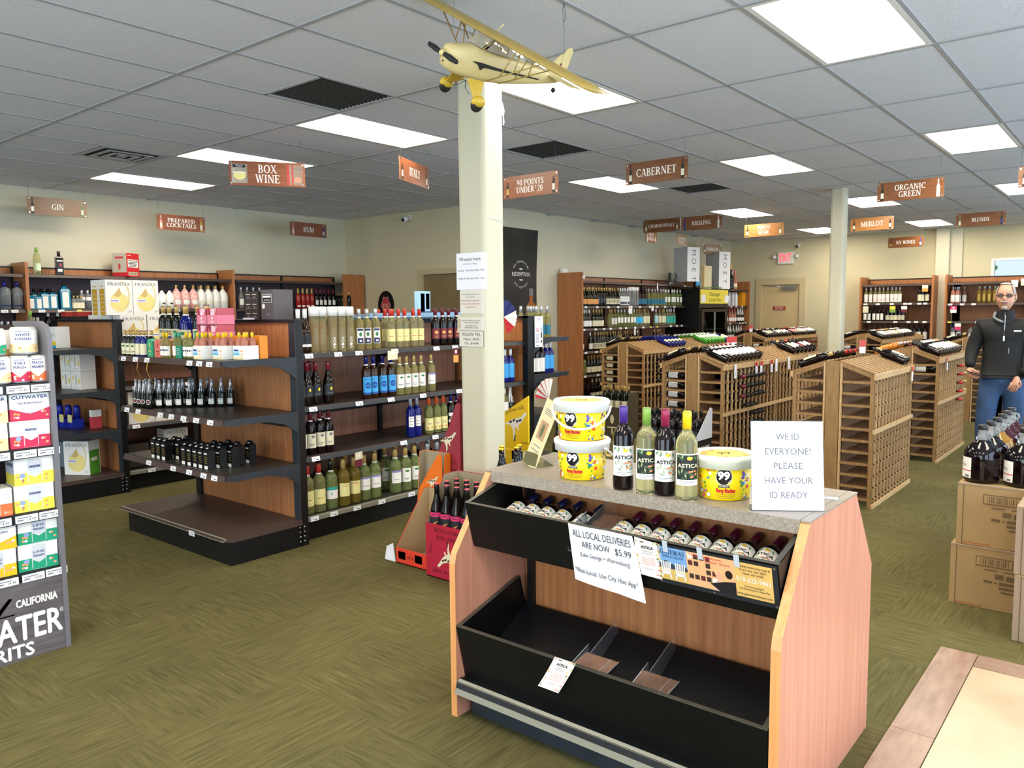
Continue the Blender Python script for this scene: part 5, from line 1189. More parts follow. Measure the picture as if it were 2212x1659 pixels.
shelf_row('f_rose', 4, 13.05, 13.42, 1.31, 'pink bottle', sp + ' second row'); shelf_row('f_sp', 3, 13.60, 13.84, 1.31, 'white foiled bottle', sp + ' second row')
shelf_row('f_sp', 7, 13.0, 13.8, .95, 'white foiled dark bottle', sp + ' third row'); shelf_row('f_spd', 6, 13.1, 13.82, .58, 'foiled bottle with navy label', sp + ' fourth row')
M_GB = mat('pale grey gift box', '#c9c9cf', .5); M_OB = mat('orange gift box', '#e89a1c', .5)
for k in range(3):
    x = 13.12 + k * .18
    tag(MB().prism([(x - .05, 1.661), (x + .05, 1.661), (x + .05, 1.86), (x, 1.95), (x - .05, 1.86)], 'y', 3.47, 3.56, M_GB if k < 2 else M_PAPER).build('gift_box'), 'pale pointed gift box on the sparkling unit, %s toward the orange boxes' % ORD[k], 'box', 'pale gift boxes')
for k in range(2): tag(MB().box(13.76 + k * .10, 3.47, 1.661, 13.84 + k * .10, 3.56, 1.955, M_OB).box(13.765 + k * .10, 3.469, 1.70, 13.835 + k * .10, 3.47, 1.72, L_GOLD).build('gift_box'), 'tall orange gift box, %s on the sparkling unit' % ('nearer', 'farther')[k], 'box', 'orange gift boxes')
fw_ = 'pilaster unit'
for k_, n, a, b, z, d, w_ in (('f_rw', 7, .92, .46, 1.68, 'clear bottle, white label, red fruit', 'upper row, ' + fw_), ('f_gr', 2, .40, .33, 1.68, 'clear bottle with green print', 'upper row, ' + fw_), ('f_pl', 3, -.01, -.14, 1.68, 'dark bottle, cream label', 'upper row, ' + fw_),
                     ('f_rib', 5, .92, .63, 1.34, 'black bottle with white ribbon label', 'middle row, ' + fw_), ('f_cb', 5, .54, .26, 1.34, 'dark bottle, cream label, blue neck', 'middle row, ' + fw_), ('f_dk', 6, .80, .34, .99, 'dark necked bottle', 'low row, ' + fw_), ('f_wl', 4, .15, -.12, .99, 'dark bottle with large white label', 'low row, ' + fw_)):
    shelf_row(k_, n, a, b, z, d, w_, 'y', 13.66, Y90 - .1)
fm_ = 'the far unit behind the man'
for k_, n, a, b, z, d, w_ in (('f_pk', 2, -.56, -.64, 1.66, 'pink bottle, silver cap', 'upper row, ' + fm_), ('f_am', 5, -.97, -1.30, 1.66, 'amber bottle, silver cap', 'upper row, ' + fm_), ('f_cl', 2, -.59, -.69, .99, 'clear bottle, white label', 'low row, ' + fm_), ('f_rc', 2, -.87, -.99, .99, 'clear bottle, red cap', 'low row, ' + fm_)):
    shelf_row(k_, n, a, b, z, d, w_, 'y', 13.66, Y90 - .1)
shelf_row('f_pk', 3, -.57, -.72, 1.66, 'pink bottle in the second rank', fm_, 'y', 13.80, Y90)
for (x, y, z, c1, c2, l) in ((13.57, -.12, 2.00, L_CRM, L_ORG, 'peach card hanging at the top of the far unit'), (13.56, .90, 1.62, L_CRM, L_CRM, 'cream card hanging at the near corner of the far unit'), (13.56, .42, 1.62, L_YEL, C_GRN, 'yellow green card on the far unit'), (13.56, .22, 1.62, L_W, L_MAR, 'white card with dark print on the far unit'),
                          (13.56, -.60, 1.61, L_PNK, L_W, 'pink card on the unit behind the man'), (13.56, -.68, 1.30, L_W, L_PNK, 'white and pink round card behind the man'), (13.56, -1.52, 2.05, L_W, L_W, 'white card above the man'), (13.56, -1.66, 2.07, L_W, L_CRM, 'tilted white card above the man')):
    hang_card(x, y, z, c1, c2, l, Y90, .10, .12)
for (x, z, l, w, h, rz_) in ((9.95, 2.06, 'white card on the wine wall top edge', .07, .12, .2), (9.03, 1.66, 'white card hanging over the wine wall second row', .09, .13, -.2), (9.78, 1.66, 'cream card hanging beside the teal label bottles', .08, .09, 0), (9.18, 1.30, 'pale blue card hanging on the wine wall third row', .05, .13, 0), (11.30, 1.30, 'blue printed card at the end of the wine wall', .06, .17, 0)):
    hang_card(x, 3.415, z, M_PAPER, M_PAPER, l, rz_, w, h)
# liquor wall stock
lq = 'the liquor wall'
for key, n, a, b, z, d, w_, dep in (('vodka', 2, .65, .77, 1.66, 'large clear bottle with blue cap', 'edge unit of ' + lq, 6.28), ('reddk', 4, .60, .78, 1.31, 'small red spirit bottle', 'edge unit of ' + lq, 6.28), ('gin_s', 2, .90, .975, 1.66, 'smallest blue gin bottle', lq, 6.27), ('gin_m', 2, 1.04, 1.125, 1.66, 'medium blue gin bottle', lq, 6.27),
                          ('gin_l', 1, 1.25, 1.25, 1.66, 'largest blue gin bottle', lq, 6.27), ('jar_br', 3, 1.345, 1.43, 1.66, 'small gold capped spirit bottle', lq, 6.26), ('clr', 4, 1.46, 1.66, 1.66, 'clear spirit bottle with white label', lq, 6.32),
                          ('darkw', 3, .88, .96, 1.31, 'dark bottle with white cap', lq + ' lower shelf', 6.28), ('darkw', 2, 1.07, 1.17, 1.36, 'taller dark bottle with white cap', lq + ' lower shelf', 6.28), ('blkcap', 2, 2.40, 2.50, 1.66, 'white bottle with black cap', lq, 6.27), ('pinkst', 3, 2.59, 2.82, 1.66, 'pink striped bottle, gold cap', lq, 6.27), ('creaml', 4, 2.93, 3.24, 1.66, 'white cream liqueur bottle, gold cap', lq, 6.27),
                          ('gin_m', 3, .98, 1.13, 1.66, 'medium blue gin bottle in the second rank', lq, 6.40), ('creaml', 3, 2.98, 3.2, 1.66, 'white bottle in the second rank', lq, 6.42),
                          ('clgr', 4, 3.51, 3.80, 1.66, 'clear tall spirit bottle', 'the corner unit', 6.27), ('redb', 4, 4.44, 4.68, 1.66, 'red painted bottle, gold neck', 'the corner unit', 6.27), ('whdk', 3, 4.76, 4.91, 1.66, 'dark bottle, white label', 'the corner unit', 6.27), ('whdk', 2, 4.99, 5.07, 1.66, 'darker bottle by the corner', 'the corner unit', 6.27),
                          ('reddk', 4, 3.64, 3.85, 1.31, 'small red bottle', 'the corner unit lower shelf', 6.27)):
    for i, v in enumerate(spread(a, b, n)):
        put(key, v, dep, z + .001, d + (', ' + ORD[i] + ' from left on ' if n > 1 else ' on ') + w_, d + 's', -.1)
for i in range(5): put('dk', 5.25, 6.42 - i * .075, 1.661, 'dark bottle on the corner return unit, %s of five' % ORD[i], 'dark bottles in the corner', Y90)
put('lime', .985, 6.27, 2.051, 'clear bottle with bright green cap on top of the liquor shelves', None, -.1)
put('dksq', 1.215, 6.27, 2.051, 'square dark bottle with black cap on top of the liquor shelves', None, -.15)
put('lime', .40, 4.9, 1.34, 'green capped bottle behind the can display', None)
# red and white carton on top
o = tag(MB().box(-.105, 0, 0, .105, .21, .28, mat('red carton', '#c3252c', .5)).build('spirit_carton', None, (2.03, 6.215, 2.051), rot=(0, 0, R(24))), 'red and white spirits carton on top of the liquor shelves', 'carton')
q = MB(); fn = F_ny(0); q.rect(-.105, 0, .105, .28, fn, mat('red carton', '#c3252c', .5), .0004); q.rect(-.085, .11, .085, .205, fn, L_W, .0010)
for k in range(5): q.rect(-.08 + .01 * (k % 2), .118 + .017 * k, .05 + .008 * k, .126 + .017 * k, fn, M_INK, .0016)
q.rect(-.08, .015, .08, .055, fn, L_CRM, .0010)
for k in range(16): q.rect(-.074 + k * .0095, .020, -.070 + k * .0095 + (k % 3) * .001, .050, fn, M_INK, .0016)
q.rect(-.09, .25, -.03, .256, fn, L_W, .001); q.build('printed_front', o)
q = MB(); f_ = lambda a, b, d: (-.105 - d, .21 - a, b)
q.rect(0, .05, .21, .28, f_, mat('stone grey print', '#bdb5a2', .5), .0005); q.rect(.045, .215, .165, .24, f_, L_RED, .001); q.disc(.105, .12, .018, .04, f_, L_RED, .001); q.build('printed_side', o)

# ---- oval NS sign, camera, exit sign, banner
o = MB(); fn = F_nx(5.585)
o.prism([(5.66 + .175 * math.cos(2 * PI * k / 32), 1.70 + .215 * math.sin(2 * PI * k / 32)) for k in range(32)], 'x', 5.585, 5.599, M_PLASTB)
o = tag(o.build('oval_sign'), 'black oval wall sign with red ns emblem near the birch door', 'sign')
q = MB(); fn = lambda u, v, d: (5.585 - d, 5.66 - u, 1.70 + v)
q.flat([((.095 + .014 * math.cos(6 * 2 * PI * k / 48)) * math.cos(2 * PI * k / 48), (.125 + .014 * math.cos(6 * 2 * PI * k / 48)) * math.sin(2 * PI * k / 48)) for k in range(48)], fn, M_WHITE, .001)
q.flat([((.09 + .014 * math.cos(6 * 2 * PI * k / 48)) * math.cos(2 * PI * k / 48), (.12 + .014 * math.cos(6 * 2 * PI * k / 48)) * math.sin(2 * PI * k / 48)) for k in range(48)], fn, L_RED, .0016)
q.text('ns', 0, .0, .15, fn, L_CRM, .0022); q.build('emblem', o)
def wall_cam(loc, rz, lb):
    t = empty('security_camera', loc, lb, 'camera', 'small dome wall cameras', rz)
    MB().box(-.03, -.012, -.03, .03, 0, .03, M_PLASTW).build('mount', t)
    MB().tube([(0, 0, 0), (0, -.05, -.02)], .012, M_PLASTW).build('arm', t)
    MB().tube([(0, -.03, -.02), (0, -.13, -.05)], [.032, .036], M_PLASTW, 14).build('housing', t)
    MB().sphere((0, -.135, -.052), .026, M_PLASTB, 12, 8).build('lens', t)
wall_cam((5.6, 5.11, 2.98), Y90, 'small white security camera above the birch door wall'); wall_cam((14.1, 2.39, 2.92), Y90, 'small white security camera above the exit sign')
t = empty('exit_sign', (14.1, 2.66, 2.65), 'white exit sign with red letters above the tan door', 'sign', rz=Y90)
MB().box(-.16, -.06, -.12, .16, 0, .12, M_PLASTW).build('housing', t)
q = MB(); q.text('EXIT', 0, 0, .24, F_ny(-.06), mat('lit red letters', '#ff3040', .5, emit=2.5), .003, w=.25); q.build('lettering', t)
for s_ in (-1, 1): MB().sphere((s_ * .24, -.05, .03), .045, M_PLASTW, 12, 8).tube([(s_ * .15, -.03, 0), (s_ * .24, -.04, .02)], .012, M_PLASTW).build('emergency_lamp', t)
# tall banner on the wall
t = empty('wall_banner', (6.60, 3.855, 1.9), 'tall black banner with whiskey bottle print on the cream wall', 'banner')
m = MB(); n = 12
for i in range(n):
    a = i / n; b = (i + 1) / n
    za = 2.80 - a * 1.75; zb = 2.80 - b * 1.75
    wa = .46 - .05 * math.sin(a * PI); wb = .46 - .05 * math.sin(b * PI)
    m.quad((-wa, 0, za - 1.9), (wa, 0, za - 1.9), (wb, 0, zb - 1.9), (-wb, 0, zb - 1.9), mat('black banner cloth', '#1b1a19', .7, hex2='#3d3934', nscale=1.6))
m.build('cloth', t)
q = MB(); fn = F_ny(-.004)
q.text('REDEMPTION', .03, .23, .085, fn, M_WHITE, w=.42)
for txt, rr, a0, a1, fl in (('PRE-PROHIBITION', .19, 150, 30, 1), ('RYE REVIVAL', .19, 222, 318, -1)):
    for i, c in enumerate(txt):
        a = R(a0 + (a1 - a0) * i / (len(txt) - 1))
        if c != ' ': q.text(c, .03 + rr * math.cos(a), .23 + rr * math.sin(a), .042, fn, M_WHITE, .0006, rot=(a - PI / 2) * 1 if fl > 0 else a + PI / 2)
q.disc(.03, .31, .045, .01, fn, M_WHITE); q.disc(.03, .15, .045, .01, fn, M_WHITE)
q.build('lettering', t)
q = MB(); q.flat([(.14, -.62), (.40, -.62), (.40, -.28), (.36, -.20), (.31, -.17), (.31, -.08), (.23, -.08), (.23, -.17), (.18, -.20), (.14, -.28)], fn, mat('printed whiskey', '#a1561c', .4), .0006)
q.rect(.225, -.08, .315, .03, fn, M_GINK, .0008); q.rect(.22, .03, .32, .06, fn, M_INK, .0010); q.build('bottle_picture', t)

# ---- drinks cooler
t = empty('drinks_cooler', (11.62, 3.12, 0), 'black glass door drinks cooler with yellow header', 'cooler')
m = MB(); m.box(-.62, 0, .02, -.56, .7, 1.98, M_PLASTB); m.box(.56, 0, .02, .62, .7, 1.98, M_PLASTB); m.box(-.56, .66, .02, .56, .7, 1.98, mat('cooler liner', '#b9c2c8', .4)); m.box(-.56, 0, .02, .56, .66, .22, M_PLASTB); m.box(-.56, .0, 1.62, .56, .66, 1.98, M_PLASTB)
m.build('cabinet', t)
m = MB(); m.box(-.56, -.02, .22, -.46, 0, 1.60, M_PLASTB).box(.46, -.02, .22, .56, 0, 1.60, M_PLASTB).box(-.46, -.02, .22, .46, 0, .30, M_PLASTB).box(-.46, -.02, 1.54, .46, 0, 1.60, M_PLASTB).box(-.02, -.02, .30, .04, 0, 1.54, mat('grey door rail', '#6b6d70', .4)); d_ = m.build('door_frame', t)
MB().box(-.46, -.012, .30, .46, -.008, 1.54, M_GLASS).build('glass', d_)
MB().box(.47, -.05, .7, .50, -.02, 1.2, M_PLASTB).build('handle', d_)
for z in (.55, .88, 1.2): MB().box(-.55, .06, z, .55, .62, z + .012, mat('cooler liner', '#b9c2c8', .4)).build('rack', t)
m = MB(); m.box(-.60, -.015, 1.70, .60, 0, 1.96, mat('yellow header panel', '#e2d04a', .5)); hd = m.build('header_panel', t)
q = MB(); q.text('Champagne', 0, 1.875, .10, F_ny(-.015), M_INK); q.text('& Chilled Wine', .02, 1.765, .085, F_ny(-.015), M_INK); q.build('lettering', hd)
for a in (-.50, .52): tag(MB().box(-.09, -.003, -.07, .09, 0, .07, M_PAPER).build('price_card', None, (11.62 + a, 3.10, 1.79), rot=(0, R(8 if a > 0 else -6), 0)), 'white price card stuck on the cooler header, %s side' % ('exit door' if a > 0 else 'wine wall'), 'card')
shelf_row('f_rose', 5, 11.2, 11.55, 1.213, 'pink bottle', 'the top rack inside the cooler', fixed=3.30); shelf_row('f_sp', 5, 11.75, 12.05, .893, 'foiled bottle', 'the middle rack inside the cooler', fixed=3.30)
# gift boxes and big bottles above
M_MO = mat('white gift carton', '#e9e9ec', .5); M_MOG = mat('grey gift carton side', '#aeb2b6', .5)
for k, (x, y, tx) in enumerate(((10.62, 3.18, 'MOET'), (12.0, 3.20, 'MOET'))):
    z = 2.10 if k == 0 else 1.985
    o = MB().box(0, 0, 0, .30, .36, .62 + (.1 if k else 0), M_MO).build('gift_carton', None, (x, y, z), 'tall white champagne carton ' + ('over the end of the wine wall' if k == 0 else 'on top of the cooler'), 'box', 'tall white champagne cartons', rot=(0, 0, R(-20)))
    f_ = F_ny(0); q = MB(); hh = .62 + (.1 if k else 0)
    for i, c in enumerate('MOET'): q.text(c, .15, hh - .10 - i * .155, .15, f_, M_GINK, .001, rot=-PI / 2)
    q.build('lettering', o)
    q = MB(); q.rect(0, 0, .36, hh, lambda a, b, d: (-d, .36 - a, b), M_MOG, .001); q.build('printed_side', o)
tag(MB().box(11.42, 3.25, 1.985, 11.78, 3.45, 2.42, mat('cream gift box', '#dcd3ae', .5)).box(11.415, 3.249, 2.0, 11.46, 3.25, 2.41, L_GOLD).build('gift_box'), 'cream gift box with gold edge on the cooler top', 'box')
tag(MB().box(10.50, 3.44, 2.051, 10.98, 3.5, 2.26, M_ACR).build('clear_holder'), 'clear plastic holder on the end of the wine wall top', 'holder')
SH['big'] = ([(.05, 0), (.06, .005), (.062, .02), (.062, .2), (.05, .27), (.03, .34), (.021, .39), (.02, .47), (.024, .475), (.001, .48)], .062, .021, .36, .482, 1)
kind('jero', 'champagne_bottle', 'big', G_GRN, C_GLD, (L_BLU, .06, .17, .7), None, seg=16)
kind('jerog', 'champagne_bottle', 'big', G_GRN, C_GLD, (L_DK, .06, .15, .7), None, seg=16)
kind('jerop', 'champagne_bottle', 'big', G_ROSE, C_PNK, (L_CRM, .06, .15, .7), None, seg=16, sz=.8, sr=.8)
put('jero', 11.12, 3.24, 1.981, 'big green champagne bottle, blue label, on the cooler', None, -.6); put('jerog', 12.42, 3.14, 1.981, 'big green champagne bottle on the cooler by the exit side', None, -.6)
for i in range(2): put('jerop', 12.56 + i * .09, 3.18 - i * .02, 1.981, 'pink champagne bottle on the cooler, %s of two' % ORD[i], 'pink champagne bottles', -.6)
tag(MB().tube([(11.2 + .06 * k, 3.16 + .02 * math.sin(k), 2.0 + .015 * (k % 2)) for k in range(20)], .008, M_LEAF, 5).build('garland'), 'thin green vine garland along the cooler top edge', 'garland')

# ================================================================== WOODEN WINE RACKS
PITCH = .094
def rack_meshes(L):
    """a double sided rack of length L along x, centred on y=0, facing end at x=0"""
    nb = max(2, round(L / .10)); bp = (L - .03) / nb
    P = []
    def part(nm, m, kind_=None): P.append((nm, mesh_of(nm, m), kind_))
    E_, Rg = 1.07, 1.17
    def prof(y): return E_ + (Rg - E_) * (.32 - abs(y)) / .265 if abs(y) > .055 else Rg
    for xx in (0, L - .02):
        part('center_plank', MB().box(xx, -.052, 0, xx + .02, .052, Rg, M_RACK))
        for s in (-1, 1):
            part('corner_post', MB().box(xx, s * .29, 0, xx + .03, s * .32, E_, M_RACK)); part('corner_post', MB().box(xx, s * .058, 0, xx + .03, s * .072, Rg - .01, M_RACKL))
            part('roof_rafter', MB().prism([(s * .055, Rg - .035), (s * .32, E_ - .035), (s * .32, E_ - .005), (s * .055, Rg - .005)], 'x', xx + .002, xx + .03, M_RACK))
            for k in range(11):
                z = .055 + k * PITCH
                part('rung', MB().box(xx + .004, s * .072, z, xx + .024, s * .29, z + .020, M_RACK))
    for s in (-1, 1):
        for k in range(nb + 1):
            x = .006 + k * bp
            part('upright_slat', MB().box(x, s * .302, .03, x + .010, s * .32, E_ - .02, M_RACKL))
        m = MB()
        for k in range(nb + 1):
            x = .006 + k * bp
            pass
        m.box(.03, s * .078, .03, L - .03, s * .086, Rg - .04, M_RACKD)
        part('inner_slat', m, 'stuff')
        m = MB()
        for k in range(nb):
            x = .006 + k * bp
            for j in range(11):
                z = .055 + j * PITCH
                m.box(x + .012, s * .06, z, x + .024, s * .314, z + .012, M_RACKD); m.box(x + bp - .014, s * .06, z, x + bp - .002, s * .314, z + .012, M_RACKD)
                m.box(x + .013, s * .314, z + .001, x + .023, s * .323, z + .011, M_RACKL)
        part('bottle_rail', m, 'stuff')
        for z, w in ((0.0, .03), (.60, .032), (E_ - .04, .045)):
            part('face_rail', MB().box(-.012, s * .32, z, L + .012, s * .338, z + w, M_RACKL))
        n = round(L / .05)
        for k in range(n):
            x = .02 + k * (L - .04) / (n - 1)
            part('roof_slat', MB().prism([(s * .05, Rg - .004), (s * .325, E_ - .0), (s * .325, E_ + .012), (s * .05, Rg + .008)], 'x', x - .008, x + .008, M_RACKL if k % 2 else M_RACK))
    return P
RK = {}
def rack(x, yc, L, label, half=None):
    t = empty('wine_rack', (x, yc, 0), label, 'rack', 'slatted wooden wine racks')
    if L not in RK: RK[L] = rack_meshes(L)
    for nm, me, kd in RK[L]: inst(nm, me, t, kind=kd)
    return t
rack(4.03, -1.45, 1.22, 'nearest wooden wine rack behind the id notice, almost empty')
rack(6.40, -1.45, 1.44, 'wooden wine rack behind the nearest one, white labels on its roof')
rack(4.33, -.06, 1.30, 'wooden wine rack behind the party buckets, dark bottles on its roof')
rack(5.66, -.06, 1.30, 'wooden wine rack joined behind the dark bottle rack')
rack(6.32, 1.92, 1.40, 'wooden wine rack nearest the wine wall, navy bottles on its roof')
rack(7.74, 1.92, 1.40, 'wooden wine rack behind the navy bottle rack, green bottles on its roof')
rack(10.75, 2.08, 1.34, 'far wooden wine rack in front of the tan exit door')
rack(12.11, 2.08, 1.34, 'farthest wooden wine rack beside the tan exit door')
rack(10.80, .20, 1.36, 'far wooden wine rack behind the second column, pale labels on top')
rack(12.18, .20, 1.36, 'farthest wooden wine rack before the pilaster')
rack(9.9, -1.45, 1.36, 'wooden wine rack seen behind the arm of the man')

# bottles lying on the roofs: neck up at the ridge, base at the eave
def lay(key, glass, cap, lab, shape='bdx', name='wine_bottle'):
    p, rb, rc, c0, c1, _ = SH[shape]
    m = MB(); m.lathe(p, glass, 12)
    m.lathe([(rc * 1.03, c0), (rc * 1.02, c1 - .004), (.0005, c1 + .0005)], cap, 8)
    if lab:
        f_ = F_cyl(rb + .0006, a=-PI / 2); m.rect(-1.0 * rb, lab[1], 1.0 * rb, lab[2], f_, lab[0], 0, 6)
    name = 'lying_wine_bottle'
    KIND[key] = (name, mesh_of(name, m), [], rb, c1)
lay('l_dk', G_RED, C_BLK, (L_W, .07, .16)); lay('l_dkn', G_RED, C_BLK, (L_DK, .07, .14)); lay('l_white', G_RED, C_W, (L_W, .04, .17)); lay('l_navy', G_BLU, C_BLU, (L_CRM, .05, .11)); lay('l_green', mat('bright green glass', '#3f9a2a', .08), C_W, (L_W, .10, .19))
lay('l_red', G_RED, C_RED, (C_DRED, .05, .14)); lay('l_cream', G_RED, C_GLD, (L_CRM, .05, .16)); lay('l_or', mat('amber wine', '#c0701e', .1), C_SIL, (L_ORG, .05, .15)); lay('l_pink', G_RED, C_RED, (mat('pink label', '#c88a90', .5), .05, .16)); lay('l_tan', G_RED, C_GLD, (mat('tan label', '#cda873', .5), .05, .16))
lay('l_gold', G_BRN, C_GLD, (L_W, .05, .14))
SL = math.atan2(.10, .265)
def roof(yc, side, items, where, z_e=1.083):
    """items: (key, x); side -1 = the face toward -Y"""
    r = .0375
    for i, (key, x) in enumerate(items):
        y0 = yc + side * .318; z0 = z_e + r + .003
        # local z (bottle axis) -> up the slope toward the ridge; local -y (label) -> up
        ax = Vector((0, -side * math.cos(SL), math.sin(SL))); lab = Vector((0, side * math.sin(SL), math.cos(SL)))
        yy = -lab; xx = yy.cross(ax)
        rm = Matrix((xx, yy, ax)).transposed().to_euler()
        d = {'l_dk': 'black bottle, white label', 'l_dkn': 'black bottle', 'l_white': 'black bottle, long white label', 'l_navy': 'navy bottle, cream label', 'l_green': 'bright green bottle', 'l_red': 'red labelled bottle', 'l_cream': 'dark bottle, cream label', 'l_or': 'amber bottle', 'l_pink': 'dark bottle, pink label', 'l_tan': 'dark bottle, tan label', 'l_gold': 'gold necked bottle'}[key]
        put(key, x, y0, z0, d + ' lying %s on %s' % (ORD[i] if i < 14 else 'last', where), 'bottles lying on ' + where, rot=rm)
def seq(keys, a, b):
    n = len(keys); return [(k, a + (b - a) * i / max(1, n - 1)) for i, k in enumerate(keys)]
roof(-1.45, -1, seq(['l_dkn', 'l_cream'], 5.02, 5.12), 'the aisle side roof of the nearest rack')
roof(-1.45, 1, seq(['l_cream', 'l_dkn', 'l_dkn', 'l_red', 'l_red', 'l_red'], 4.18, 4.85), 'the far side roof of the nearest rack')
roof(-1.45, -1, seq(['l_dkn', 'l_dk', 'l_dk', 'l_white', 'l_white', 'l_white', 'l_white', 'l_white', 'l_cream', 'l_cream'], 6.48, 7.55), 'the aisle side roof of the second rack')
roof(-1.45, 1, seq(['l_or', 'l_or', 'l_or', 'l_tan'], 6.48, 6.9), 'the far side roof of the second rack')
roof(-.06, -1, seq(['l_dk', 'l_dk', 'l_white', 'l_white', 'l_white', 'l_white', 'l_white', 'l_white', 'l_dk'], 4.42, 5.22), 'the near roof of the dark bottle rack')
roof(-.06, -1, seq(['l_dkn', 'l_cream', 'l_dk', 'l_red', 'l_dk', 'l_dk'], 6.2, 6.85), 'the near roof of the joined rack')
roof(-.06, 1, seq(['l_cream', 'l_dkn', 'l_gold', 'l_dkn', 'l_gold', 'l_dkn', 'l_red', 'l_red', 'l_red'], 4.40, 5.3), 'the far roof of the dark bottle rack')
roof(1.92, -1, seq(['l_navy', 'l_navy', 'l_navy', 'l_navy', 'l_navy'], 7.05, 7.45), 'the near roof of the navy rack')
roof(1.92, 1, seq(['l_cream', 'l_dkn', 'l_gold', 'l_gold', 'l_gold', 'l_navy', 'l_navy', 'l_navy', 'l_navy', 'l_navy', 'l_or', 'l_or'], 6.45, 7.65), 'the far roof of the navy rack')
roof(1.92, -1, seq(['l_green', 'l_green', 'l_green', 'l_green', 'l_green', 'l_green', 'l_navy', 'l_cream'], 8.15, 8.95), 'the near roof of the green rack')
roof(1.92, 1, seq(['l_white', 'l_white', 'l_green', 'l_green', 'l_green', 'l_green', 'l_white', 'l_white'], 7.9, 8.8), 'the far roof of the green rack')
roof(2.08, -1, seq(['l_dkn', 'l_white', 'l_cream', 'l_dk', 'l_dkn', 'l_white', 'l_dk', 'l_white', 'l_dk', 'l_dk'], 10.9, 12.0), 'the near roof of the far rack')
roof(2.08, -1, seq(['l_pink', 'l_pink', 'l_pink', 'l_cream', 'l_white', 'l_white', 'l_pink', 'l_white', 'l_white', 'l_white'], 12.25, 13.35), 'the near roof of the farthest rack')
roof(2.08, 1, seq(['l_red', 'l_dkn', 'l_red', 'l_dkn', 'l_red'], 10.95, 11.4), 'the far roof of the far rack')
roof(.20, -1, seq(['l_dkn', 'l_dk', 'l_white', 'l_white', 'l_white', 'l_pink', 'l_cream', 'l_cream', 'l_white', 'l_cream', 'l_tan', 'l_tan'], 10.9, 12.1), 'the near roof of the pale label rack')
roof(.20, -1, seq(['l_white', 'l_white', 'l_tan', 'l_white', 'l_white', 'l_dk'], 12.3, 12.9), 'the near roof of the pilaster rack')
roof(.20, 1, seq(['l_dk', 'l_dkn', 'l_dkn'], 10.9, 11.15), 'the far roof of the pale label rack')
roof(-1.45, 1, seq(['l_cream', 'l_dk'], 10.0, 10.1), 'the rack behind the man')
# bottles lying in the bays, necks poking out of the face toward the aisle
def bays(yc, side, cells, where, capm, L0):
    q = MB(); q.lathe([(.030, 0), (.0372, .006), (.0372, .185), (.024, .222), (.0155, .236), (.014, .30), (.001, .301)], G_RED, 10); q.lathe([(.0155, .238), (.0155, .3), (.0005, .3015)], capm, 8)
    me = mesh_of('wine_bottle', q)
    for i, (bx, lv) in enumerate(cells):
        inst('racked_wine_bottle', me, None, (L0 + .05 + bx * .0992, yc + side * .085, .055 + lv * PITCH + .012 + .0376), 'racked bottle neck in the %s, %s slot, %s level up' % (where, ORD[bx], ORD[lv]), 'bottle', 'bottles racked in ' + where, rot=(R(90) if side < 0 else R(-90), 0, 0))
bays(-.06, -1, [(3, 10 - k) for k in (1, 2, 3)], 'dark bottle rack red caps', C_DRED, 4.33)
bays(-.06, -1, [(4, 9), (4, 8), (4, 7), (4, 6), (5, 9), (5, 8), (5, 7), (5, 6), (6, 9), (6, 8), (6, 7), (6, 6), (7, 9), (7, 8), (7, 7), (7, 5), (7, 4), (8, 9), (8, 8), (8, 7), (8, 5), (8, 4), (8, 3), (6, 5), (6, 4)], 'dark bottle rack dark caps', C_BLK, 4.33)
bays(-.06, -1, [(7, 9), (7, 8), (8, 9), (9, 9), (9, 8), (10, 9)], 'joined rack', C_BLK, 5.66)
bays(-1.45, -1, [(9, k) for k in (9, 8, 7, 6, 5)] , 'second rack', C_RED, 6.40)
bays(-1.45, -1, [(11, k) for k in (9, 8, 7, 6)], 'second rack outer slots', C_GLD, 6.40)
bays(1.92, -1, [(b, k) for b in (3, 4, 5) for k in (9, 8, 7, 6, 4)], 'navy rack', C_BLK, 6.32)
bays(2.08, -1, [(b, k) for b in (7, 9, 11) for k in (9, 8, 7, 6, 5)], 'farthest door rack', C_DRED, 12.11)
bays(.20, -1, [(b, 9) for b in range(1, 12)], 'pale label rack', C_MAR, 10.80)
bays(.20, -1, [(b, 9) for b in range(1, 9)], 'pilaster rack', C_DRED, 12.18)
# bottles lying along the end bays (seen side on through the end ladders)
def ends(x, yc, lvls, where, lab=L_W, side=1):
    q = MB(); T = Matrix.Rotation(R(90), 4, 'X')
    q.lathe([(.030, 0), (.0372, .006), (.0372, .185), (.024, .222), (.0155, .236), (.001, .237)], G_RED, 12, T=T); f_ = lambda u, v, d: tuple(T @ Vector(F_cyl(.0378, a=PI)(u, v, d)))
    q.rect(-.03, .02, .03, .12, f_, lab, 0, 5)
    me = mesh_of('wine_bottle', q)
    for i, lv in enumerate(lvls):
        inst('racked_wine_bottle', me, None, (x + .10, yc + side * .065 + (.24 if side > 0 else 0), .055 + lv * PITCH + .020 + .0376), 'bottle lying side on in the end of %s, %s level up' % (where, ORD[lv]), 'bottle', 'side on bottles in ' + where)
ends(4.33, -.06, (9, 8, 7, 6, 5), 'the dark bottle rack'); ends(6.32, 1.92, (9, 8, 7, 6, 5), 'the navy rack', L_CRM); ends(9.9, -1.45, (9, 8, 7, 6, 5, 4), 'the rack behind the man', L_CRM); ends(10.80, .20, (9, 8), 'the pale label rack'); ends(6.40, -1.45, (9,), 'the second rack', side=-1); ends(10.75, 2.08, (9,), 'the far door rack', side=-1)
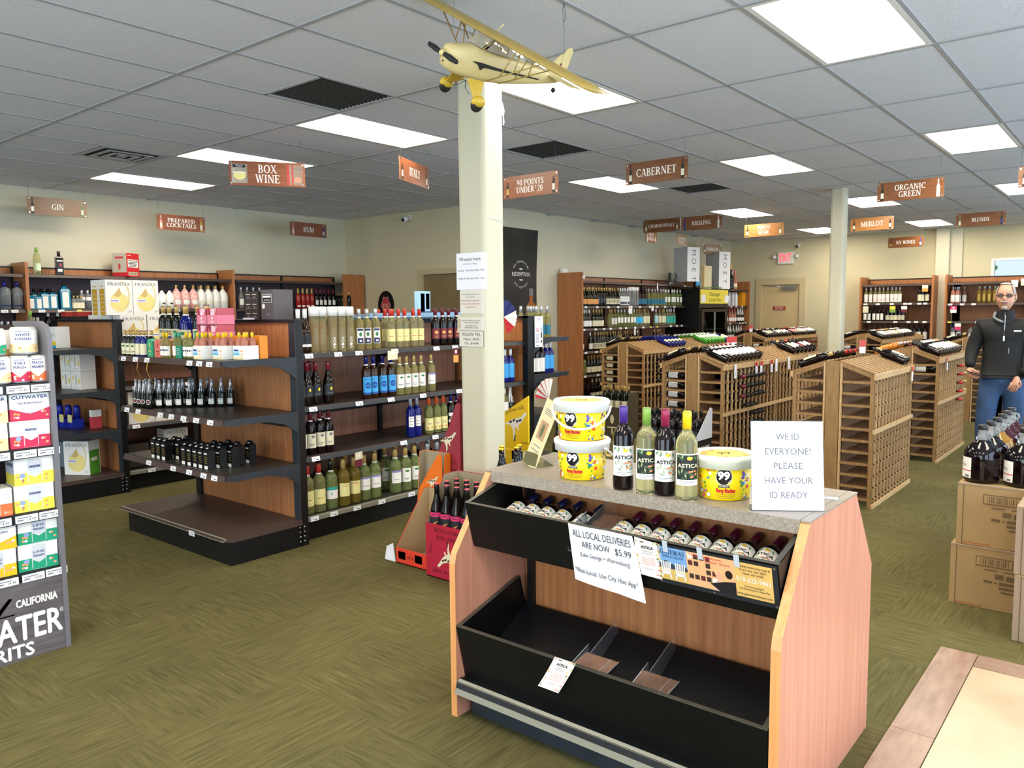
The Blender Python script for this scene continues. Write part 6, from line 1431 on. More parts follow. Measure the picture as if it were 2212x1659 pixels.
# hanging price slips
def slips(yf, spots, where):
    for i, (x, red, tilt) in enumerate(spots):
        q = MB(); q.box(-.028, -.0015, -.13, .028, 0, 0, M_PAPER); 
        if red: q.box(-.028, -.003, -.045, .028, -.0016, 0, C_RED)
        q.rect(-.018, -.10, .018, -.096, F_ny(-.0016), M_GINK, .0005); q.rect(-.018, -.08, .010, -.076, F_ny(-.0016), M_GINK, .0005)
        q.build('price_slip', None, (x, yf, 1.075), 'white %sprice slip hanging %s on %s' % ('and red ' if red else '', ORD[i], where), 'card', 'price slips on ' + where, rot=(0, R(tilt), 0))
slips(-1.80, [(5.13, 1, 3)], 'the nearest rack'); slips(-1.80, [(6.62, 1, -8)], 'the second rack')
slips(-.41, [(4.52, 0, 0), (5.02, 1, -4), (5.15, 1, 2), (5.42, 1, 0), (5.55, 0, 0), (5.90, 0, -10), (6.55, 0, 4), (6.85, 0, -4)], 'the dark bottle rack')
slips(1.73, [(12.0, 1, 0), (11.0, 1, 0)], 'the far door rack')
for i, (x, y, z) in enumerate(((5.30, .0, 1.24), (5.42, .0, 1.24), (5.02, -1.4, 1.24), (10.95, 2.1, 1.24))):
    q = MB(); q.box(-.03, -.002, 0, .03, 0, .12, M_PAPER); q.box(-.03, -.003, .06, .03, -.002, .12, C_RED)
    q.build('price_slip', None, (x, y, z - .055), 'red and white card standing %s on a rack ridge' % ('first of a pair', 'second of a pair', 'alone near the id notice', 'alone near the exit door')[i], 'card', 'red and white ridge cards', rot=(0, 0, -.7))

# ================================================================== COUNTER ISLAND
CXc, YL, YRt, CH = .08, -1.375, -2.685, .955
t = empty('display_island', (0, 0, 0), 'long display island with speckled stone top, wood ends and black bins', 'display')
pr = [(CXc - .46, 0), (CXc - .46, .62), (CXc - .452, .665), (CXc - .245, CH - .04), (CXc - .245, CH - .004), (CXc + .245, CH - .004), (CXc + .46, .645), (CXc + .46, 0)]
for y0, lb in ((YL - .03, None), (YRt, None)):
    o = MB().prism([(CXc - .459, 0), (CXc - .459, .62), (CXc - .45, .66), (CXc - .236, CH - .006), (CXc + .236, CH - .006), (CXc + .459, .645), (CXc + .459, 0)], 'y', y0 + .001, y0 + .029, M_WOODC).build('end_panel', t)
    q = MB()
    e = [(CXc - .46, 0), (CXc - .46, .62), (CXc - .45, .66), (CXc - .237, CH - .005)]
    for a, b in zip(e[:-1], e[1:]): q.add([(a[0] - .0015, y0, a[1]), (a[0] - .0015, y0 + .03, a[1]), (b[0] - .0015, y0 + .03, b[1]), (b[0] - .0015, y0, b[1])], [(0, 1, 2, 3)], M_WOODE)
    q.build('edge_band', o)
m = MB(); m.box(CXc - .245, YRt + .031, CH - .045, CXc + .245, YL - .031, CH, M_STONE); m.box(CXc - .245, YRt, CH - .006, CXc + .245, YRt + .029, CH, M_STONE); m.box(CXc - .245, YL - .029, CH - .006, CXc + .245, YL, CH, M_STONE)
m.build('stone_top', t)
MB().box(.060, YRt + .03, .10, .080, YL - .03, .91, M_WOOD).build('spine_panel', t)
for y in (-1.447, -2.62): MB().box(.035, y - .014, .10, .060, y + .014, .91, M_BLACK).build('upright', t)
def bin_(zf, xf, zb, xb, hgt, fl, nm):
    """front lip at (xf, zf), floor from front bottom to the spine"""
    y0, y1 = YRt + .035, YL - .035; w = .018
    o = MB()
    fb = (xf + .05, zf - hgt)
    # front board, slanted
    o.prism([(xf, zf), (xf + w, zf), (fb[0] + w, fb[1]), (fb[0], fb[1])], 'y', y0, y1, M_BIN)
    b = o.build(nm, t)
    o = MB(); o.prism([(fb[0] + w, fb[1]), (fb[0] + w, fb[1] + .015), (xb, fl + .015), (xb, fl)], 'y', y0 + w, y1 - w, mat('bin floor board', '#101215', .38, noise=.3, nscale=12)); o.build('bin_floor', b)
    for yy in (y0, y1 - w):
        o = MB(); o.prism([(xf + w, zf), (xb - .04, zb), (xb, fl), (fb[0] + w, fb[1])], 'y', yy, yy + w, M_BIN); o.build('bin_side', b)
    o = MB()
    o.box(xf - .001, y0 - .001, zf, xf + w, y1 + .001, zf + .002, M_BINE)
    for yy in (y0, y1 - w): o.add([(xf, yy, zf + .001), (xf, yy + w, zf + .001), (xb - .04, yy + w, zb + .002), (xb - .04, yy, zb + .002)], [(0, 1, 2, 3)], M_BINE)
    o.build('worn_edge', b)
    return b
bt = bin_(.855, -.325, .935, .035, .185, .735, 'upper_bin')
bb = bin_(.375, -.385, .475, .035, .225, .335, 'lower_bin')
m = MB(); m.prism([(-.385, .150), (-.372, .158), (-.30, .150), (-.30, .09), (-.37, .09), (-.398, .105)], 'y', YRt + .032, YL - .034, M_BLACK); ch_ = m.build('price_rail', t)
m = MB(); m.add([(-.3860, YRt + .034, .149), (-.3860, YL - .036, .149), (-.3725, YL - .036, .159), (-.3725, YRt + .034, .159)], [(0, 1, 2, 3)], M_CHAN); m.add([(-.3995, YRt + .034, .106), (-.3995, YL - .036, .106), (-.3925, YL - .036, .128), (-.3925, YRt + .034, .128)], [(0, 1, 2, 3)], M_CHAN)
m.build('channel', ch_)
MB().box(-.31, YRt + .032, 0, .42, YL - .04, .10, M_BLACK).box(-.318, YRt + .032, 0.0, -.31, YL - .05, .10, M_BLACK_SHEEN).build('kick_base', t)
# far side bins, simple copies facing the racks
m = MB(); m.prism([(.485, .855), (.467, .855), (.417, .67), (.435, .67)], 'y', YRt + .035, YL - .035, M_BIN).prism([(.545, .375), (.527, .375), (.477, .15), (.495, .15)], 'y', YRt + .035, YL - .035, M_BIN).box(.08, YRt + .04, .67, .43, YL - .04, .685, M_BIN).box(.08, YRt + .04, .15, .49, YL - .04, .165, M_BIN); m.build('rear_bins', t, kind='stuff')
# wine bottles lying in the upper bin
def astica_label(q, fn, z0, z1, hw, dark=False, small=False):
    h = z1 - z0; bg = L_DK if dark else L_W
    GR = (L_GRNP, mat('sage leaf print', '#8fa878', .6)); RR = (mat('coral flower', '#e07a64', .5), L_ORG)
    if dark: q.rect(-hw * .86, z0 + .18 * h, hw * .86, z0 + .96 * h, fn, mat('near black print', '#1a2018', .5), .0004, 8)
    rr = random.Random(3)
    for i in range(16):
        u = (-.75 + 1.5 * rr.random()) * hw; v = z0 + h * (.78 + .16 * rr.random() if i < 7 else .22 + .26 * rr.random()); a = rr.random() * 3.1; L = hw * .22
        q.flat([(u + L * math.cos(a), v + L * math.sin(a)), (u - L * .3 * math.sin(a), v + L * .3 * math.cos(a)), (u - L * math.cos(a), v - L * math.sin(a)), (u + L * .3 * math.sin(a), v - L * .3 * math.cos(a))], fn, GR[i % 2], .0008)
    for i in range(7):
        q.disc((-.7 + 1.4 * rr.random()) * hw, z0 + h * (.24 + .22 * rr.random()), hw * .11, h * .032, fn, RR[i % 2], .0012, 7)
    q.disc(.1 * hw, z0 + .86 * h, hw * .2, h * .06, fn, mat('sun yellow print', '#f0bf3a', .5), .0014, 12)
    q.text('ASTICA', 0, z0 + .62 * h, h * .17, fn, L_CRM if dark else M_INK, .0016, w=hw * 1.45, bold=.035)
    q.rect(-hw * .6, z0 + .11 * h, hw * .5, z0 + .125 * h, fn, M_GINK, .0008, 4); q.rect(-hw * .6, z0 + .06 * h, hw * .1, z0 + .072 * h, fn, M_GINK, .0008, 3)
kind('ast_navy', 'red_wine_bottle', 'bdx', G_RED, mat('navy screw cap', '#14163f', .3), (L_W, .075, .18, 1.25), lambda q, fn, z0, z1, hw: astica_label(q, fn, z0, z1, hw), seg=24)
kind('ast_crim', 'red_wine_bottle', 'bdx', G_RED, mat('deep crimson cap', '#551028', .28), (L_W, .075, .18, 1.25), lambda q, fn, z0, z1, hw: astica_label(q, fn, z0, z1, hw), seg=24)
for p_, cm in (('ast_p', C_PUR), ('ast_c', C_CRM)): kind(p_, 'red_wine_bottle', 'bdx', G_RED, cm, (L_W, .052, .160, 1.3), lambda q, fn, z0, z1, hw: astica_label(q, fn, z0, z1, hw), seg=32)
for p_, cm in (('ast_g', C_GRN), ('ast_y', C_YEL)): kind(p_, 'white_wine_bottle', 'bdx', G_YEL, cm, (L_W, .052, .160, 1.3), lambda q, fn, z0, z1, hw: astica_label(q, fn, z0, z1, hw, True), seg=32)
def bin_bottle(key, y, lb, grp):
    a = math.atan2(.07, .29)                 # lie along the sloping bin floor, neck toward the spine
    ax = Vector((math.cos(a + .05), 0, math.sin(a + .05))); labv = Vector((-math.sin(a + .05), 0, math.cos(a + .05)))
    yy = -labv; xx = yy.cross(ax)
    put(key, -.245, y, .738, lb, grp, rot=Matrix((xx, yy, ax)).transposed().to_euler())
for i, y in enumerate((-1.485, -1.56, -1.635, -1.71, -1.81)): bin_bottle('ast_navy', y, 'dark bottle with navy cap lying in the upper bin, %s from left' % ORD[i], 'navy capped bottles in the bin')
for i, y in enumerate((-1.985, -2.062, -2.138, -2.215, -2.292, -2.37, -2.447, -2.525, -2.60)): bin_bottle('ast_crim', y, 'dark bottle with crimson cap lying in the upper bin, %s from left' % ORD[i], 'crimson capped bottles in the bin')
# clear dividers
def divider(x, y, z, lb, sc_=1.0, rz=0.0):
    t_ = empty('bin_divider', (x, y, z), lb, 'divider', 'clear acrylic bin dividers', rz)
    th = .003
    MB().prism([(-.17, 0), (.16, .055), (.14, .15), (-.05, .08), (-.055, .12), (-.17, .085)], 'y', -th / 2, th / 2, M_ACR).build('upright_fin', t_)
    MB().add([(-.17, 0, 0), (.16, 0, .055), (.16, -.075, .055), (-.17, -.075, 0), (-.17, 0, .003), (.16, 0, .058), (.16, -.075, .058), (-.17, -.075, .003)], [(0, 1, 2, 3), (4, 5, 6, 7), (0, 1, 5, 4), (2, 3, 7, 6), (1, 2, 6, 5), (3, 0, 4, 7)], M_ACR).build('foot', t_)
    MB().tube([(-.17, 0, .085), (-.055, 0, .12), (-.05, 0, .08), (.14, 0, .15), (.16, 0, .055)], .0013, mat('bright acrylic edge', '#c8d0d8', .2), 4).tube([(-.17, -.075, .003), (.16, -.075, .058)], .0013, M_TAPE, 4).tube([(-.17, -.04, .003), (.16, -.04, .058)], .0013, M_TAPE, 4).build('edge', t_)
divider(-.13, -1.895, .245, 'clear acrylic divider in the lower bin, nearer the fallen card'); divider(-.13, -2.145, .245, 'clear acrylic divider in the lower bin, farther from the fallen card')
divider(-.13, -1.885, .745, 'clear acrylic divider in the upper bin between the two bottle colors')
# papers taped on the bin front (plane through the slanted board)
nx, nz = -.185, -.05; ln = math.hypot(nx, nz)
def F_bin(u, v, d):       # u toward -Y from y=-1.41, v up along the board from its lip
    return (-.325 + (-v) * .26 - d * .966 - .001, -1.41 - u, .855 + v * .966 - d * .26)
def sheet(pts, m, curl=None, th=.0012, dd=.001, n=1):
    q = MB()
    a, b, c, d = pts  # tl, tr, br, bl
    N = 8
    P = []
    for j in range(N + 1):
        for i in range(N + 1):
            s_, t_ = i / N, j / N
            u = (a[0] * (1 - s_) + b[0] * s_) * (1 - t_) + (d[0] * (1 - s_) + c[0] * s_) * t_
            v = (a[1] * (1 - s_) + b[1] * s_) * (1 - t_) + (d[1] * (1 - s_) + c[1] * s_) * t_
            P.append(F_bin(u, v, dd + (curl(s_, t_) if curl else 0)))
    q.add(P, [(j * (N + 1) + i, j * (N + 1) + i + 1, (j + 1) * (N + 1) + i + 1, (j + 1) * (N + 1) + i) for j in range(N) for i in range(N)], m, True)
    return q
cu1 = lambda s_, t_: .002 + .003 * abs(math.sin(s_ * 5)) + .02 * t_ * t_ * s_
o = tag(sheet([(.495, .003), (.755, .003), (.785, -.235), (.485, -.225)], M_PAPER, cu1).build('paper_notice'), 'handwritten white delivery notice taped to the upper bin', 'paper')
q = MB()
def FN(u, v, d): # follow the curl
    s_ = min(1, max(0, (u - .49) / .28)); t_ = min(1, max(0, -v / .23))
    return F_bin(u, v, .0028 + cu1(s_, t_) + d)
hand = mat('pen ink', '#45464c', .6)
q.text('ALL LOCAL DELIVERIES', .628, -.030, .040, FN, hand, w=.235); q.text('ARE NOW', .600, -.070, .036, FN, hand, w=.115); q.text('$5.99', .710, -.072, .036, FN, hand, w=.065)
q.text('(Lake George + Warrensburg)', .632, -.110, .024, FN, hand, w=.205); q.text('*Non-Local: Use City Hive App*', .628, -.178, .028, FN, hand, w=.265)
q.build('handwriting', o)
def astica_card(name_lb, make):
    pass
def card_print(q, F, w, h):
    rr = random.Random(5)
    cols = (mat('coral flower', '#e07a64', .5), L_ORG, L_GRNP, mat('sun yellow print', '#f0bf3a', .5), mat('sage leaf print', '#8fa878', .6))
    for i in range(26):
        e = rr.choice((-1, 1)); u = e * w * (.36 + .1 * rr.random()); v = -h * rr.random()
        if rr.random() < .3: u = (rr.random() - .5) * w * .9; v = -h * rr.choice((.05, .95))
        q.disc(u, v, w * .05, h * .022, F, cols[i % 5], .0005, 6, a0=rr.random())
    q.text('ASTICA', 0, -h * .2, h * .12, F, M_INK, w=w * .5, bold=.03); q.text('WHERE LIFE', 0, -h * .31, h * .06, F, M_GINK, w=w * .45); q.text('BLOSSOMS', 0, -h * .38, h * .06, F, M_GINK, w=w * .4)
    for k in range(5): q.rect(-w * .28, -h * (.50 + .05 * k), w * .28, -h * (.51 + .05 * k), F, mat('coral flower', '#e07a64', .5), .0005)
    q.text('Licanne', -w * .05, -h * .82, h * .06, F, M_GINK, w=w * .4)
o = tag(sheet([(.763, .004), (.855, -.008), (.848, -.140), (.752, -.136)], L_W, dd=.006).build('promo_card'), 'floral cream promo card beside the handwritten notice', 'card')
q = MB(); card_print(q, lambda u, v, d: F_bin(.807 + u - .08 * (-v) * .1, v - .003, .0078 + d), .09, .128); q.build('print', o)
# fallen card over the lower bin lip
P0 = Vector((-.383, -1.945, .378)); uu = Vector((0, -.93, -.08)).normalized(); vv = Vector((-.10, -.42, .95)).normalized()
o = MB()
F_ = lambda u, v, d: tuple(Vector((-.388 + (-v) * .14 - d - (.02 * (v / .12) ** 2), -1.935 - u - v * .55, .388 + v * .97)))
N = 6
P = [F_(-.045 + .09 * i / N, -.13 * j / N, .002) for j in range(N + 1) for i in range(N + 1)]
o.add(P, [(j * (N + 1) + i, j * (N + 1) + i + 1, (j + 1) * (N + 1) + i + 1, (j + 1) * (N + 1) + i) for j in range(N) for i in range(N)], L_W, True)
o = tag(o.build('promo_card'), 'floral cream promo card hanging askew over the lower bin lip', 'card')
q = MB(); card_print(q, lambda u, v, d: F_(u, v, .0035 + d), .09, .128); q.build('print', o)
# framed shop advert
o = tag(sheet([(.838, -.004), (1.238, -.004), (1.238, -.150), (.838, -.150)], mat('black sign frame', '#23262b', .4), dd=.004).build('advert_board'), 'black framed shop advert with chairs, shelves and phone number on the bin', 'sign')
q = MB(); F_ = lambda u, v, d: F_bin(u, v, .0055 + d)
def R_(u0, v0, u1, v1, hx, d=0.0): q.rect(u0, v0, u1, v1, F_, mat('ad ' + hx, hx, .5), .0005 + d)
R_(.845, -.132, .945, -.012, '#6f9ccb'); R_(.845, -.132, .945, -.090, '#c9a75c', .0004); q.flat([(.845, -.075), (.87, -.060), (.90, -.074), (.92, -.062), (.945, -.078), (.945, -.092), (.845, -.092)], F_, mat('ad hills', '#2f3a4a', .5), .0007)
for cu in (.868, .918):
    for k in range(5): q.flat([(cu - .016 + k * .008, -.065), (cu - .011 + k * .008, -.065), (cu - .012 + k * .0065, -.105), (cu - .016 + k * .0065, -.105)], F_, M_WHITE, .0012)
    q.rect(cu - .018, -.112, cu + .018, -.102, F_, M_WHITE, .0012); q.rect(cu - .018, -.125, cu - .013, -.104, F_, M_WHITE, .0012); q.rect(cu + .013, -.125, cu + .018, -.104, F_, M_WHITE, .0012)
serif(q, 'GATEWAY', .897, -.028, .016, F_, L_NAVY, .0014, w=.088); q.text('WINE & LIQUOR', .897, -.045, .012, F_, L_NAVY, .0014, w=.075)
R_(.945, -.132, 1.105, -.012, '#d9a878')
rr = random.Random(9)
for i in range(5):
    for j in range(4):
        if rr.random() < .85: R_(.950 + i * .020, -.035 - j * .024, .965 + i * .020, -.018 - j * .024, ('#5a2a2a', '#e8ddd0', '#3a2a26')[rr.randrange(3)], .0004)
q.disc(1.052, -.075, .011, .015, F_, mat('ad skin', '#d8a080', .5), .0012); q.disc(1.052, -.068, .014, .012, F_, mat('ad blond', '#d8b878', .5), .0010); q.flat([(1.03, -.132), (1.04, -.098), (1.06, -.096), (1.07, -.132)], F_, mat('ad cloth', '#cfa9a0', .5), .0010)
q.disc(1.085, -.066, .012, .015, F_, mat('ad dark hair', '#221814', .5), .0014); q.flat([(1.02, -.110), (1.07, -.094), (1.105, -.088), (1.105, -.132), (1.05, -.132)], F_, mat('ad black cloth', '#1c1a1c', .5), .0012)
q.text('Your Hometown', 1.01, -.021, .014, F_, L_RED, .0016, w=.11); q.text('Liquor Store', 1.05, -.034, .014, F_, L_RED, .0016, w=.08)
R_(1.105, -.132, 1.222, -.012, '#d3ac62')
for k, (tx, w, sz) in enumerate((('Extensively stocked shop to get all', .105, .012), ('of your wine, cider, liquor,', .085, .012), ('liqueur, and cordials', .065, .012))): q.text(tx, 1.163, -.024 - k * .012, sz, F_, M_INK, .0014, w=w)
q.text('518-623-9463', 1.163, -.070, .022, F_, M_WHITE, .0014, w=.108); q.text('Across the parking lot', 1.163, -.092, .010, F_, M_INK, .0014, w=.06); q.text('in the Warrensburg Price Chopper Plaza', 1.163, -.102, .010, F_, M_INK, .0014, w=.095); q.text('www.gatewaywineliquor.com', 1.163, -.120, .013, F_, M_INK, .0014, w=.11)
q.build('advert_print', o)
q = MB()
for u in (.875, .995, 1.115): q.rect(u - .009, -.03, u + .009, .012, F_, M_TAPE, .0022)
q.build('tape_strip', o, kind='stuff')
q = MB()
for u, v in ((1.23, -.012), (1.23, -.142), (1.03, -.142), (.847, -.142)): q.disc(u, v, .004, .004, F_, M_STEEL, .001, 8)
q.build('screw', o, kind='stuff')

# ---- on the stone top
for key, x, y, l in (('ast_p', -.118, -2.00, 'dark wine bottle with purple cap on the stone top'), ('ast_g', -.118, -2.095, 'pale wine bottle with green cap on the stone top'), ('ast_c', -.112, -2.165, 'dark wine bottle with crimson cap on the stone top'), ('ast_y', -.122, -2.252, 'pale wine bottle with yellow cap on the stone top')):
    put(key, x, y, CH + .0005, l, None, Y90 + .62)
M_BK = mat('yellow bucket wrap', '#f5d90f', .35, hex2='#eec30c', nscale=9); M_LID = mat('milky white lid', '#eeeee8', .35); M_BKC = mat('clear bucket plastic', '#f2f2e2', .2)
def bucket(x, y, z, lb, rz, handle, lidm=M_LID):
    t = empty('party_bucket', (x, y, z), lb, 'bucket', 'yellow lidded party buckets', rz)
    r0, r1, h = .086, .098, .135
    MB().lathe([(.001, 0), (r0 - .004, 0), (r0, .004), (r1, h)], M_BK, 40).build('tub', t)
    MB().lathe([(r1 - .001, h - .026), (r1 + .007, h - .026), (r1 + .009, h - .002), (r1 + .012, h), (r1 + .012, h + .012), (r1 + .006, h + .018), (r1 - .004, h + .017), (r1 - .010, h + .011), (.001, h + .011)], lidm, 40).build('lid', t)
    q = MB(); q.lathe([(r1 - .016, h + .0125), (.001, h + .0125)], mat('yellow lid print', '#ead04e', .4, hex2='#d7b32c', nscale=30), 30, cap=False)
    rr = random.Random(4)
    for k in range(10): q.disc(.07 * math.cos(k * .63), .07 * math.sin(k * .63), .012, .010, F_up(h + .0125), (L_ORG, L_GOLD, L_CRM, L_RED)[k % 4], .0006, 6, a0=k)
    q.text('99', 0, 0, .05, F_up(h + .0135), M_INK, .0008); q.build('lid_print', t)
    q = MB(); F = F_cyl(r0 + .0005, 0, -PI / 2, r1 + .0005, h)
    def FF(u, v, d): return F(u, v, d)
    q.disc(-.035, .085, .027, .030, FF, mat('silver rim print', '#c8c8c0', .4), .0006, 24); q.disc(-.035, .085, .025, .028, FF, M_PLASTB, .0010, 24)
    q.text('99', -.036, .087, .038, FF, M_WHITE, .0020, w=.036, bold=.05); q.text('BRAND', -.016, .068, .008, FF, M_WHITE, .0016, w=.014, rot=.9)
    q.rect(-.052, .047, -.016, .055, FF, M_INK, .0008, 3); q.text('99 PROOF', -.034, .051, .008, FF, M_WHITE, .0012, w=.03)
    q.text('Party Bucket', -.028, .036, .021, FF, mat('party red print', '#c01f28', .4), .0012, w=.062, bold=.045)
    for k in range(3): q.rect(-.062 + .004 * k, .022 - k * .006, .006 - .004 * k, .0235 - k * .006, FF, mat('brown small print', '#8a6c20', .5), .0006, 4)
    cols = [mat('confetti ' + c, c, .4) for c in ('#e0482c', '#2f8f3a', '#2c6fc0', '#f2f2ee', '#f08a1c', '#7ab82c', '#6a3fa0', '#d8e0e8')]
    rr = random.Random(11)
    for side, n_ in ((.045, 26), (-.105, 20), (.115, 18), (.18, 16), (-.18, 14)):
        for k in range(n_):
            u = side + rr.uniform(-.022, .022); v = rr.uniform(.008, .105); s_ = rr.uniform(.003, .008)
            q.disc(u, v, s_, s_ * rr.uniform(.6, 1.6), FF, cols[rr.randrange(8)], .0006 + .0002 * (k % 3), rr.choice((3, 5, 7)), a0=rr.random() * 3)
    q.text('20 - 50ML', -.072, .112, .007, FF, M_INK, .0006, w=.02); q.text('BOTTLES', -.072, .104, .007, FF, M_INK, .0006, w=.018)
    q.build('wrap_print', t)
    if handle == 'front':
        q = MB(); pts = [((r1 + .014) * math.cos(a), -(r1 + .018) * abs(math.sin(a)) ** .8 if 0 else (r1 + .016) * math.sin(a), h - .01 - .075 * abs(math.sin(a))) for a in [PI + PI * k / 16 for k in range(17)]]
        q.tube(pts, .0045, lidm, 8); q.build('handle', t)
    elif handle == 'side':
        q = MB(); pts = [((r1 + .016) * math.cos(a), (r1 + .014) * math.sin(a), h - .012 - .05 * math.sin((a + .7) / (.7 + 1.9) * PI)) for a in [-.7 + 2.6 * k / 12 for k in range(13)]]
        q.tube(pts, .0045, lidm, 8); q.build('handle', t)
    return t
bz = Y90 + .62
bucket(-.035, -1.765, CH + .0005, 'yellow party bucket at the bottom of the stack', bz - .05, 'side')
bucket(-.035, -1.762, CH + .151, 'yellow party bucket on top of the stack, handle hanging down', bz - .12, 'front')
bucket(-.005, -2.335, CH + .0005, 'single yellow party bucket beside the id notice', bz + .18, None, mat('clear milky lid', '#e9ead2', .25))
# id notice in a clear stand
a = math.atan2(-2.677 + 2.497, -.019 + .141)
t = empty('id_notice', (-.080, -2.587, CH + .0005), 'white age check notice in a clear stand at the counter end', 'sign', rz=a)
lean = Matrix.Rotation(R(-9), 4, 'X')
MB().box(-.112, -.0012, .002, .112, .0008, .285, mat('sheet in glossy sleeve', '#dfe0ea', .45, coat=.8), T=lean).build('sheet', t)
m = MB(); m.box(-.114, .0015, 0, .114, .003, .288, M_ACR, T=lean); m.box(-.114, .0, 0, .114, .07, .003, M_ACR); m.build('clear_stand', t)
q = MB(); F_ = lambda u, v, d: tuple(lean @ Vector((u, -.0014 - d, v)))
for k, tx in enumerate(('WE ID', 'EVERYONE!', 'PLEASE', 'HAVE YOUR', 'ID READY')):
    q.text(tx, .002, .235 - k * .0465, .030, F_, mat('thin grey lettering', '#5c5c66', .6), .0005, w=(.072, .142, .09, .150, .118)[k])
q.build('lettering', t)
# slanted clear menu holder
t = empty('menu_holder', (.0, -1.475, CH + .0005), 'slanted yellowed menu holder with wine cork picture on the stone top', 'holder', rz=Y90 - .35)
lean = Matrix.Rotation(R(-16), 4, 'X') @ Matrix.Rotation(R(14), 4, 'Y')
M_YP = mat('yellowed card', '#cfc79f', .35)
MB().box(-.052, -.001, .0, .052, .001, .29, M_YP, T=lean).build('card', t)
MB().prism([(.0, 0), (.09, 0), (.0, .06)], 'x', -.05, .05, mat('yellowed acrylic', '#d8d09c', .1, trans=.8, ior=1.2)).build('foot', t)
q = MB(); F_ = lambda u, v, d: tuple(lean @ Vector((u, -.0014 - d, v)))
q.rect(-.03, .12, .03, .20, F_, mat('tan picture', '#b08a6a', .5)); q.disc(0, .16, .012, .03, F_, mat('olive picture', '#5f6a48', .5), .0008)
for k in range(4): q.rect(-.03, .25 - k * .007, .03, .253 - k * .007, F_, M_GINK)
for k in range(3): q.rect(-.03, .09 - k * .02, .03, .094 - k * .02, F_, M_GINK)
q.build('print', t)
tag(MB().box(-.02, -.045, 0, .02, .045, .001, M_TAPE).build('card_sleeve', None, (.17, -2.62, CH + .0003), rot=(0, 0, .2)), 'small clear label sleeve lying at the counter end', 'card')
tag(MB().box(-.05, -.04, 0, .05, .04, .001, M_TAPE).build('card_sleeve', None, (.17, -1.55, CH + .0003), rot=(0, 0, .6)), 'clear plastic scrap lying behind the menu holder', 'card')

# ================================================================== COLUMN NOTICES
def F_col(u, v, d):    # wraps from the -X face round the corner to the -Y face; u=0 at the left edge, corner near .232
    W_ = COLS; r = .034; a = u - (W_ - r)
    if a <= 0: return (COLX - d, COLY + COLS - u, v)
    t = a / r
    if t < PI / 2: return (COLX + r - (r + d) * math.cos(t), COLY + r - (r + d) * math.sin(t), v)
    return (COLX + r + (a - r * PI / 2), COLY - d, v)
def notice(u0, v0, u1, v1, lb, m_, lines, name='paper_notice'):
    q = MB()
    n = 14
    for i in range(n):
        a = u0 + (u1 - u0) * i / n; b = u0 + (u1 - u0) * (i + 1) / n
        q.add([F_col(a, v0, .002), F_col(b, v0, .002), F_col(b, v1, .002), F_col(a, v1, .002)], [(0, 1, 2, 3)], m_, True)
    o = tag(q.build(name), lb, 'paper')
    q = MB()
    for (tx, cu, cv, sz, w, mm) in lines: q.text(tx, cu, cv, sz, F_col, mm, .0032, w=w)
    if q.v: q.build('print', o)
    return o
M_RINK = mat('red print ink', '#b35a52', .6)
notice(-.012, 1.735, .235, 1.965, 'glossy white notice listing off-season hours on the column', M_PAPER, [('Off-season hours:', .105, 1.925, .030, .185, M_INK), ('(10/14/2024 - 5/19/2025)', .105, 1.895, .013, .12, M_GINK), ('Sunday - Thursday 10am - 8pm', .115, 1.855, .017, .225, M_GINK), ('Friday & Saturday 10am - 9pm', .115, 1.805, .017, .225, M_GINK)])
notice(.015, 1.585, .215, 1.733, 'cream notice about prices and red discount text on the column', mat('cream notice paper', '#d9d3c8', .6), [('Prices displayed reflect cash', .105, 1.705, .012, .15, M_GINK), ('card surcharge', .105, 1.688, .012, .08, M_GINK), ('There will be a discount', .105, 1.665, .015, .155, M_RINK), ('for purchases with cash', .105, 1.645, .015, .155, M_RINK), ('or debit cards', .105, 1.624, .015, .09, M_RINK)])
notice(.015, 1.478, .215, 1.56, 'small grey text notice above the framed price notice', mat('cream notice paper', '#d9d3c8', .6), [('PRICES DISPLAYED INCLUDE 3%', .11, 1.538, .010, .15, M_INK), ('CREDIT CARD SURCHARGE.', .11, 1.525, .010, .125, M_INK), ('CASH PRICES WILL BE', .11, 1.506, .010, .10, M_INK), ('APPROXIMATELY 3% LESS', .11, 1.493, .010, .12, M_INK)])
o = notice(.004, 1.372, .210, 1.474, 'framed notice with two wine prices, lowest on the column', mat('cream notice paper', '#d9d3c8', .6), [('YELLOW TAIL', .107, 1.450, .029, .165, M_INK), ('750mL  $8.09', .107, 1.420, .020, .135, M_INK), ('1.5L  $14.49', .107, 1.394, .020, .12, M_INK)])
q = MB()
for b in ((.004, 1.372, .210, 1.3735), (.004, 1.4725, .210, 1.474), (.004, 1.372, .0055, 1.474), (.2085, 1.372, .210, 1.474)): q.rect(*b, F_col, M_INK, .0034, 8)
q.build('border', o)
o = tag(MB().box(1.20, COLY + COLS, 1.46, 1.27, COLY + COLS + .035, 1.575, mat('beige plastic box', '#d8d2bd', .45)).box(1.195, COLY + COLS + .008, 1.49, 1.20, COLY + COLS + .025, 1.55, M_TRIM).build('wall_plate'), 'small beige control box on the side of the column', 'box')
tag(MB().tube([(COLX - .002 + .0, COLY + .03, 2.18), (1.22, COLY - .001, 2.172), (1.30, COLY - .001, 2.165), (1.368, COLY - .002, 2.150)], .0014, mat('pale blue string', '#9fb6cc', .6), 4).build('string'), 'thin pale blue string around the column upper part', 'string')
q = MB()
for (x, z, w) in ((1.335, 2.88, .03), (1.355, 2.84, .022)): q.box(x - w / 2, COLY - .004, z - .02, x + w / 2, COLY - .001, z + .02, M_PAPER)
q.add([(1.371, COLY + .01, 2.90), (1.371, COLY + .01, 2.76), (1.385, COLY + .01, 2.78), (1.379, COLY + .01, 2.83), (1.388, COLY + .01, 2.85)], [(0, 1, 2, 3, 4)], M_PAPER)
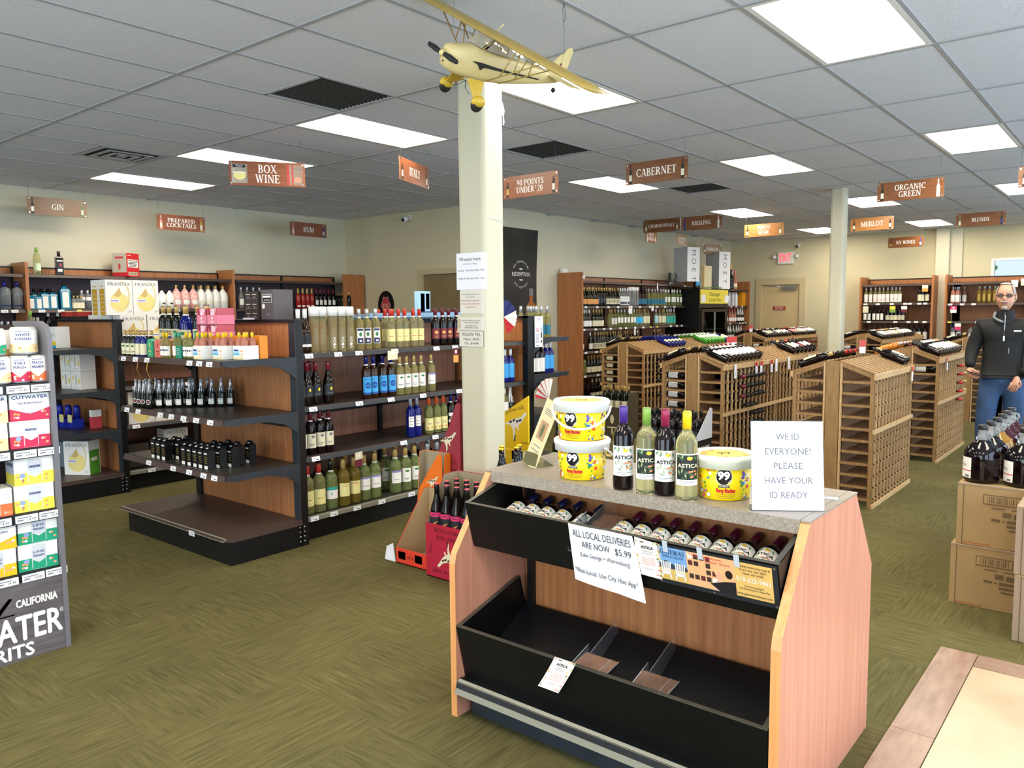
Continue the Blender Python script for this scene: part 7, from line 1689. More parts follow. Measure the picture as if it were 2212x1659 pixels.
q.build('tape_scrap', None, None, 'torn white tape scraps near the top of the column', 'tape', kind='stuff')
# blue and yellow brochure box seen beyond the maroon bottles
o = tag(MB().box(2.42, 1.66, 1.54, 2.56, 1.72, 1.78, mat('pale sky brochure box', '#9cc4e4', .5)).build('brochure_box'), 'sky blue and cream brochure box on the gondola top by the column', 'box')
q = MB(); F_ = F_ny(1.66); q.rect(2.44, 1.60, 2.49, 1.76, F_, L_YLW); q.rect(2.505, 1.62, 2.55, 1.76, F_, L_W); q.rect(2.42, 1.54, 2.56, 1.585, F_, mat('brochure green', '#9aa83c', .5)); q.rect(2.42, 1.575, 2.56, 1.60, F_, L_NAVY, .0008); q.build('printed_front', o)
# pleated fans
def fan(loc, rz, r, cols_, a0, a1, n, lb):
    q = MB()
    for k in range(n):
        t0, t1 = R(a0 + (a1 - a0) * k / n), R(a0 + (a1 - a0) * (k + 1) / n); y0, y1 = (.0, .018) if k % 2 else (.018, .0)
        for (ra, rb, c) in cols_:
            cc = c[k % len(c)] if isinstance(c, tuple) else c
            q.add([(r * ra * math.cos(t0), y0, r * ra * math.sin(t0)), (r * rb * math.cos(t0), y0, r * rb * math.sin(t0)), (r * rb * math.cos(t1), y1, r * rb * math.sin(t1)), (r * ra * math.cos(t1), y1, r * ra * math.sin(t1))], [(0, 1, 2, 3)], cc)
    return q.build('bunting_fan', loc=loc, label=lb, cat='bunting', rot=(0, 0, rz))
C_FB = mat('flag blue cloth', '#232c66', .8); C_FW = mat('flag white cloth', '#e6e2d8', .8); C_FR = mat('flag red cloth', '#b8202c', .8)
q = MB(); c0 = (-.04, 0)
for (a, b, cc) in ((95, 55, C_FB), (55, 22, C_FB), (22, -12, C_FW), (-12, -38, C_FW), (-38, -75, C_FR)):
    for k in range(3):
        t0 = R(a + (b - a) * k / 3); t1 = R(a + (b - a) * (k + 1) / 3)
        q.add([(c0[0], 0, 0), (c0[0] + .19 * math.cos(t0), .01 * (k % 2), .15 * math.sin(t0)), (c0[0] + .19 * math.cos(t1), .01 * ((k + 1) % 2), .15 * math.sin(t1))], [(0, 1, 2)], cc)
q.build('bunting_fan', loc=(2.83, .985, 1.545), label='navy, white and red cloth fan bunting at the gondola end', cat='bunting')
fan((3.40, .95, .76), 0, .20, ((.05, 1.0, (C_FR, C_FW)),), 60, 170, 11, 'red and white striped cloth fan on the gondola end')
tag(MB().box(3.24, .985, 1.26, 3.36, .990, 1.545, M_PAPER).build('score_card'), 'white card scoring a wine 90 on the gondola far end', 'card')
o = bpy.data.objects['score_card']; q = MB(); F_ = F_ny(.985); q.text('90', 3.275, 1.415, .05, F_, L_RED, .001); q.text('V.P.', 3.30, 1.515, .04, F_, M_GINK, .001)
for k in range(7): q.rect(3.25, 1.375 - k * .012, 3.30, 1.379 - k * .012, F_, M_GINK, .0008)
q.rect(3.325, 1.30, 3.345, 1.39, F_, P_DK, .001); q.rect(3.331, 1.39, 3.339, 1.44, F_, P_DK, .001); q.rect(3.326, 1.32, 3.344, 1.345, F_, L_W, .0014); q.rect(3.25, 1.27, 3.30, 1.277, F_, M_GINK, .001); q.build('print', o)

# ================================================================== WINE SHIPPERS ON THE FLOOR
def roo(q, F, cu, cv, s, c1, c2, flip=1, d=.0008):
    P = lambda pts: [(cu + x * s * flip, cv + y * s) for x, y in pts]
    body = [(-.45, .02), (-.30, .10), (-.15, .20), (.05, .24), (.22, .30), (.36, .44), (.44, .46), (.47, .40), (.40, .34), (.30, .20), (.20, .08), (.10, .0), (.14, -.12), (.10, -.16), (.04, -.06), (-.04, -.06), (-.02, -.28), (-.05, -.46), (-.01, -.52), (-.07, -.52), (-.10, -.44), (-.11, -.2), (-.16, -.08), (-.24, .02), (-.36, .0)]
    q.flat(P(body), F, c2, d)
    for a in ((-.22, .10), (-.08, .16), (.06, .14), (.18, .18)): q.flat(P([(a[0] - .05, a[1] - .05), (a[0] + .05, a[1] - .02), (a[0] + .07, a[1] + .05), (a[0] - .03, a[1] + .03)]), F, c1, d + .0006)
    q.flat(P([(-.04, -.30), (.0, -.30), (-.02, -.52), (-.08, -.52)]), F, c1, d + .0006)
def shipper(name, x, y, w, dp, lowh, highh, color, lb, floor=0.0, inside=None, rim=None, body=True, cut=.35):
    """open case: low front (toward -X), sides sweeping up to a tall back"""
    t = empty(name, (x, y, floor), lb, 'box', None, 0)
    ins = inside or M_CARD2; th = .004
    m = MB(); m.box(0, -w, 0, dp, 0, .006, ins); m.build('bottom', t)
    m = MB(); m.box(0, -w, 0, th, 0, lowh, color); fr = m.build('front_panel', t)
    for s_ in (0, 1):
        yy = -w if s_ else -th
        m = MB(); pr_ = [(th, 0), (dp, 0), (dp, highh), (dp * cut, highh), (th, lowh)]
        m.prism(pr_, 'y', yy, yy + th, color)
        m.prism([(th + .001, .006), (dp - .001, .006), (dp - .001, highh - .002), (dp * cut, highh - .002), (th + .001, lowh - .002)], 'y', yy + (th if s_ else -.001), yy + (th + .001 if s_ else 0), ins); m.build('side_panel', t)
    m = MB(); m.box(dp - th, -w, 0, dp, 0, highh, color); m.box(dp - th - .001, -w + th, .006, dp - th, -th, highh - .003, ins); m.build('back_panel', t)
    return t, fr
M_CRI = mat('crimson carton', '#b3203c', .5, noise=.06, nscale=9); M_ORN = mat('orange merlot carton', '#e8741a', .5); M_RORG = mat('red orange carton', '#d8402a', .5); M_MRC = mat('dusty maroon carton', '#93303c', .5); M_YC = mat('yellow carton', '#f0c818', .5); M_KR = mat('kraft grey interior', '#9c9078', .75)
DKP = mat('dark carton print', '#3a1018', .5)
t, fr = shipper('wine_shipper', .735, -.10, .34, .30, .33, .60, M_CRI, 'crimson open wine case on the floor, full of pink banded bottles', inside=M_KR, cut=.55)
q = MB(); F_ = F_nx(.0); 
q.text('PINOT NOIR', .17, .300, .036, F_, DKP, .001, w=.20, rot=PI); q.text('PINOT NOIR', .17, .255, .036, F_, DKP, .001, w=.17, rot=PI)
roo(q, F_, .175, .150, -.17, DKP, L_CRM, 1); q.text('[yellow tail]', .17, .045, .034, F_, DKP, .001, w=.22, rot=PI); q.text('Pinot', .04, .18, .03, F_, DKP, .001, rot=PI / 2)
q.build('print', fr)
kind('yt', 'red_wine_bottle', 'burg', G_RED, mat('black cap', '#101012', .4), (L_DK, .035, .105, .9), lambda q, fn, z0, z1, hw: (q.rect(-hw, z1, hw, z1 + .028, fn, L_PNK, 0, 8), roo(q, fn, .002, z0 + .03, .035, L_ORG, L_ORG), q.rect(-hw * .5, z1 + .012, hw * .3, z1 + .017, fn, DKP, .0006, 3)), seg=20)
n_, me_, pts_, r_, h_ = KIND['yt']; q = MB().lathe([(.0162, .2985), (.0162, .3025), (.001, .303)], mat('coral cap top', '#d85c68', .4), 12); pts_.append(('cap_top', mesh_of('cap_top', q)))
for i in range(4):
    for j in range(3):
        put('yt', .790 + j * .087, -.145 - i * .083, .262, 'dark bottle with pink neck band in the crimson case, %s across, %s deep' % (ORD[i], ORD[j]), 'pink banded bottles in the crimson case', Y90 + .4)
tag(MB().box(.742, -.435, .007, 1.03, -.105, .26, M_KR).build('case_insert'), 'cardboard insert under the pink banded bottles', 'box')
t, fr = shipper('wine_shipper', .79, .23, .28, .30, .10, .44, M_RORG, 'cut open empty merlot case with red orange front edge', inside=mat('kraft tan interior', '#b09a76', .75), cut=.85)
q = MB(); q.rect(.02, .03, .085, .08, F_, M_PAPER); q.rect(.17, .03, .235, .08, F_, M_PAPER); q.text('NET 9L', .13, .05, .03, F_, DKP, w=.06); q.build('print', fr)
tag(MB().box(1.083, .03, .33, 1.085, .12, .37, M_TAG).build('price_card'), 'white price tag inside the empty merlot case', 'card')
tag(MB().prism([(.70, 0.001), (.80, .001), (.78, .09), (.72, .12)], 'x', .0, .003, M_PAPER).build('loose_flap', None, (.79, -.46, 0)), 'white cardboard flap leaning at the empty case', 'card')
t, fr = shipper('wine_shipper', 1.105, .36, .24, .09, .30, .66, M_ORN, 'orange merlot case with kangaroo behind the empty one', inside=M_KR)
m = MB(); m.prism([(-.0, .30), (-.24, .30), (-.24, .66), (-.205, .66), (-.03, .42)], 'x', 0, .004, M_ORN); fp = m.build('front_flap', t)
q = MB(); roo(q, F_, .15, .46, .12, DKP, L_CRM); q.text('MERLOT', .14, .345, .030, F_, DKP, w=.12); q.build('print', fp)
t = empty('wine_shipper', (1.20, .30, 0), 'stack of two dusty maroon moscato cases beside the column', 'box')
MB().box(0, -.26, 0, .28, 0, .545, M_MRC).build('lower_case', t)
m = MB(); m.prism([(0, .55), (-.26, .55), (-.26, 1.0), (-.225, .99), (-.15, .82), (-.06, .66), (0, .62)], 'x', 0, .28, M_MRC); up_ = m.build('upper_case', t)
q = MB(); roo(q, F_, .15, .73, .16, DKP, L_CRM); q.text('PINK MOSCATO', .14, .595, .026, F_, DKP, w=.17); q.build('print', up_)
q = MB(); q.rect(.03, .435, .20, .515, F_, L_W); q.rect(.035, .44, .195, .51, F_, M_INK, .0006); q.rect(.04, .445, .19, .505, F_, L_W, .0012)
for k in range(18): q.rect(.046 + k * .008, .448, .049 + k * .008 + .001 * (k % 3), .502, F_, M_INK, .0018)
q.rect(.03, .36, .10, .42, F_, L_W); q.rect(.12, .35, .19, .42, F_, L_W); q.build('print', t)
for i, (x, y) in enumerate(((1.26, .10), (1.32, .10))): put('maroon', x, y, .745, 'maroon capped bottle rising out of the moscato case, %s' % ORD[i], 'bottles in the moscato case', YR)
t = empty('wine_shipper', (1.80, .175, 0), 'stack of yellow shiraz cases beyond the column, kangaroo print', 'box')
MB().box(0, -.24, 0, .03, 0, .60, M_YC).box(0.03, -.24, 0, .25, 0, .46, M_YC).build('lower_case', t)
up_ = MB().prism([(0, .605), (-.235, .605), (-.235, 1.0), (0, .86)], 'x', 0, .012, M_YC).build('upper_case', t)
q = MB(); roo(q, F_, .12, .78, .22, M_INK, L_W); q.text('[yellow tail]', .11, .895, .040, F_, DKP, w=.17, rot=.28); q.text('SHIRAZ', .21, .66, .022, F_, DKP); q.rect(.08, .615, .24, .68, F_, L_W) if 0 else None
q.build('print', up_)
q = MB(); q.rect(.08, .53, .24, .595, F_, L_W)
for k in range(16): q.rect(.088 + k * .009, .537, .092 + k * .009 + .001 * (k % 3), .588, F_, L_NAVY, .0006)
q.build('print', t)
for i, (x, y, g_) in enumerate(((.86, -.60, 0), (.93, -.545, 0), (.95, -.64, 0), (1.02, -.60, 0), (.90, -.84, 0), (.93, -.92, 1))):
    q = MB(); q.lathe([(.03, 0), (.037, .005), (.037, .17), (.022, .215), (.015, .24), (.0150, .30)], G_RED, 12); q.lathe([(.0155, .298), (.0155, .306), (.001, .307)], C_YEL if not g_ else mat('leaf green cap', '#2f9a4a', .4), 12)
    tag(q.build('red_wine_bottle', None, (x, y, .51)), 'dark bottle with %s cap top showing just over the counter back edge, %s' % ('yellow' if not g_ else 'green', ORD[i]), 'bottle', 'capped bottles behind the counter')
tag(MB().box(.80, -.98, 0, 1.10, -.48, .505, M_KR).box(1.10, -.98, 0, 1.104, -.48, .70, M_KR).build('cardboard_case'), 'cardboard case stack behind the counter holding yellow capped bottles', 'box')
tag(MB().box(1.9, -.50, 0, 2.2, -.14, .50, mat('purple carton', '#5c2a6c', .5)).build('purple_case'), 'purple and black wine case on the floor behind the buckets', 'box')
for i in range(4): put('f_dk', 1.96 + .06 * (i % 2), -.20 - .08 * i, .501, 'dark bottle on the purple case behind the buckets, %s' % ORD[i], 'dark bottles on the purple case')
# black shipper and olive shipper by the racks
M_BSH = mat('black display case', '#16171a', .5); M_GSH = mat('pale grey display side', '#c9c9cd', .5); M_OSH = mat('olive brown display case', '#4b4434', .6)
t, fr = shipper('wine_display', 3.62, .12, .56, .34, .46, .50, M_BSH, 'black wine display case full of black bottles before the dark bottle rack', inside=M_BSH)
m = MB(); m.prism([(0, .46), (.34, .46), (.34, .72), (.30, .73)], 'y', -.564, -.560, M_GSH); m.prism([(0, .12), (.34, .16), (.34, .32), (0, .27)], 'y', -.565, -.561, M_GSH); sp_ = m.build('grey_flap', t)
q = MB(); q.text('find your center', .17, .395, .045, F_ny(-.562), M_WHITE, .002, w=.25); q.build('lettering', sp_)
kind('blk', 'red_wine_bottle', 'bdx', G_RED, C_BLK, (L_DK, .05, .15, 1.2), lambda q, fn, z0, z1, hw: q.disc(0, z0 + .55 * (z1 - z0), .45 * hw, .022, fn, M_GINK, .0006, 12), seg=12)
for i in range(6):
    for j in range(3): put('blk', 3.68 + j * .10, .065 - i * .088, .40, 'black bottle with grey disc in the black case, %s across, %s deep' % (ORD[i], ORD[j]), 'black bottles in the black case', Y90 + .4)
t, fr = shipper('wine_display', 5.72, 1.90, .40, .30, .40, .58, M_OSH, 'olive brown wine display case before the navy bottle rack', inside=mat('kraft tan interior', '#b09a76', .75))
q = MB(); q.disc(.2, .25, .03, .06, F_, L_CRM, .001, 7); q.rect(.13, .14, .27, .155, F_, L_CRM, .001); q.disc(.2, .10, .012, .05, F_, L_CRM, .001, 6); q.build('print', fr)
for i in range(4):
    for j in range(2): put('f_crd', 5.79 + j * .1, 1.85 - i * .095, .36, 'gold capped bottle in the olive case, %s across, %s deep' % (ORD[i], ORD[j]), 'gold capped bottles in the olive case', Y90 + .4)

# ================================================================== CAN DISPLAY RACK (picture edge)
M_GW = mat('grey washed wood', '#6d6668', .6, hex2='#4f494c', nscale=3.0, stretch=(1.2, 1, 16)); M_GF = mat('grey steel side', '#6e6c72', .45)
t = empty('can_display', (0, 0, 0), 'grey wood look display rack of canned cocktails', 'display')
X0, X1, Y0, Y1 = -2.02, -1.05, .53, .95
m = MB()
for xx in (X0, X1 - .022): m.prism([(Y0, 0), (Y1, 0), (Y1, 1.57), (Y0 + .10, 1.57), (Y0 + .03, 1.55), (Y0, 1.50)], 'x', xx, xx + .022, M_GF)
m.build('side_panel', t) if 0 else None
for xx in (X0, X1 - .022):
    MB().prism([(Y0, 0), (Y1, 0), (Y1, 1.57), (Y0 + .10, 1.57), (Y0 + .03, 1.55), (Y0, 1.50)], 'x', xx, xx + .022, M_GF).build('side_panel', t)
MB().box(X0 + .02, Y1 - .015, .1, X1 - .02, Y1, 1.55, mat('dark rack back', '#3b2a26', .6)).build('back_panel', t)
bp_ = MB().box(X0 + .022, Y0 + .006, 0, X1 - .022, Y0 + .02, .365, M_GW).build('base_panel', t)
q = MB(); F_ = F_ny(Y0 + .006)
q.text('CALIFORNIA', -1.185, .268, .050, F_, M_WHITE, w=.175, bold=.03)
q.flat([(-1.405, .300), (-1.39, .305), (-1.352, .262), (-1.345, .285), (-1.340, .262), (-1.30, .305), (-1.285, .300), (-1.335, .240), (-1.345, .225), (-1.352, .240)], F_, M_WHITE)
q.rect(-1.50, .222, -1.28, .228, F_, M_WHITE); q.text('CUTWATER', -1.395, .145, .165, F_, M_WHITE, w=.62, bold=.02); q.text('SPIRITS', -1.345, .043, .085, F_, M_WHITE, w=.27, bold=.03); q.text('®', -1.079, .19, .03, F_, M_WHITE)
q.build('lettering', bp_)
CUT = {'TIKI RUM PUNCH': '#c8264e', 'LIME MARGARITA': '#1d9a72', 'LEMON DROP MARTINI': '#ead84c', 'PEACH MARGARITA': '#e0703e', 'WHITE RUSSIAN': '#e6cf9c', 'PINEAPPLE MARGARITA': '#e6b91e'}
M_CWB = mat('navy lettering', '#2a3a7c', .5)
def cut_front(q, F_, w, h, nm, hero):
    c = mat('drink ' + CUT[nm], CUT[nm], .45); q.rect(-w / 2, 0, w / 2, h, F_, L_W, .0003)
    a = nm.split(' ', 1) if nm.count(' ') == 1 else [nm, '']
    if hero:   # wordmark carton
        q.flat([(-w / 2, 0), (w / 2, 0), (w / 2, h * .46), (0, h * .24), (-w / 2, h * .46)], F_, c, .0008); q.text('CUTWATER', 0, h * .86, h * .155, F_, M_CWB, .0012, w=w * .90, bold=.035); q.text(nm, 0, h * .64, h * .09, F_, M_CWB, .0012, w=w * .62, bold=.02)
        q.rect(-w * .1, h * .26, w * .1, h * .28, F_, M_CWB, .0012)
    else:
        q.rect(-w / 2, 0, w / 2, h * .45, F_, c, .0008); q.flat([(-w * .15, .02 * h), (w * .18, .02 * h), (w * .20, h * .1), (w * .20, h * .85), (w * .15, h * .95), (-w * .12, h * .95), (-w * .17, h * .85), (-w * .17, h * .1)], F_, mat('printed can grey', '#c9ccd2', .4), .0014); q.flat([(-w * .15, h * .03), (w * .18, h * .03), (w * .18, h * .38), (0.015 * w, h * .26), (-w * .15, h * .38)], F_, c, .0018)
        q.text(a[0], .015 * w, h * .66, h * .12, F_, M_CWB, .0022, w=w * .28, bold=.02); q.text(a[1] if a[1] else 'DRINK', .015 * w, h * .52, h * .11, F_, M_CWB, .0022, w=w * .28, bold=.02) if a[1] else None
        q.disc(-w * .30, h * .36, w * .075, h * .085, F_, mat('printed badge', '#8fa0cc', .5), .0020, 9)
    rr = random.Random(len(nm))
    cs = (L_ORG, L_W, mat('fruit print', '#f0a080', .5))
    for k in range(7):
        u = rr.choice((-1, 1)) * w * rr.uniform(.27, .45); q.disc(u, h * rr.uniform(.06, .34), w * .045, h * .045, F_, cs[k % 3], .0011, 7)
def cut_box(x, z, nm, hero, lb, w=.205, h=.135, d=.13, y=None, rz=0.0):
    o = MB().box(-w / 2, 0, 0, w / 2, d, h, L_W).build('can_carton', t if 0 else None, (x, (Y0 + .03) if y is None else y, z), lb, 'carton', 'cocktail can cartons', rot=(0, 0, rz))
    q = MB(); cut_front(q, F_ny(0), w, h, nm, hero); q.build('printed_front', o)
    F2 = lambda u, v, dd: (-w / 2 - dd, d - u, v); c = mat('drink ' + CUT[nm], CUT[nm], .45)
    q = MB(); q.rect(0, 0, d, h, F2, M_CWB if 0 else mat('carton side painted shade', '#c8cad6', .5), .0004); q.rect(0, 0, d, h * .42, F2, c, .0008); q.text('CUTWATER', d * .5, h * .75, .022, F2, M_CWB, .001, w=d * .8, bold=.03); q.build('printed_side', o)  # blue-grey sheet paints the side's shade over the white carton
    return o
tags_ = []
for (z, i_) in ((1.285, 0), (.985, 1), (.685, 2), (.405, 3)):
    s_ = MB().box(X0 + .022, Y0 + .02, z - .03, X1 - .022, Y1 - .02, z, mat('dark grey rack shelf', '#2a272e', .5)).box(X0 + .022, Y0 + .008, z - .045, X1 - .022, Y0 + .02, z - .002, M_BLACK).build('shelf', t)
    for k in range(4):
        xx = (-1.105, -1.205, -1.315, -1.43)[k] + .012 * (i_ % 2)
        q = MB().box(xx - .047, Y0 + .001, z - .040, xx + .047, Y0 + .006, z - .006, M_TAG); F_ = F_ny(Y0 + .001); q.text('14.49', xx + .018, z - .028, .017, F_, M_INK, .0004); q.rect(xx - .04, z - .018, xx + .02, z - .014, F_, M_GINK, .0004); q.rect(xx - .04, z - .030, xx - .015, z - .024, F_, M_GINK, .0004)
        q.build('price_tag', s_)
def can(x, z, r, h, nm, lb, y=None):
    q = MB(); q.lathe([(r * .78, 0), (r, r * .18), (r, h - r * .28), (r * .82, h), (r * .80, h - .004), (.001, h - .004)], mat('brushed can', '#d4d6da', .3, metal=.35), 28)
    o = tag(q.build('drink_can', None, (x, (Y0 + .075) if y is None else y, z)), lb, 'can', 'display cans')
    q = MB(); F_ = F_cyl(r + .0004, 0, -PI / 2 - .35); c = mat('drink ' + CUT[nm], CUT[nm], .45)
    H_ = h - r * .3; z0_ = r * .2
    for k in range(16):
        a = -1.45 * r + 2.9 * r * k / 16; b = a + 2.9 * r / 16
        f1 = H_ * (.46 - .22 * max(0, 1 - abs(a) / (.75 * r))); f2 = H_ * (.46 - .22 * max(0, 1 - abs(b) / (.75 * r)))
        q.flat([(a, z0_), (b, z0_), (b, f2), (a, f1)], F_, c, .0003); q.flat([(a, f1), (b, f2), (b, H_), (a, H_)], F_, L_W, .0003)
    w_ = nm.split(' '); q.text(w_[0], 0, h * .72, h * .13, F_, M_CWB, .0010, w=r * 1.05, bold=.03); q.text(w_[-1], 0, h * .57, h * .13, F_, M_CWB, .0010, w=r * 1.15, bold=.03); q.rect(-.5 * r, h * .83, .5 * r, h * .85, F_, M_CWB, .0010, 3)
    rr = random.Random(3)
    for k in range(6): q.disc(rr.uniform(-1, 1) * r, h * rr.uniform(.1, .36), r * .14, h * .04, F_, L_ORG if k % 2 else L_W, .0008, 7)
    q.build('printed_wrap', o)
can(-1.092, 1.286, .042, .128, 'PEACH MARGARITA', 'orange based can at the side panel, lower row of the can display'); can(-1.168, 1.286, .042, .128, 'TIKI RUM PUNCH', 'crimson based can, middle of the lower row'); can(-1.250, 1.286, .042, .128, 'WHITE RUSSIAN', 'cream based can cut by the picture edge')
can(-1.138, 1.416, .057, .128, 'WHITE RUSSIAN', 'larger cream can on top of the lower row', Y0 + .10); can(-1.262, 1.416, .050, .124, 'LIME MARGARITA', 'green based can on top at the picture edge', Y0 + .10)
tag(MB().box(-1.28, .72, 1.286, -1.10, .86, 1.40, M_CARD).box(-1.27, .715, 1.41, -1.14, .72, 1.53, L_W).box(-1.27, .714, 1.41, -1.14, .716, 1.44, L_ORG).build('open_carton'), 'brown carton with white card behind the display cans', 'carton')
for lv, z, nms in ((1, .986, ('TIKI RUM PUNCH', 'WHITE RUSSIAN')), (2, .686, ('LEMON DROP MARTINI', 'PEACH MARGARITA')), (3, .406, ('LIME MARGARITA', 'PINEAPPLE MARGARITA'))):
    for k, nm in enumerate(nms):
        for up_ in (0, 1):
            if lv == 2 and k == 1 and up_: continue
            x = (-1.155, -1.295)[k]; w = .165
            x = (-1.158, -1.335)[k]
            hero = (up_ == 1 and (lv == 1 or k == 1))
            cut_box(x + (.006 if up_ else 0), z + up_ * .1265, nm, hero, 'white %s can carton, %s on the %s display shelf' % (nm.lower(), 'upper' if up_ else 'lower', ORD[lv]), w=w, h=.126, d=.13, rz=R(-4))

# ================================================================== CARTONS AND JUGS
def case(x0, y1, z0, lx, wy, h, lb, m_=M_CARD, art=True, grp='brown jug cartons'):
    """front face toward -X at x0; spans y1-wy .. y1"""
    t = MB(); t.box(x0 + .002, y1 - wy, z0 + .002, x0 + lx, y1, z0 + h, m_)
    o = t.build('cardboard_carton', None, None, lb, 'box', grp)
    q = MB(); q.box(x0 - .001, y1 - wy, z0 + h - .006, x0 + .002, y1, z0 + h + .001, M_CARD2 if m_ is M_CARD else M_CARD); q.box(x0 - .0005, y1 - .030, z0, x0 + .002, y1 - .027, z0 + h, M_CARDP); q.build('edge_fold', o)
    if art:
        q = MB(); F_ = lambda u, v, d: (x0 - d, y1 - u, z0 + v)
        q.rect(.12, h * .70, .29, h * .86, F_, M_CARDP, .001); q.rect(.124, h * .715, .286, h * .845, F_, m_, .0016)
        for k in range(18): q.rect(.14 + k * .0075, h * .725, .142 + k * .0075 + .0012 * (k % 4), h * .835, F_, M_CARDP, .002)
        for (a, b, c, d_) in ((.16, .64, .22, .66), (.25, .64, .30, .66), (.21, .52, .25, .60), (.26, .51, .31, .59), (.16, .44, .20, .48), (.21, .44, .22, .47), (.23, .43, .31, .48), (.23, .36, .31, .40), (.24, .30, .30, .33)): q.rect(a, h * b, c, h * d_, F_, M_CARDP, .001)
        q.rect(.03, h * .03, .16, h * .05, F_, mat('faint red card print', '#a8643c', .8), .001)
        q.build('print', o)
    return o
case(2.175, -2.665, 0, .40, .335, .33, 'brown carton at the bottom of the jug stack, nearest the aisle'); case(2.185, -2.685, .331, .40, .335, .33, 'brown carton directly under the front jugs')
for k in range(2):
    case(2.60 + k * .41, -2.67, 0, .40, .335, .33, 'brown carton in the lower layer behind the front one, %s back' % ORD[k + 1], art=False); case(2.60 + k * .41, -2.685, .331, .40, .335, .33, 'brown carton in the upper layer behind the front one, %s back' % ORD[k + 1], art=False)
case(1.80, -3.003, 0, .40, .36, .325, 'pinkish brown carton at the picture edge, lower', M_CARD2, False, 'pinkish brown cartons'); case(1.80, -2.998, .326, .40, .36, .33, 'pinkish brown carton at the picture edge, upper', M_CARD2, False, 'pinkish brown cartons')
def jug(x, y, lb, wine, cap=C_BLK, lab=True):
    t = empty('wine_jug', (x, y, .662), lb, 'jug', 'glass wine jugs', Y90 - .5)
    r = .088
    q = MB(); q.lathe([(.060, 0), (.080, .006), (r, .022), (r, .135), (r * .96, .165), (r * .80, .190), (r * .52, .210), (.036, .228)], wine, 32, cap=False); q.add([(.06 * math.cos(2 * PI * k / 32), .06 * math.sin(2 * PI * k / 32), 0) for k in range(32)], [tuple(range(32))], wine); q.build('jug_body', t)
    q = MB(); q.lathe([(.037, .226), (.026, .248), (.021, .268), (.021, .286), (.001, .287)], mat('clear jug neck', '#cdd4d6', .04, trans=.7, ior=1.3), 20); q.tube([(.024, 0, .276), (.045, 0, .27), (.05, 0, .255), (.040, 0, .235)], .006, mat('clear jug neck', '#cdd4d6', .04, trans=.7, ior=1.3), 8); q.build('neck', t)
    MB().lathe([(.0235, .282), (.0240, .284), (.0240, .303), (.022, .306), (.001, .307)], cap, 20).build('cap', t)
    if lab:
        q = MB(); F_ = F_cyl(r + .0006, 0, -PI / 2 - .55); q.rect(-.055, .025, .055, .135, F_, L_W, 0, 12); o_ = q.build('paper_label', t)
        q = MB(); q.rect(-.055, .062, .055, .067, F_, L_RED, .0006, 10); q.flat([(-.055, .135), (.055, .118), (.055, .124), (-.055, .141)], F_, L_RED, .0006); q.text('Rossi', .0, .095, .022, F_, M_GINK, .0010, rot=-.15); q.disc(-.02, .122, .008, .009, F_, L_RED, .0008, 8); q.rect(.02, .03, .045, .042, F_, M_GINK, .0008, 2); q.build('label_print', t)
W1 = mat('nearly black wine', '#0d0609', .05); W2_ = mat('dark plum wine', '#2a0d14', .05); W3 = mat('amber jug wine', '#b8842a', .05, trans=.4); W4 = mat('red plum wine', '#3c1218', .05)
for k, (x, y, w_, lb) in enumerate(((2.290, -2.775, W1, 'dark wine jug at the front corner of the carton'), (2.290, -2.965, W1, 'dark wine jug at the front, cut by the picture edge side'), (2.475, -2.785, W1, 'dark wine jug second in the aisle side line'), (2.665, -2.79, W3, 'jug with yellow wine third in the aisle side line'),
                              (2.85, -2.79, W4, 'plum wine jug fourth in the aisle side line'), (3.035, -2.79, W4, 'plum wine jug fifth in the aisle side line'), (3.22, -2.79, W4, 'plum wine jug farthest in the aisle side line'),
                              (2.475, -2.975, W4, 'plum wine jug behind the edge side jug'), (2.85, -2.98, W2_, 'plum wine jug farther in the edge side line'))): jug(x, y, lb, w_)
tag(MB().box(9.0, -2.0, 0, 9.35, -1.9, .82, mat('grey cardboard stand', '#5f5a58', .7)).box(9.0, -2.35, 0, 9.02, -1.9, .82, mat('grey cardboard stand', '#5f5a58', .7)).build('display_stand'), 'plain dark grey cardboard stand standing behind the man', 'stand')

# ================================================================== THE MAN
rz = math.atan2(-.992, .128)
t = empty('person', (6.0, -2.37, 0), 'grey haired man in black zip pullover and blue jeans walking with a phone', 'person', None, rz)
SKN = mat('skin', '#c99478', .5, noise=.08, nscale=14); HAIR = mat('short grey hair', '#a9a29a', .8, noise=.3, nscale=60); JKT = mat('black knit pullover', '#0b0c0e', .75, noise=.3, nscale=40); JEAN = mat('blue denim', '#35517a', .8, hex2='#213650', nscale=7); SHOE = mat('dark shoe leather', '#1d1a18', .5)
def skin(name, verts, edges, radii, m, root=0, sub=2, parent=None, extra=None):
    me = bpy.data.meshes.new(name); me.from_pydata(verts, edges, [])
    o = bpy.data.objects.new(name, me); col.objects.link(o)
    md = o.modifiers.new('s', 'SKIN'); md.use_smooth_shade = True
    for i, r_ in enumerate(radii):
        r_ = r_ if isinstance(r_, tuple) else (r_, r_)
        me.skin_vertices[0].data[i].radius = r_
        me.skin_vertices[0].data[i].use_root = (i == root)
    sb = o.modifiers.new('b', 'SUBSURF'); sb.levels = sub; sb.render_levels = sub
    dg = bpy.context.evaluated_depsgraph_get()
    res = bpy.data.meshes.new_from_object(o.evaluated_get(dg))
    bpy.data.objects.remove(o); bpy.data.meshes.remove(me)
    return res
def me_to_mb(mb, me, m, T=None):
    mb.add([tuple(v.co) for v in me.vertices], [tuple(p.vertices) for p in me.polygons], m, True, T); bpy.data.meshes.remove(me)
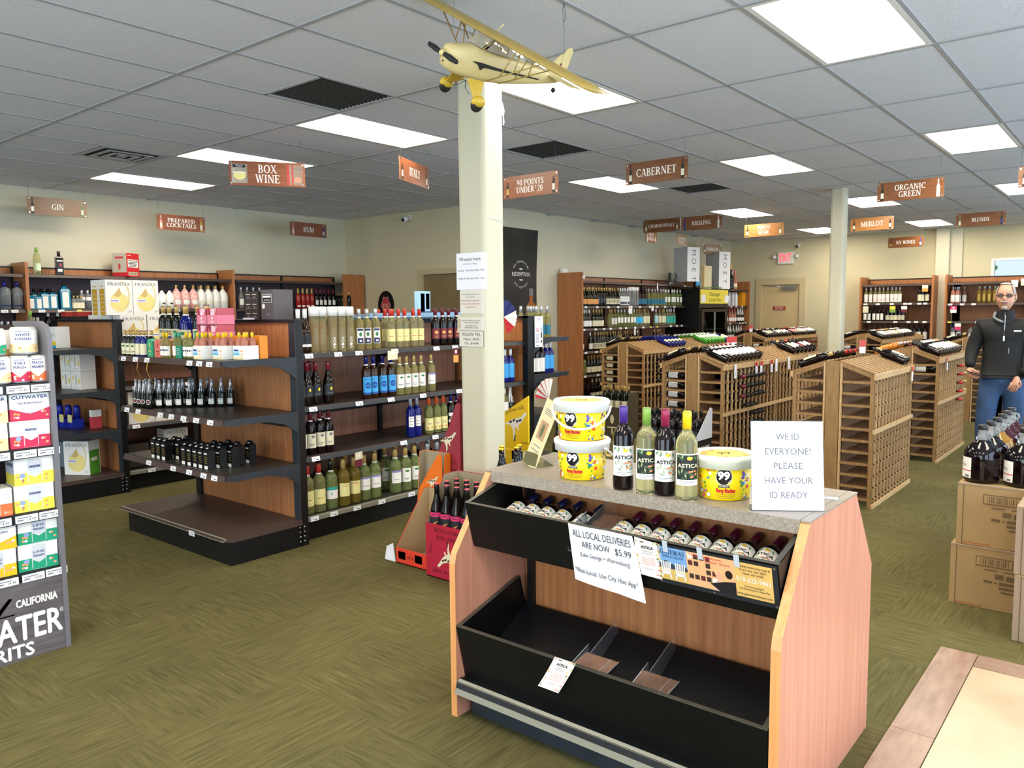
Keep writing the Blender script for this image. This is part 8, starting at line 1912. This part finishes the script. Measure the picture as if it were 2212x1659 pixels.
# local: x toward picture edge side (his left), -y toward the camera, z up
body = MB()
me_to_mb(body, skin('b', [(0, 0, .98), (0, .01, 1.15), (0, .02, 1.32), (0, .02, 1.44), (0, .01, 1.52), (0, -.005, 1.58),
                     (-.17, .02, 1.43), (-.235, .01, 1.22), (-.245, -.10, 1.05), (.17, .02, 1.43), (.25, .03, 1.20), (.205, -.13, .97),
                     (-.10, .0, .93), (-.12, -.03, .52), (-.12, -.02, .10), (.10, .0, .93), (.10, .05, .52), (.10, .14, .10)],
     [(0, 1), (1, 2), (2, 3), (3, 4), (4, 5), (3, 6), (6, 7), (7, 8), (3, 9), (9, 10), (10, 11), (0, 12), (12, 13), (13, 14), (0, 15), (15, 16), (16, 17)],
     [(.13, .09), (.13, .08), (.12, .08), (.07, .055), .055, .05, .045, .040, .030, .055, .045, .032, .08, .06, .045, .08, .06, .045], SKN, 0, 1), SKN)
# head
Hc = Vector((0, -.02, 1.685))
TH = Matrix.Translation(Hc) @ Matrix.Rotation(R(-4), 4, 'Z')
vs = []; fs = []; NS, NR = 28, 20
for i in range(NR + 1):
    th = -PI / 2 + PI * i / NR
    z = math.sin(th) * .125
    for k in range(NS):
        a = 2 * PI * k / NS
        rx = .076 * math.cos(th) ** .75 if i not in (0, NR) else .0005; ry = .098 * math.cos(th) ** .75 if i not in (0, NR) else .0005
        if z < -.03: rx *= 1 - .22 * (-.03 - z) / .095; ry *= 1 - .12 * (-.03 - z) / .095
        x = rx * math.cos(a); y = ry * math.sin(a)
        if y < 0 and z < -.03: y -= .006
        if y < 0 and abs(z - .012) < .02 and abs(abs(x) - .032) < .018: y += .008     # eye hollow
        vs.append((x, y, z))
for i in range(NR):
    for k in range(NS): fs.append((i * NS + k, i * NS + (k + 1) % NS, (i + 1) * NS + (k + 1) % NS, (i + 1) * NS + k))
body.add(vs, fs, SKN, True, TH)
body.lathe([(.001, -.048), (.014, -.040), (.015, -.022), (.008, .01), (.001, .02)], SKN, 10, (0, -.100, 0), T=TH @ Matrix.Rotation(R(-6), 4, 'X'))
for s_ in (-1, 1): body.sphere((s_ * .080, .005, -.002), .028, SKN, 10, 8, (.35, .7, 1.0), TH)
# hands
def hand(wrist, d, palmn, curl, side):
    """wrist position, pointing direction d, palm normal, finger curl"""
    d = Vector(d).normalized(); n = Vector(palmn).normalized(); n = (n - d * n.dot(d)).normalized(); s_ = d.cross(n) * side
    w = Vector(wrist)
    me_to_mb(body, skin('p', [tuple(w - d * .02), tuple(w + d * .03), tuple(w + d * .085)], [(0, 1), (1, 2)], [(.026, .020), (.038, .018), (.040, .014)], SKN, 0, 1), SKN)
    for i, (o_, L) in enumerate(((-.030, .070), (-.010, .080), (.010, .076), (.029, .060))):
        p = w + d * .080 + s_ * o_; pts = [tuple(w + d * .05 + s_ * o_ * .9), tuple(p)]; dd = d.copy()
        for k in range(3):
            ang = curl * (k + 1) * .55; dd = (d * math.cos(ang) + n * math.sin(ang)); p = p + dd * (L * (.42, .32, .26)[k]); pts.append(tuple(p))
        me_to_mb(body, skin('f', pts, [(k, k + 1) for k in range(4)], [.010, .0105, .0095, .0085, .007], SKN, 0, 1), SKN)
    p = w + d * .02 - s_ * .030
    q_ = [tuple(w + d * .02 - s_ * .012), tuple(p), tuple(p + d * .028 - s_ * .020 + n * .012), tuple(p + d * .058 - s_ * .020 + n * .026)]
    me_to_mb(body, skin('t', q_, [(0, 1), (1, 2), (2, 3)], [.013, .013, .011, .009], SKN, 0, 1), SKN)
HR = (-.255, -.13, 1.02); HL = (.118, -.185, .955)
hand(HR, (.25, -.85, -.35), (.9, .3, -.2), 1.0, 1); hand(HL, (-.25, -.25, -.93), (-.3, .95, -.1), .9, -1)
body.build('body', t)
# face details
q = MB(); FT = TH
q.sphere((-.031, -.081, .012), .012, mat('eye white', '#d8d4cc', .3), 8, 6, T=FT); q.sphere((.031, -.081, .012), .012, mat('eye white', '#d8d4cc', .3), 8, 6, T=FT)
for s_ in (-1, 1): q.sphere((s_ * .031, -.091, .012), .0055, mat('dark iris', '#2a2420', .3), 8, 6, T=FT); q.tube([(s_ * .014, -.094, .034), (s_ * .032, -.095, .040), (s_ * .050, -.084, .034)], .0035, HAIR, 6, T=FT)
q.tube([(-.024, -.099, -.062), (0, -.105, -.060), (.024, -.099, -.062)], .0045, mat('lip', '#a8665a', .5), 6, T=FT); q.build('face_detail', t)
q = MB(); q.tube([(-.030, -.101, -.050), (-.014, -.108, -.044), (0, -.110, -.042), (.014, -.108, -.044), (.030, -.101, -.050)], .0065, HAIR, 8, T=FT); q.sphere((0, -.092, -.098), .024, HAIR, 12, 8, (1.0, .7, .75), FT); q.build('goatee', t)
q = MB(); vs = []; fs = []
for i in range(9):
    th = R(8 + i * 10.25); z = .012 + math.sin(th) * .121
    for k in range(25):
        a = R(-38 + 256 * k / 24) if i < 5 else 2 * PI * k / 24
        vs.append((.082 * math.cos(th) ** .7 * math.cos(a), .004 + .105 * math.cos(th) ** .7 * math.sin(a), z if i >= 5 else z))
for i in range(8):
    for k in range(24): fs.append((i * 25 + k, i * 25 + k + 1, (i + 1) * 25 + k + 1, (i + 1) * 25 + k))
vs2 = [(x, y, z) for x, y, z in vs]
q.add(vs2, fs, HAIR, True, FT)
for s_ in (-1, 1): q.sphere((s_ * .070, .03, .0), .045, HAIR, 10, 8, (.35, .9, 1.1), FT)
q.sphere((0, .045, .02), .075, HAIR, 14, 10, (1.0, .85, 1.15), FT)
q.build('hair', t)
q = MB(); fr_ = mat('brown spectacle frame', '#3a2420', .3)
for s_ in (-1, 1):
    pts = [(s_ * .034 + .026 * math.cos(a), -.106 + .006 * abs(s_ * .034 + .026 * math.cos(a)) / .05, .010 + .016 * math.sin(a)) for a in [2 * PI * k / 14 for k in range(15)]]
    q.tube(pts, .0022, fr_, 5, T=FT); q.add(pts[:14], [tuple(range(14))], mat('tinted lens', '#5a4a48', .1), False, FT)
    q.tube([(s_ * .060, -.100, .014), (s_ * .082, -.04, .014), (s_ * .082, .01, .006)], .002, fr_, 5, T=FT)
q.tube([(-.009, -.109, .014), (.009, -.109, .014)], .002, fr_, 5, T=FT); q.build('spectacles', t)
# clothes
jm = MB()
me_to_mb(jm, skin('j', [(0, 0, .97), (0, .0, 1.10), (0, .015, 1.28), (0, .02, 1.42), (0, .015, 1.50), (-.175, .02, 1.42), (-.245, .01, 1.21), (-.258, -.045, 1.12), (-.256, -.115, 1.035), (.175, .02, 1.42), (.262, .03, 1.20), (.225, -.10, 1.05), (.150, -.16, .985)],
     [(0, 1), (1, 2), (2, 3), (3, 4), (3, 5), (5, 6), (6, 7), (7, 8), (3, 9), (9, 10), (10, 11), (11, 12)],
     [(.185, .135), (.180, .135), (.185, .135), (.165, .115), (.105, .095), .082, .066, .055, .044, .080, .068, .055, .044], JKT, 1, 2), JKT)
jm.lathe([(.100, 1.44), (.088, 1.49), (.078, 1.53), (.074, 1.562), (.068, 1.565), (.068, 1.52)], JKT, 20, (0, .012, 0), sx=1.0, sy=.95, cap=False)
jk = jm.build('pullover', t)
q = MB(); q.tube([(.0, -.078, 1.545), (.005, -.100, 1.50), (.004, -.128, 1.42), (.0, -.139, 1.32)], .0035, M_STEEL, 5); q.box(-.005, -.150, 1.285, .009, -.140, 1.33, M_STEEL); q.box(.040, -.150, 1.17, .047, -.139, 1.22, mat('zip pull grey', '#8a8c90', .4)); q.build('zipper', jk)
q = MB(); q.tube([(-.072, -.025, 1.545), (-.085, -.050, 1.50), (-.055, -.085, 1.475), (-.010, -.105, 1.455)], .012, mat('grey collar facing', '#74787c', .7), 8); q.build('collar_lining', jk)
q = MB(); q.text('Champion', .105, 1.375, .022, lambda u, v, d: (u, -.128 - d + (u - .1) * .25, v), M_TAG, .012, w=.07, bold=.03) if 0 else q.rect(.075, 1.37, .135, 1.383, lambda u, v, d: (u, -.133 - d + (u - .1) * .35, v), M_TAG, .008, 3); q.build('chest_logo', jk)
jn = MB()
me_to_mb(jn, skin('t', [(0, .0, 1.02), (0, .0, .94), (-.095, -.005, .86), (-.120, -.055, .52), (-.118, -.03, .12), (.100, .005, .86), (.105, .04, .50), (.100, .15, .12)], [(0, 1), (1, 2), (2, 3), (3, 4), (1, 5), (5, 6), (6, 7)], [(.165, .12), (.17, .125), (.105, .11), (.082, .085), .072, (.105, .11), (.082, .085), .070], JEAN, 1, 2), JEAN)
jn.build('jeans', t)
for x, y in ((-.118, -.03), (.100, .15)):
    q = MB(); q.sphere((x, y - .07, .045), .055, SHOE, 14, 8, (.9, 2.4, .85)); q.box(x - .045, y - .19, .0, x + .045, y + .06, .018, M_BLACK); q.build('shoe', t)
w = Vector(HR) + Vector((.25, -.85, -.35)).normalized() * .085
tag(MB().box(-.036, -.075, -.004, .036, .075, .004, M_PLASTB).box(-.033, -.072, .004, .033, .072, .0045, mat('dark phone glass', '#1a1c22', .08)).build('mobile_phone', None, None), 'dark mobile phone held in the hand of the man', 'phone')
ph = bpy.data.objects['mobile_phone']
pw = Matrix.Rotation(rz, 4, 'Z') @ Vector((-.205, -.235, .985)); ph.location = (6.0 + pw.x, -2.37 + pw.y, pw.z); ph.rotation_euler = (R(12), R(14), rz + R(60))

# ================================================================== MODEL AIRPLANE
def rot3(a, b, c): return Matrix.Rotation(a, 4, 'Z') @ Matrix.Rotation(b, 4, 'Y') @ Matrix.Rotation(c, 4, 'X')
ap = empty('model_airplane', (-.09, -1.114, 2.668), 'pale yellow high wing model airplane hanging from the ceiling', 'airplane')
ap.rotation_euler = (rot3(3.087, .061, -.56)).to_euler()
K = .117
CRM = mat('cream yellow airplane skin', '#cdbb83', .38, noise=.06, nscale=12); YLW = mat('mustard wing covering', '#ab924c', .35, noise=.15, nscale=14); YEL2 = mat('yellow wheel fairing', '#bfa032', .35); BRZ = mat('bronze strut', '#8a6a2c', .4); TIRE = mat('black tire', '#151515', .6); WDG = mat('airplane window', '#cfc8b4', .08, trans=.5, ior=1.1)
def T(p): return (p[0] * K, p[1] * K, p[2] * K)
# fuselage sections: x, half width, z bottom, z top
sec = [(-.02, .18, -.22, .20), (-.15, .36, -.45, .34), (-.5, .44, -.58, .42), (-1.1, .46, -.62, .52), (-1.5, .48, -.64, .56), (-2.2, .48, -.64, .50), (-3.0, .44, -.60, .48), (-4.2, .30, -.46, .36), (-5.4, .17, -.30, .24), (-6.3, .06, -.16, .12)]
m = MB(); vs = []; N = 16
for (x, w, zb, zt) in sec:
    for k in range(N):
        a = 2 * PI * k / N; c, s_ = math.cos(a), math.sin(a)
        e = .6; cx_ = math.copysign(abs(c) ** e, c); sz_ = math.copysign(abs(s_) ** e, s_)
        vs.append(T((x, w * cx_, (zb + zt) / 2 + (zt - zb) / 2 * sz_)))
fs = [(i * N + k, (i + 1) * N + k, (i + 1) * N + (k + 1) % N, i * N + (k + 1) % N) for i in range(len(sec) - 1) for k in range(N)] + [tuple(range(N)), tuple(range((len(sec) - 1) * N, len(sec) * N))]
m.add(vs, fs, CRM, True); fz = m.build('fuselage', ap)
q = MB()
for s_ in (-1, 1):
    def hw(x):
        for (a, wa, *_r), (b, wb, *_s) in zip(sec[:-1], sec[1:]):
            if b <= x <= a: return wa + (wb - wa) * (a - x) / (a - b)
        return .06
    pts = [(-1.0, .06, .04), (-1.25, .07, -.02), (-1.45, .07, -.20), (-1.62, .06, -.08), (-2.2, .02, -.09), (-3.0, -.02, -.11), (-4.2, -.06, -.13), (-5.0, -.09, -.14)]
    for (x0, a0, b0), (x1, a1, b1) in zip(pts[:-1], pts[1:]):
        q.add([T((x0, s_ * (hw(x0) + .012), a0)), T((x0, s_ * (hw(x0) + .012), b0)), T((x1, s_ * (hw(x1) + .012), b1)), T((x1, s_ * (hw(x1) + .012), a1))], [(0, 1, 2, 3)], TIRE)
q.build('stripe', fz)
# cabin
cb = MB()
for s_ in (-1, 1):
    cb.add([T(p) for p in ((-1.45, s_ * .47, .52), (-1.95, s_ * .40, 1.0), (-3.1, s_ * .38, .98), (-3.7, s_ * .36, .45), (-2.6, s_ * .46, .46))], [(0, 1, 2, 3, 4)], WDG)
cb.add([T(p) for p in ((-1.25, -.42, .54), (-1.25, .42, .54), (-1.80, .38, 1.02), (-1.80, -.38, 1.02))], [(0, 1, 2, 3)], WDG)
cb.build('cabin_glass', ap)
cb = MB()
for s_ in (-1, 1):
    for a, b in (((-1.3, .45, .54), (-1.9, .40, 1.0)), ((-1.95, .42, .5), (-2.0, .40, 1.0)), ((-2.6, .44, .48), (-2.6, .40, 1.0)), ((-3.3, .42, .46), (-3.1, .38, 1.0)), ((-1.9, .40, 1.0), (-3.1, .38, .98))):
        cb.tube([T((a[0], s_ * a[1], a[2])), T((b[0], s_ * b[1], b[2]))], .0025, YLW, 5)
cb.box(-2.5 * K, -.03, .02, -2.3 * K, .03, .08, mat('cabin seat', '#c8beaa', .7)); cb.box(-1.75 * K, -.035, .05, -1.65 * K, .035, .075, TIRE); cb.build('cabin_frame', ap)
# wing
def wing(x0, ch, span, z, th, mm, nm, tip=.5):
    q = MB(); pf = [(0, 0), (.02, .35), (.12, .9), (.32, 1.0), (.65, .6), (1.0, .04), (1.0, -.04), (.5, -.2), (.12, -.28)]
    st = [(-span, .25), (-span * .985, .6), (-span * .95, .86), (-span * .88, 1.0), (0, 1.0), (span * .88, 1.0), (span * .95, .86), (span * .985, .6), (span, .25)]
    vs = []; n = len(pf)
    for (y, k) in st:
        for (u, v) in pf: vs.append(T((x0 - ch * (.35 * (1 - k) + u * k), y, z + th * v * (.4 + .6 * k))))
    fs = [(i * n + j, i * n + (j + 1) % n, (i + 1) * n + (j + 1) % n, (i + 1) * n + j) for i in range(len(st) - 1) for j in range(n)] + [tuple(range(n)), tuple(range((len(st) - 1) * n, len(st) * n))]
    q.add(vs, fs, mm, True); return q.build(nm, ap)
wing(-1.55, 1.62, 5.37, .98, .20, YLW, 'wing')
wing(-5.55, .95, 1.45, .10, .04, CRM, 'tailplane')
q = MB(); q.prism([(-5.3 * K, .1 * K), (-6.0 * K, .95 * K), (-6.15 * K, 1.02 * K), (-6.2 * K, .0)], 'y', -.003, .003, CRM); q.prism([(-6.18 * K, -.12 * K), (-6.18 * K, 1.02 * K), (-6.3 * K, 1.25 * K), (-6.5 * K, 1.32 * K), (-6.66 * K, 1.2 * K), (-6.68 * K, .6 * K), (-6.5 * K, -.1 * K)], 'y', -.0028, .0028, CRM); fin_ = q.build('fin', ap)
q = MB(); 
for s_ in (-1, 1): q.disc(0, 0, .008, .010, lambda u, v, d: (-6.2 * K + u, s_ * (.0032 + d), .55 * K + v), L_RED, .0004, 8); q.disc(0, .008, .005, .006, lambda u, v, d: (-6.2 * K + u, s_ * (.0032 + d), .55 * K + v), TIRE, .0008, 6)
q.build('emblem', fin_)
for s_ in (-1, 1):
    q = MB()
    for a, b in (((-1.9, .46, -.55), (-1.85, 2.9, 1.0)), ((-2.6, .46, -.55), (-2.75, 2.9, 1.0)), ((-1.88, 1.7, .25), (-1.9, 1.7, .98)), ((-2.68, 1.7, .25), (-2.7, 1.7, .98)), ((-1.88, 1.1, -.13), (-1.9, 1.5, .98)), ((-2.68, 1.1, -.13), (-2.7, 1.5, .98))):
        q.tube([T((a[0], s_ * a[1], a[2])), T((b[0], s_ * b[1], b[2]))], .0028, BRZ if s_ < 0 else YLW, 6)
    q.build('wing_strut', ap)
    q = MB(); q.add([T((p[0], s_ * p[1], p[2])) for p in ((-1.05, .42, -.55), (-1.9, .42, -.58), (-1.5, .92, -1.22), (-1.3, .92, -1.22), (-1.05, .40, -.60), (-1.9, .40, -.63), (-1.5, .90, -1.27), (-1.3, .90, -1.27))], [(0, 1, 2, 3), (4, 7, 6, 5), (0, 3, 7, 4), (1, 5, 6, 2)], YEL2)
    q.tube([T((-1.4, s_ * .1, -.75)), T((-1.4, s_ * .95, -1.25))], .0025, BRZ, 5); q.build('landing_gear', ap)
    q = MB(); q.lathe([(.001, -.014), (.026, -.012), (.031, -.006), (.031, .006), (.026, .012), (.001, .014)], TIRE, 20, T=Matrix.Translation(T((-1.4, s_ * .95, -1.32))) @ Matrix.Rotation(PI / 2, 4, 'X')); wh = q.build('wheel', ap)
    MB().sphere(T((-1.42, s_ * .95, -1.20)), .034, YEL2, 16, 10, (1.15, .58, .75)).build('wheel_fairing', wh)
q = MB()
for s_ in (-1, 1):
    q.add([(.010, s_ * .0, -.006), (.014, s_ * .0, .006), (.012, s_ * .055, .013), (.006, s_ * .055, -.010), (.012, s_ * .100, .010), (.009, s_ * .100, -.007)], [(0, 1, 2, 3), (3, 2, 4, 5), (3, 2, 1, 0), (5, 4, 2, 3)], TIRE)
    q.tube([(.012, 0, 0), (.011, s_ * .02, 0), (.010, s_ * .05, 0), (.010, s_ * .095, 0), (.010, s_ * .103, 0)], [.007, .010, .0125, .0095, .003], TIRE, 8)
pr_ = q.build('propeller', ap); pr_.rotation_euler = (R(-2), 0, 0)
MB().sphere((.014, 0, 0), .014, CRM, 12, 8).build('spinner', pr_)
q = MB()
for (y, z) in ((.12, -.05), (-.12, -.05), (0, -.25)): q.sphere(T((-.02, y, z)), .004, TIRE, 8, 6)
q.build('engine_port', ap, kind='stuff')
MB().tube([T((-2.0, .1, 1.15)), T((-2.1, .25, 1.5))], .003, CRM, 5).build('antenna', ap)
q = MB(); q.tube([T((-6.3, 0, -.12)), T((-6.35, 0, -.35))], .0015, M_WIRE, 4); q.lathe([(.001, -.006), (.012, -.005), (.012, .005), (.001, .006)], TIRE, 12, T=Matrix.Translation(T((-6.35, 0, -.45))) @ Matrix.Rotation(PI / 2, 4, 'X')); q.build('tail_wheel', ap)
q = MB()
for s_ in (-1, 1): q.tube([T((-1.4, 0, -.75)), T((-1.3, s_ * .2, -1.0)), T((-1.3, s_ * .5, -1.12))], .0022, M_WIRE, 5)
q.build('gear_spring', ap)
apm = Matrix.Translation(ap.location) @ ap.rotation_euler.to_matrix().to_4x4()
p1 = apm @ Vector(T((-6.2, 0, 1.0))); p2 = apm @ Vector(T((-.3, 0, .38)))
for p, nm in ((p1, 'tail'), (p2, 'nose')):
    top = H - .002
    q = MB(); q.tube([p + (Vector((p.x, p.y, top)) - p) * (k / 12) + Vector((.003 * math.sin(k * 2.3), .003 * math.cos(k * 1.7), 0)) * (0 if k in (0, 12) else 1) for k in range(13)], .0012, M_WIRE, 4)
    q.tube([(p.x, p.y, top), (p.x + .012, p.y, top - .03), (p.x + .010, p.y, top - .07), (p.x, p.y, top - .09), (p.x - .010, p.y, top - .07), (p.x - .012, p.y, top - .03), (p.x, p.y, top)], .0015, M_WIRE, 4)
    tag(q.build('hanging_wire'), 'thin wire holding up the model airplane by its ' + nm, 'wire')
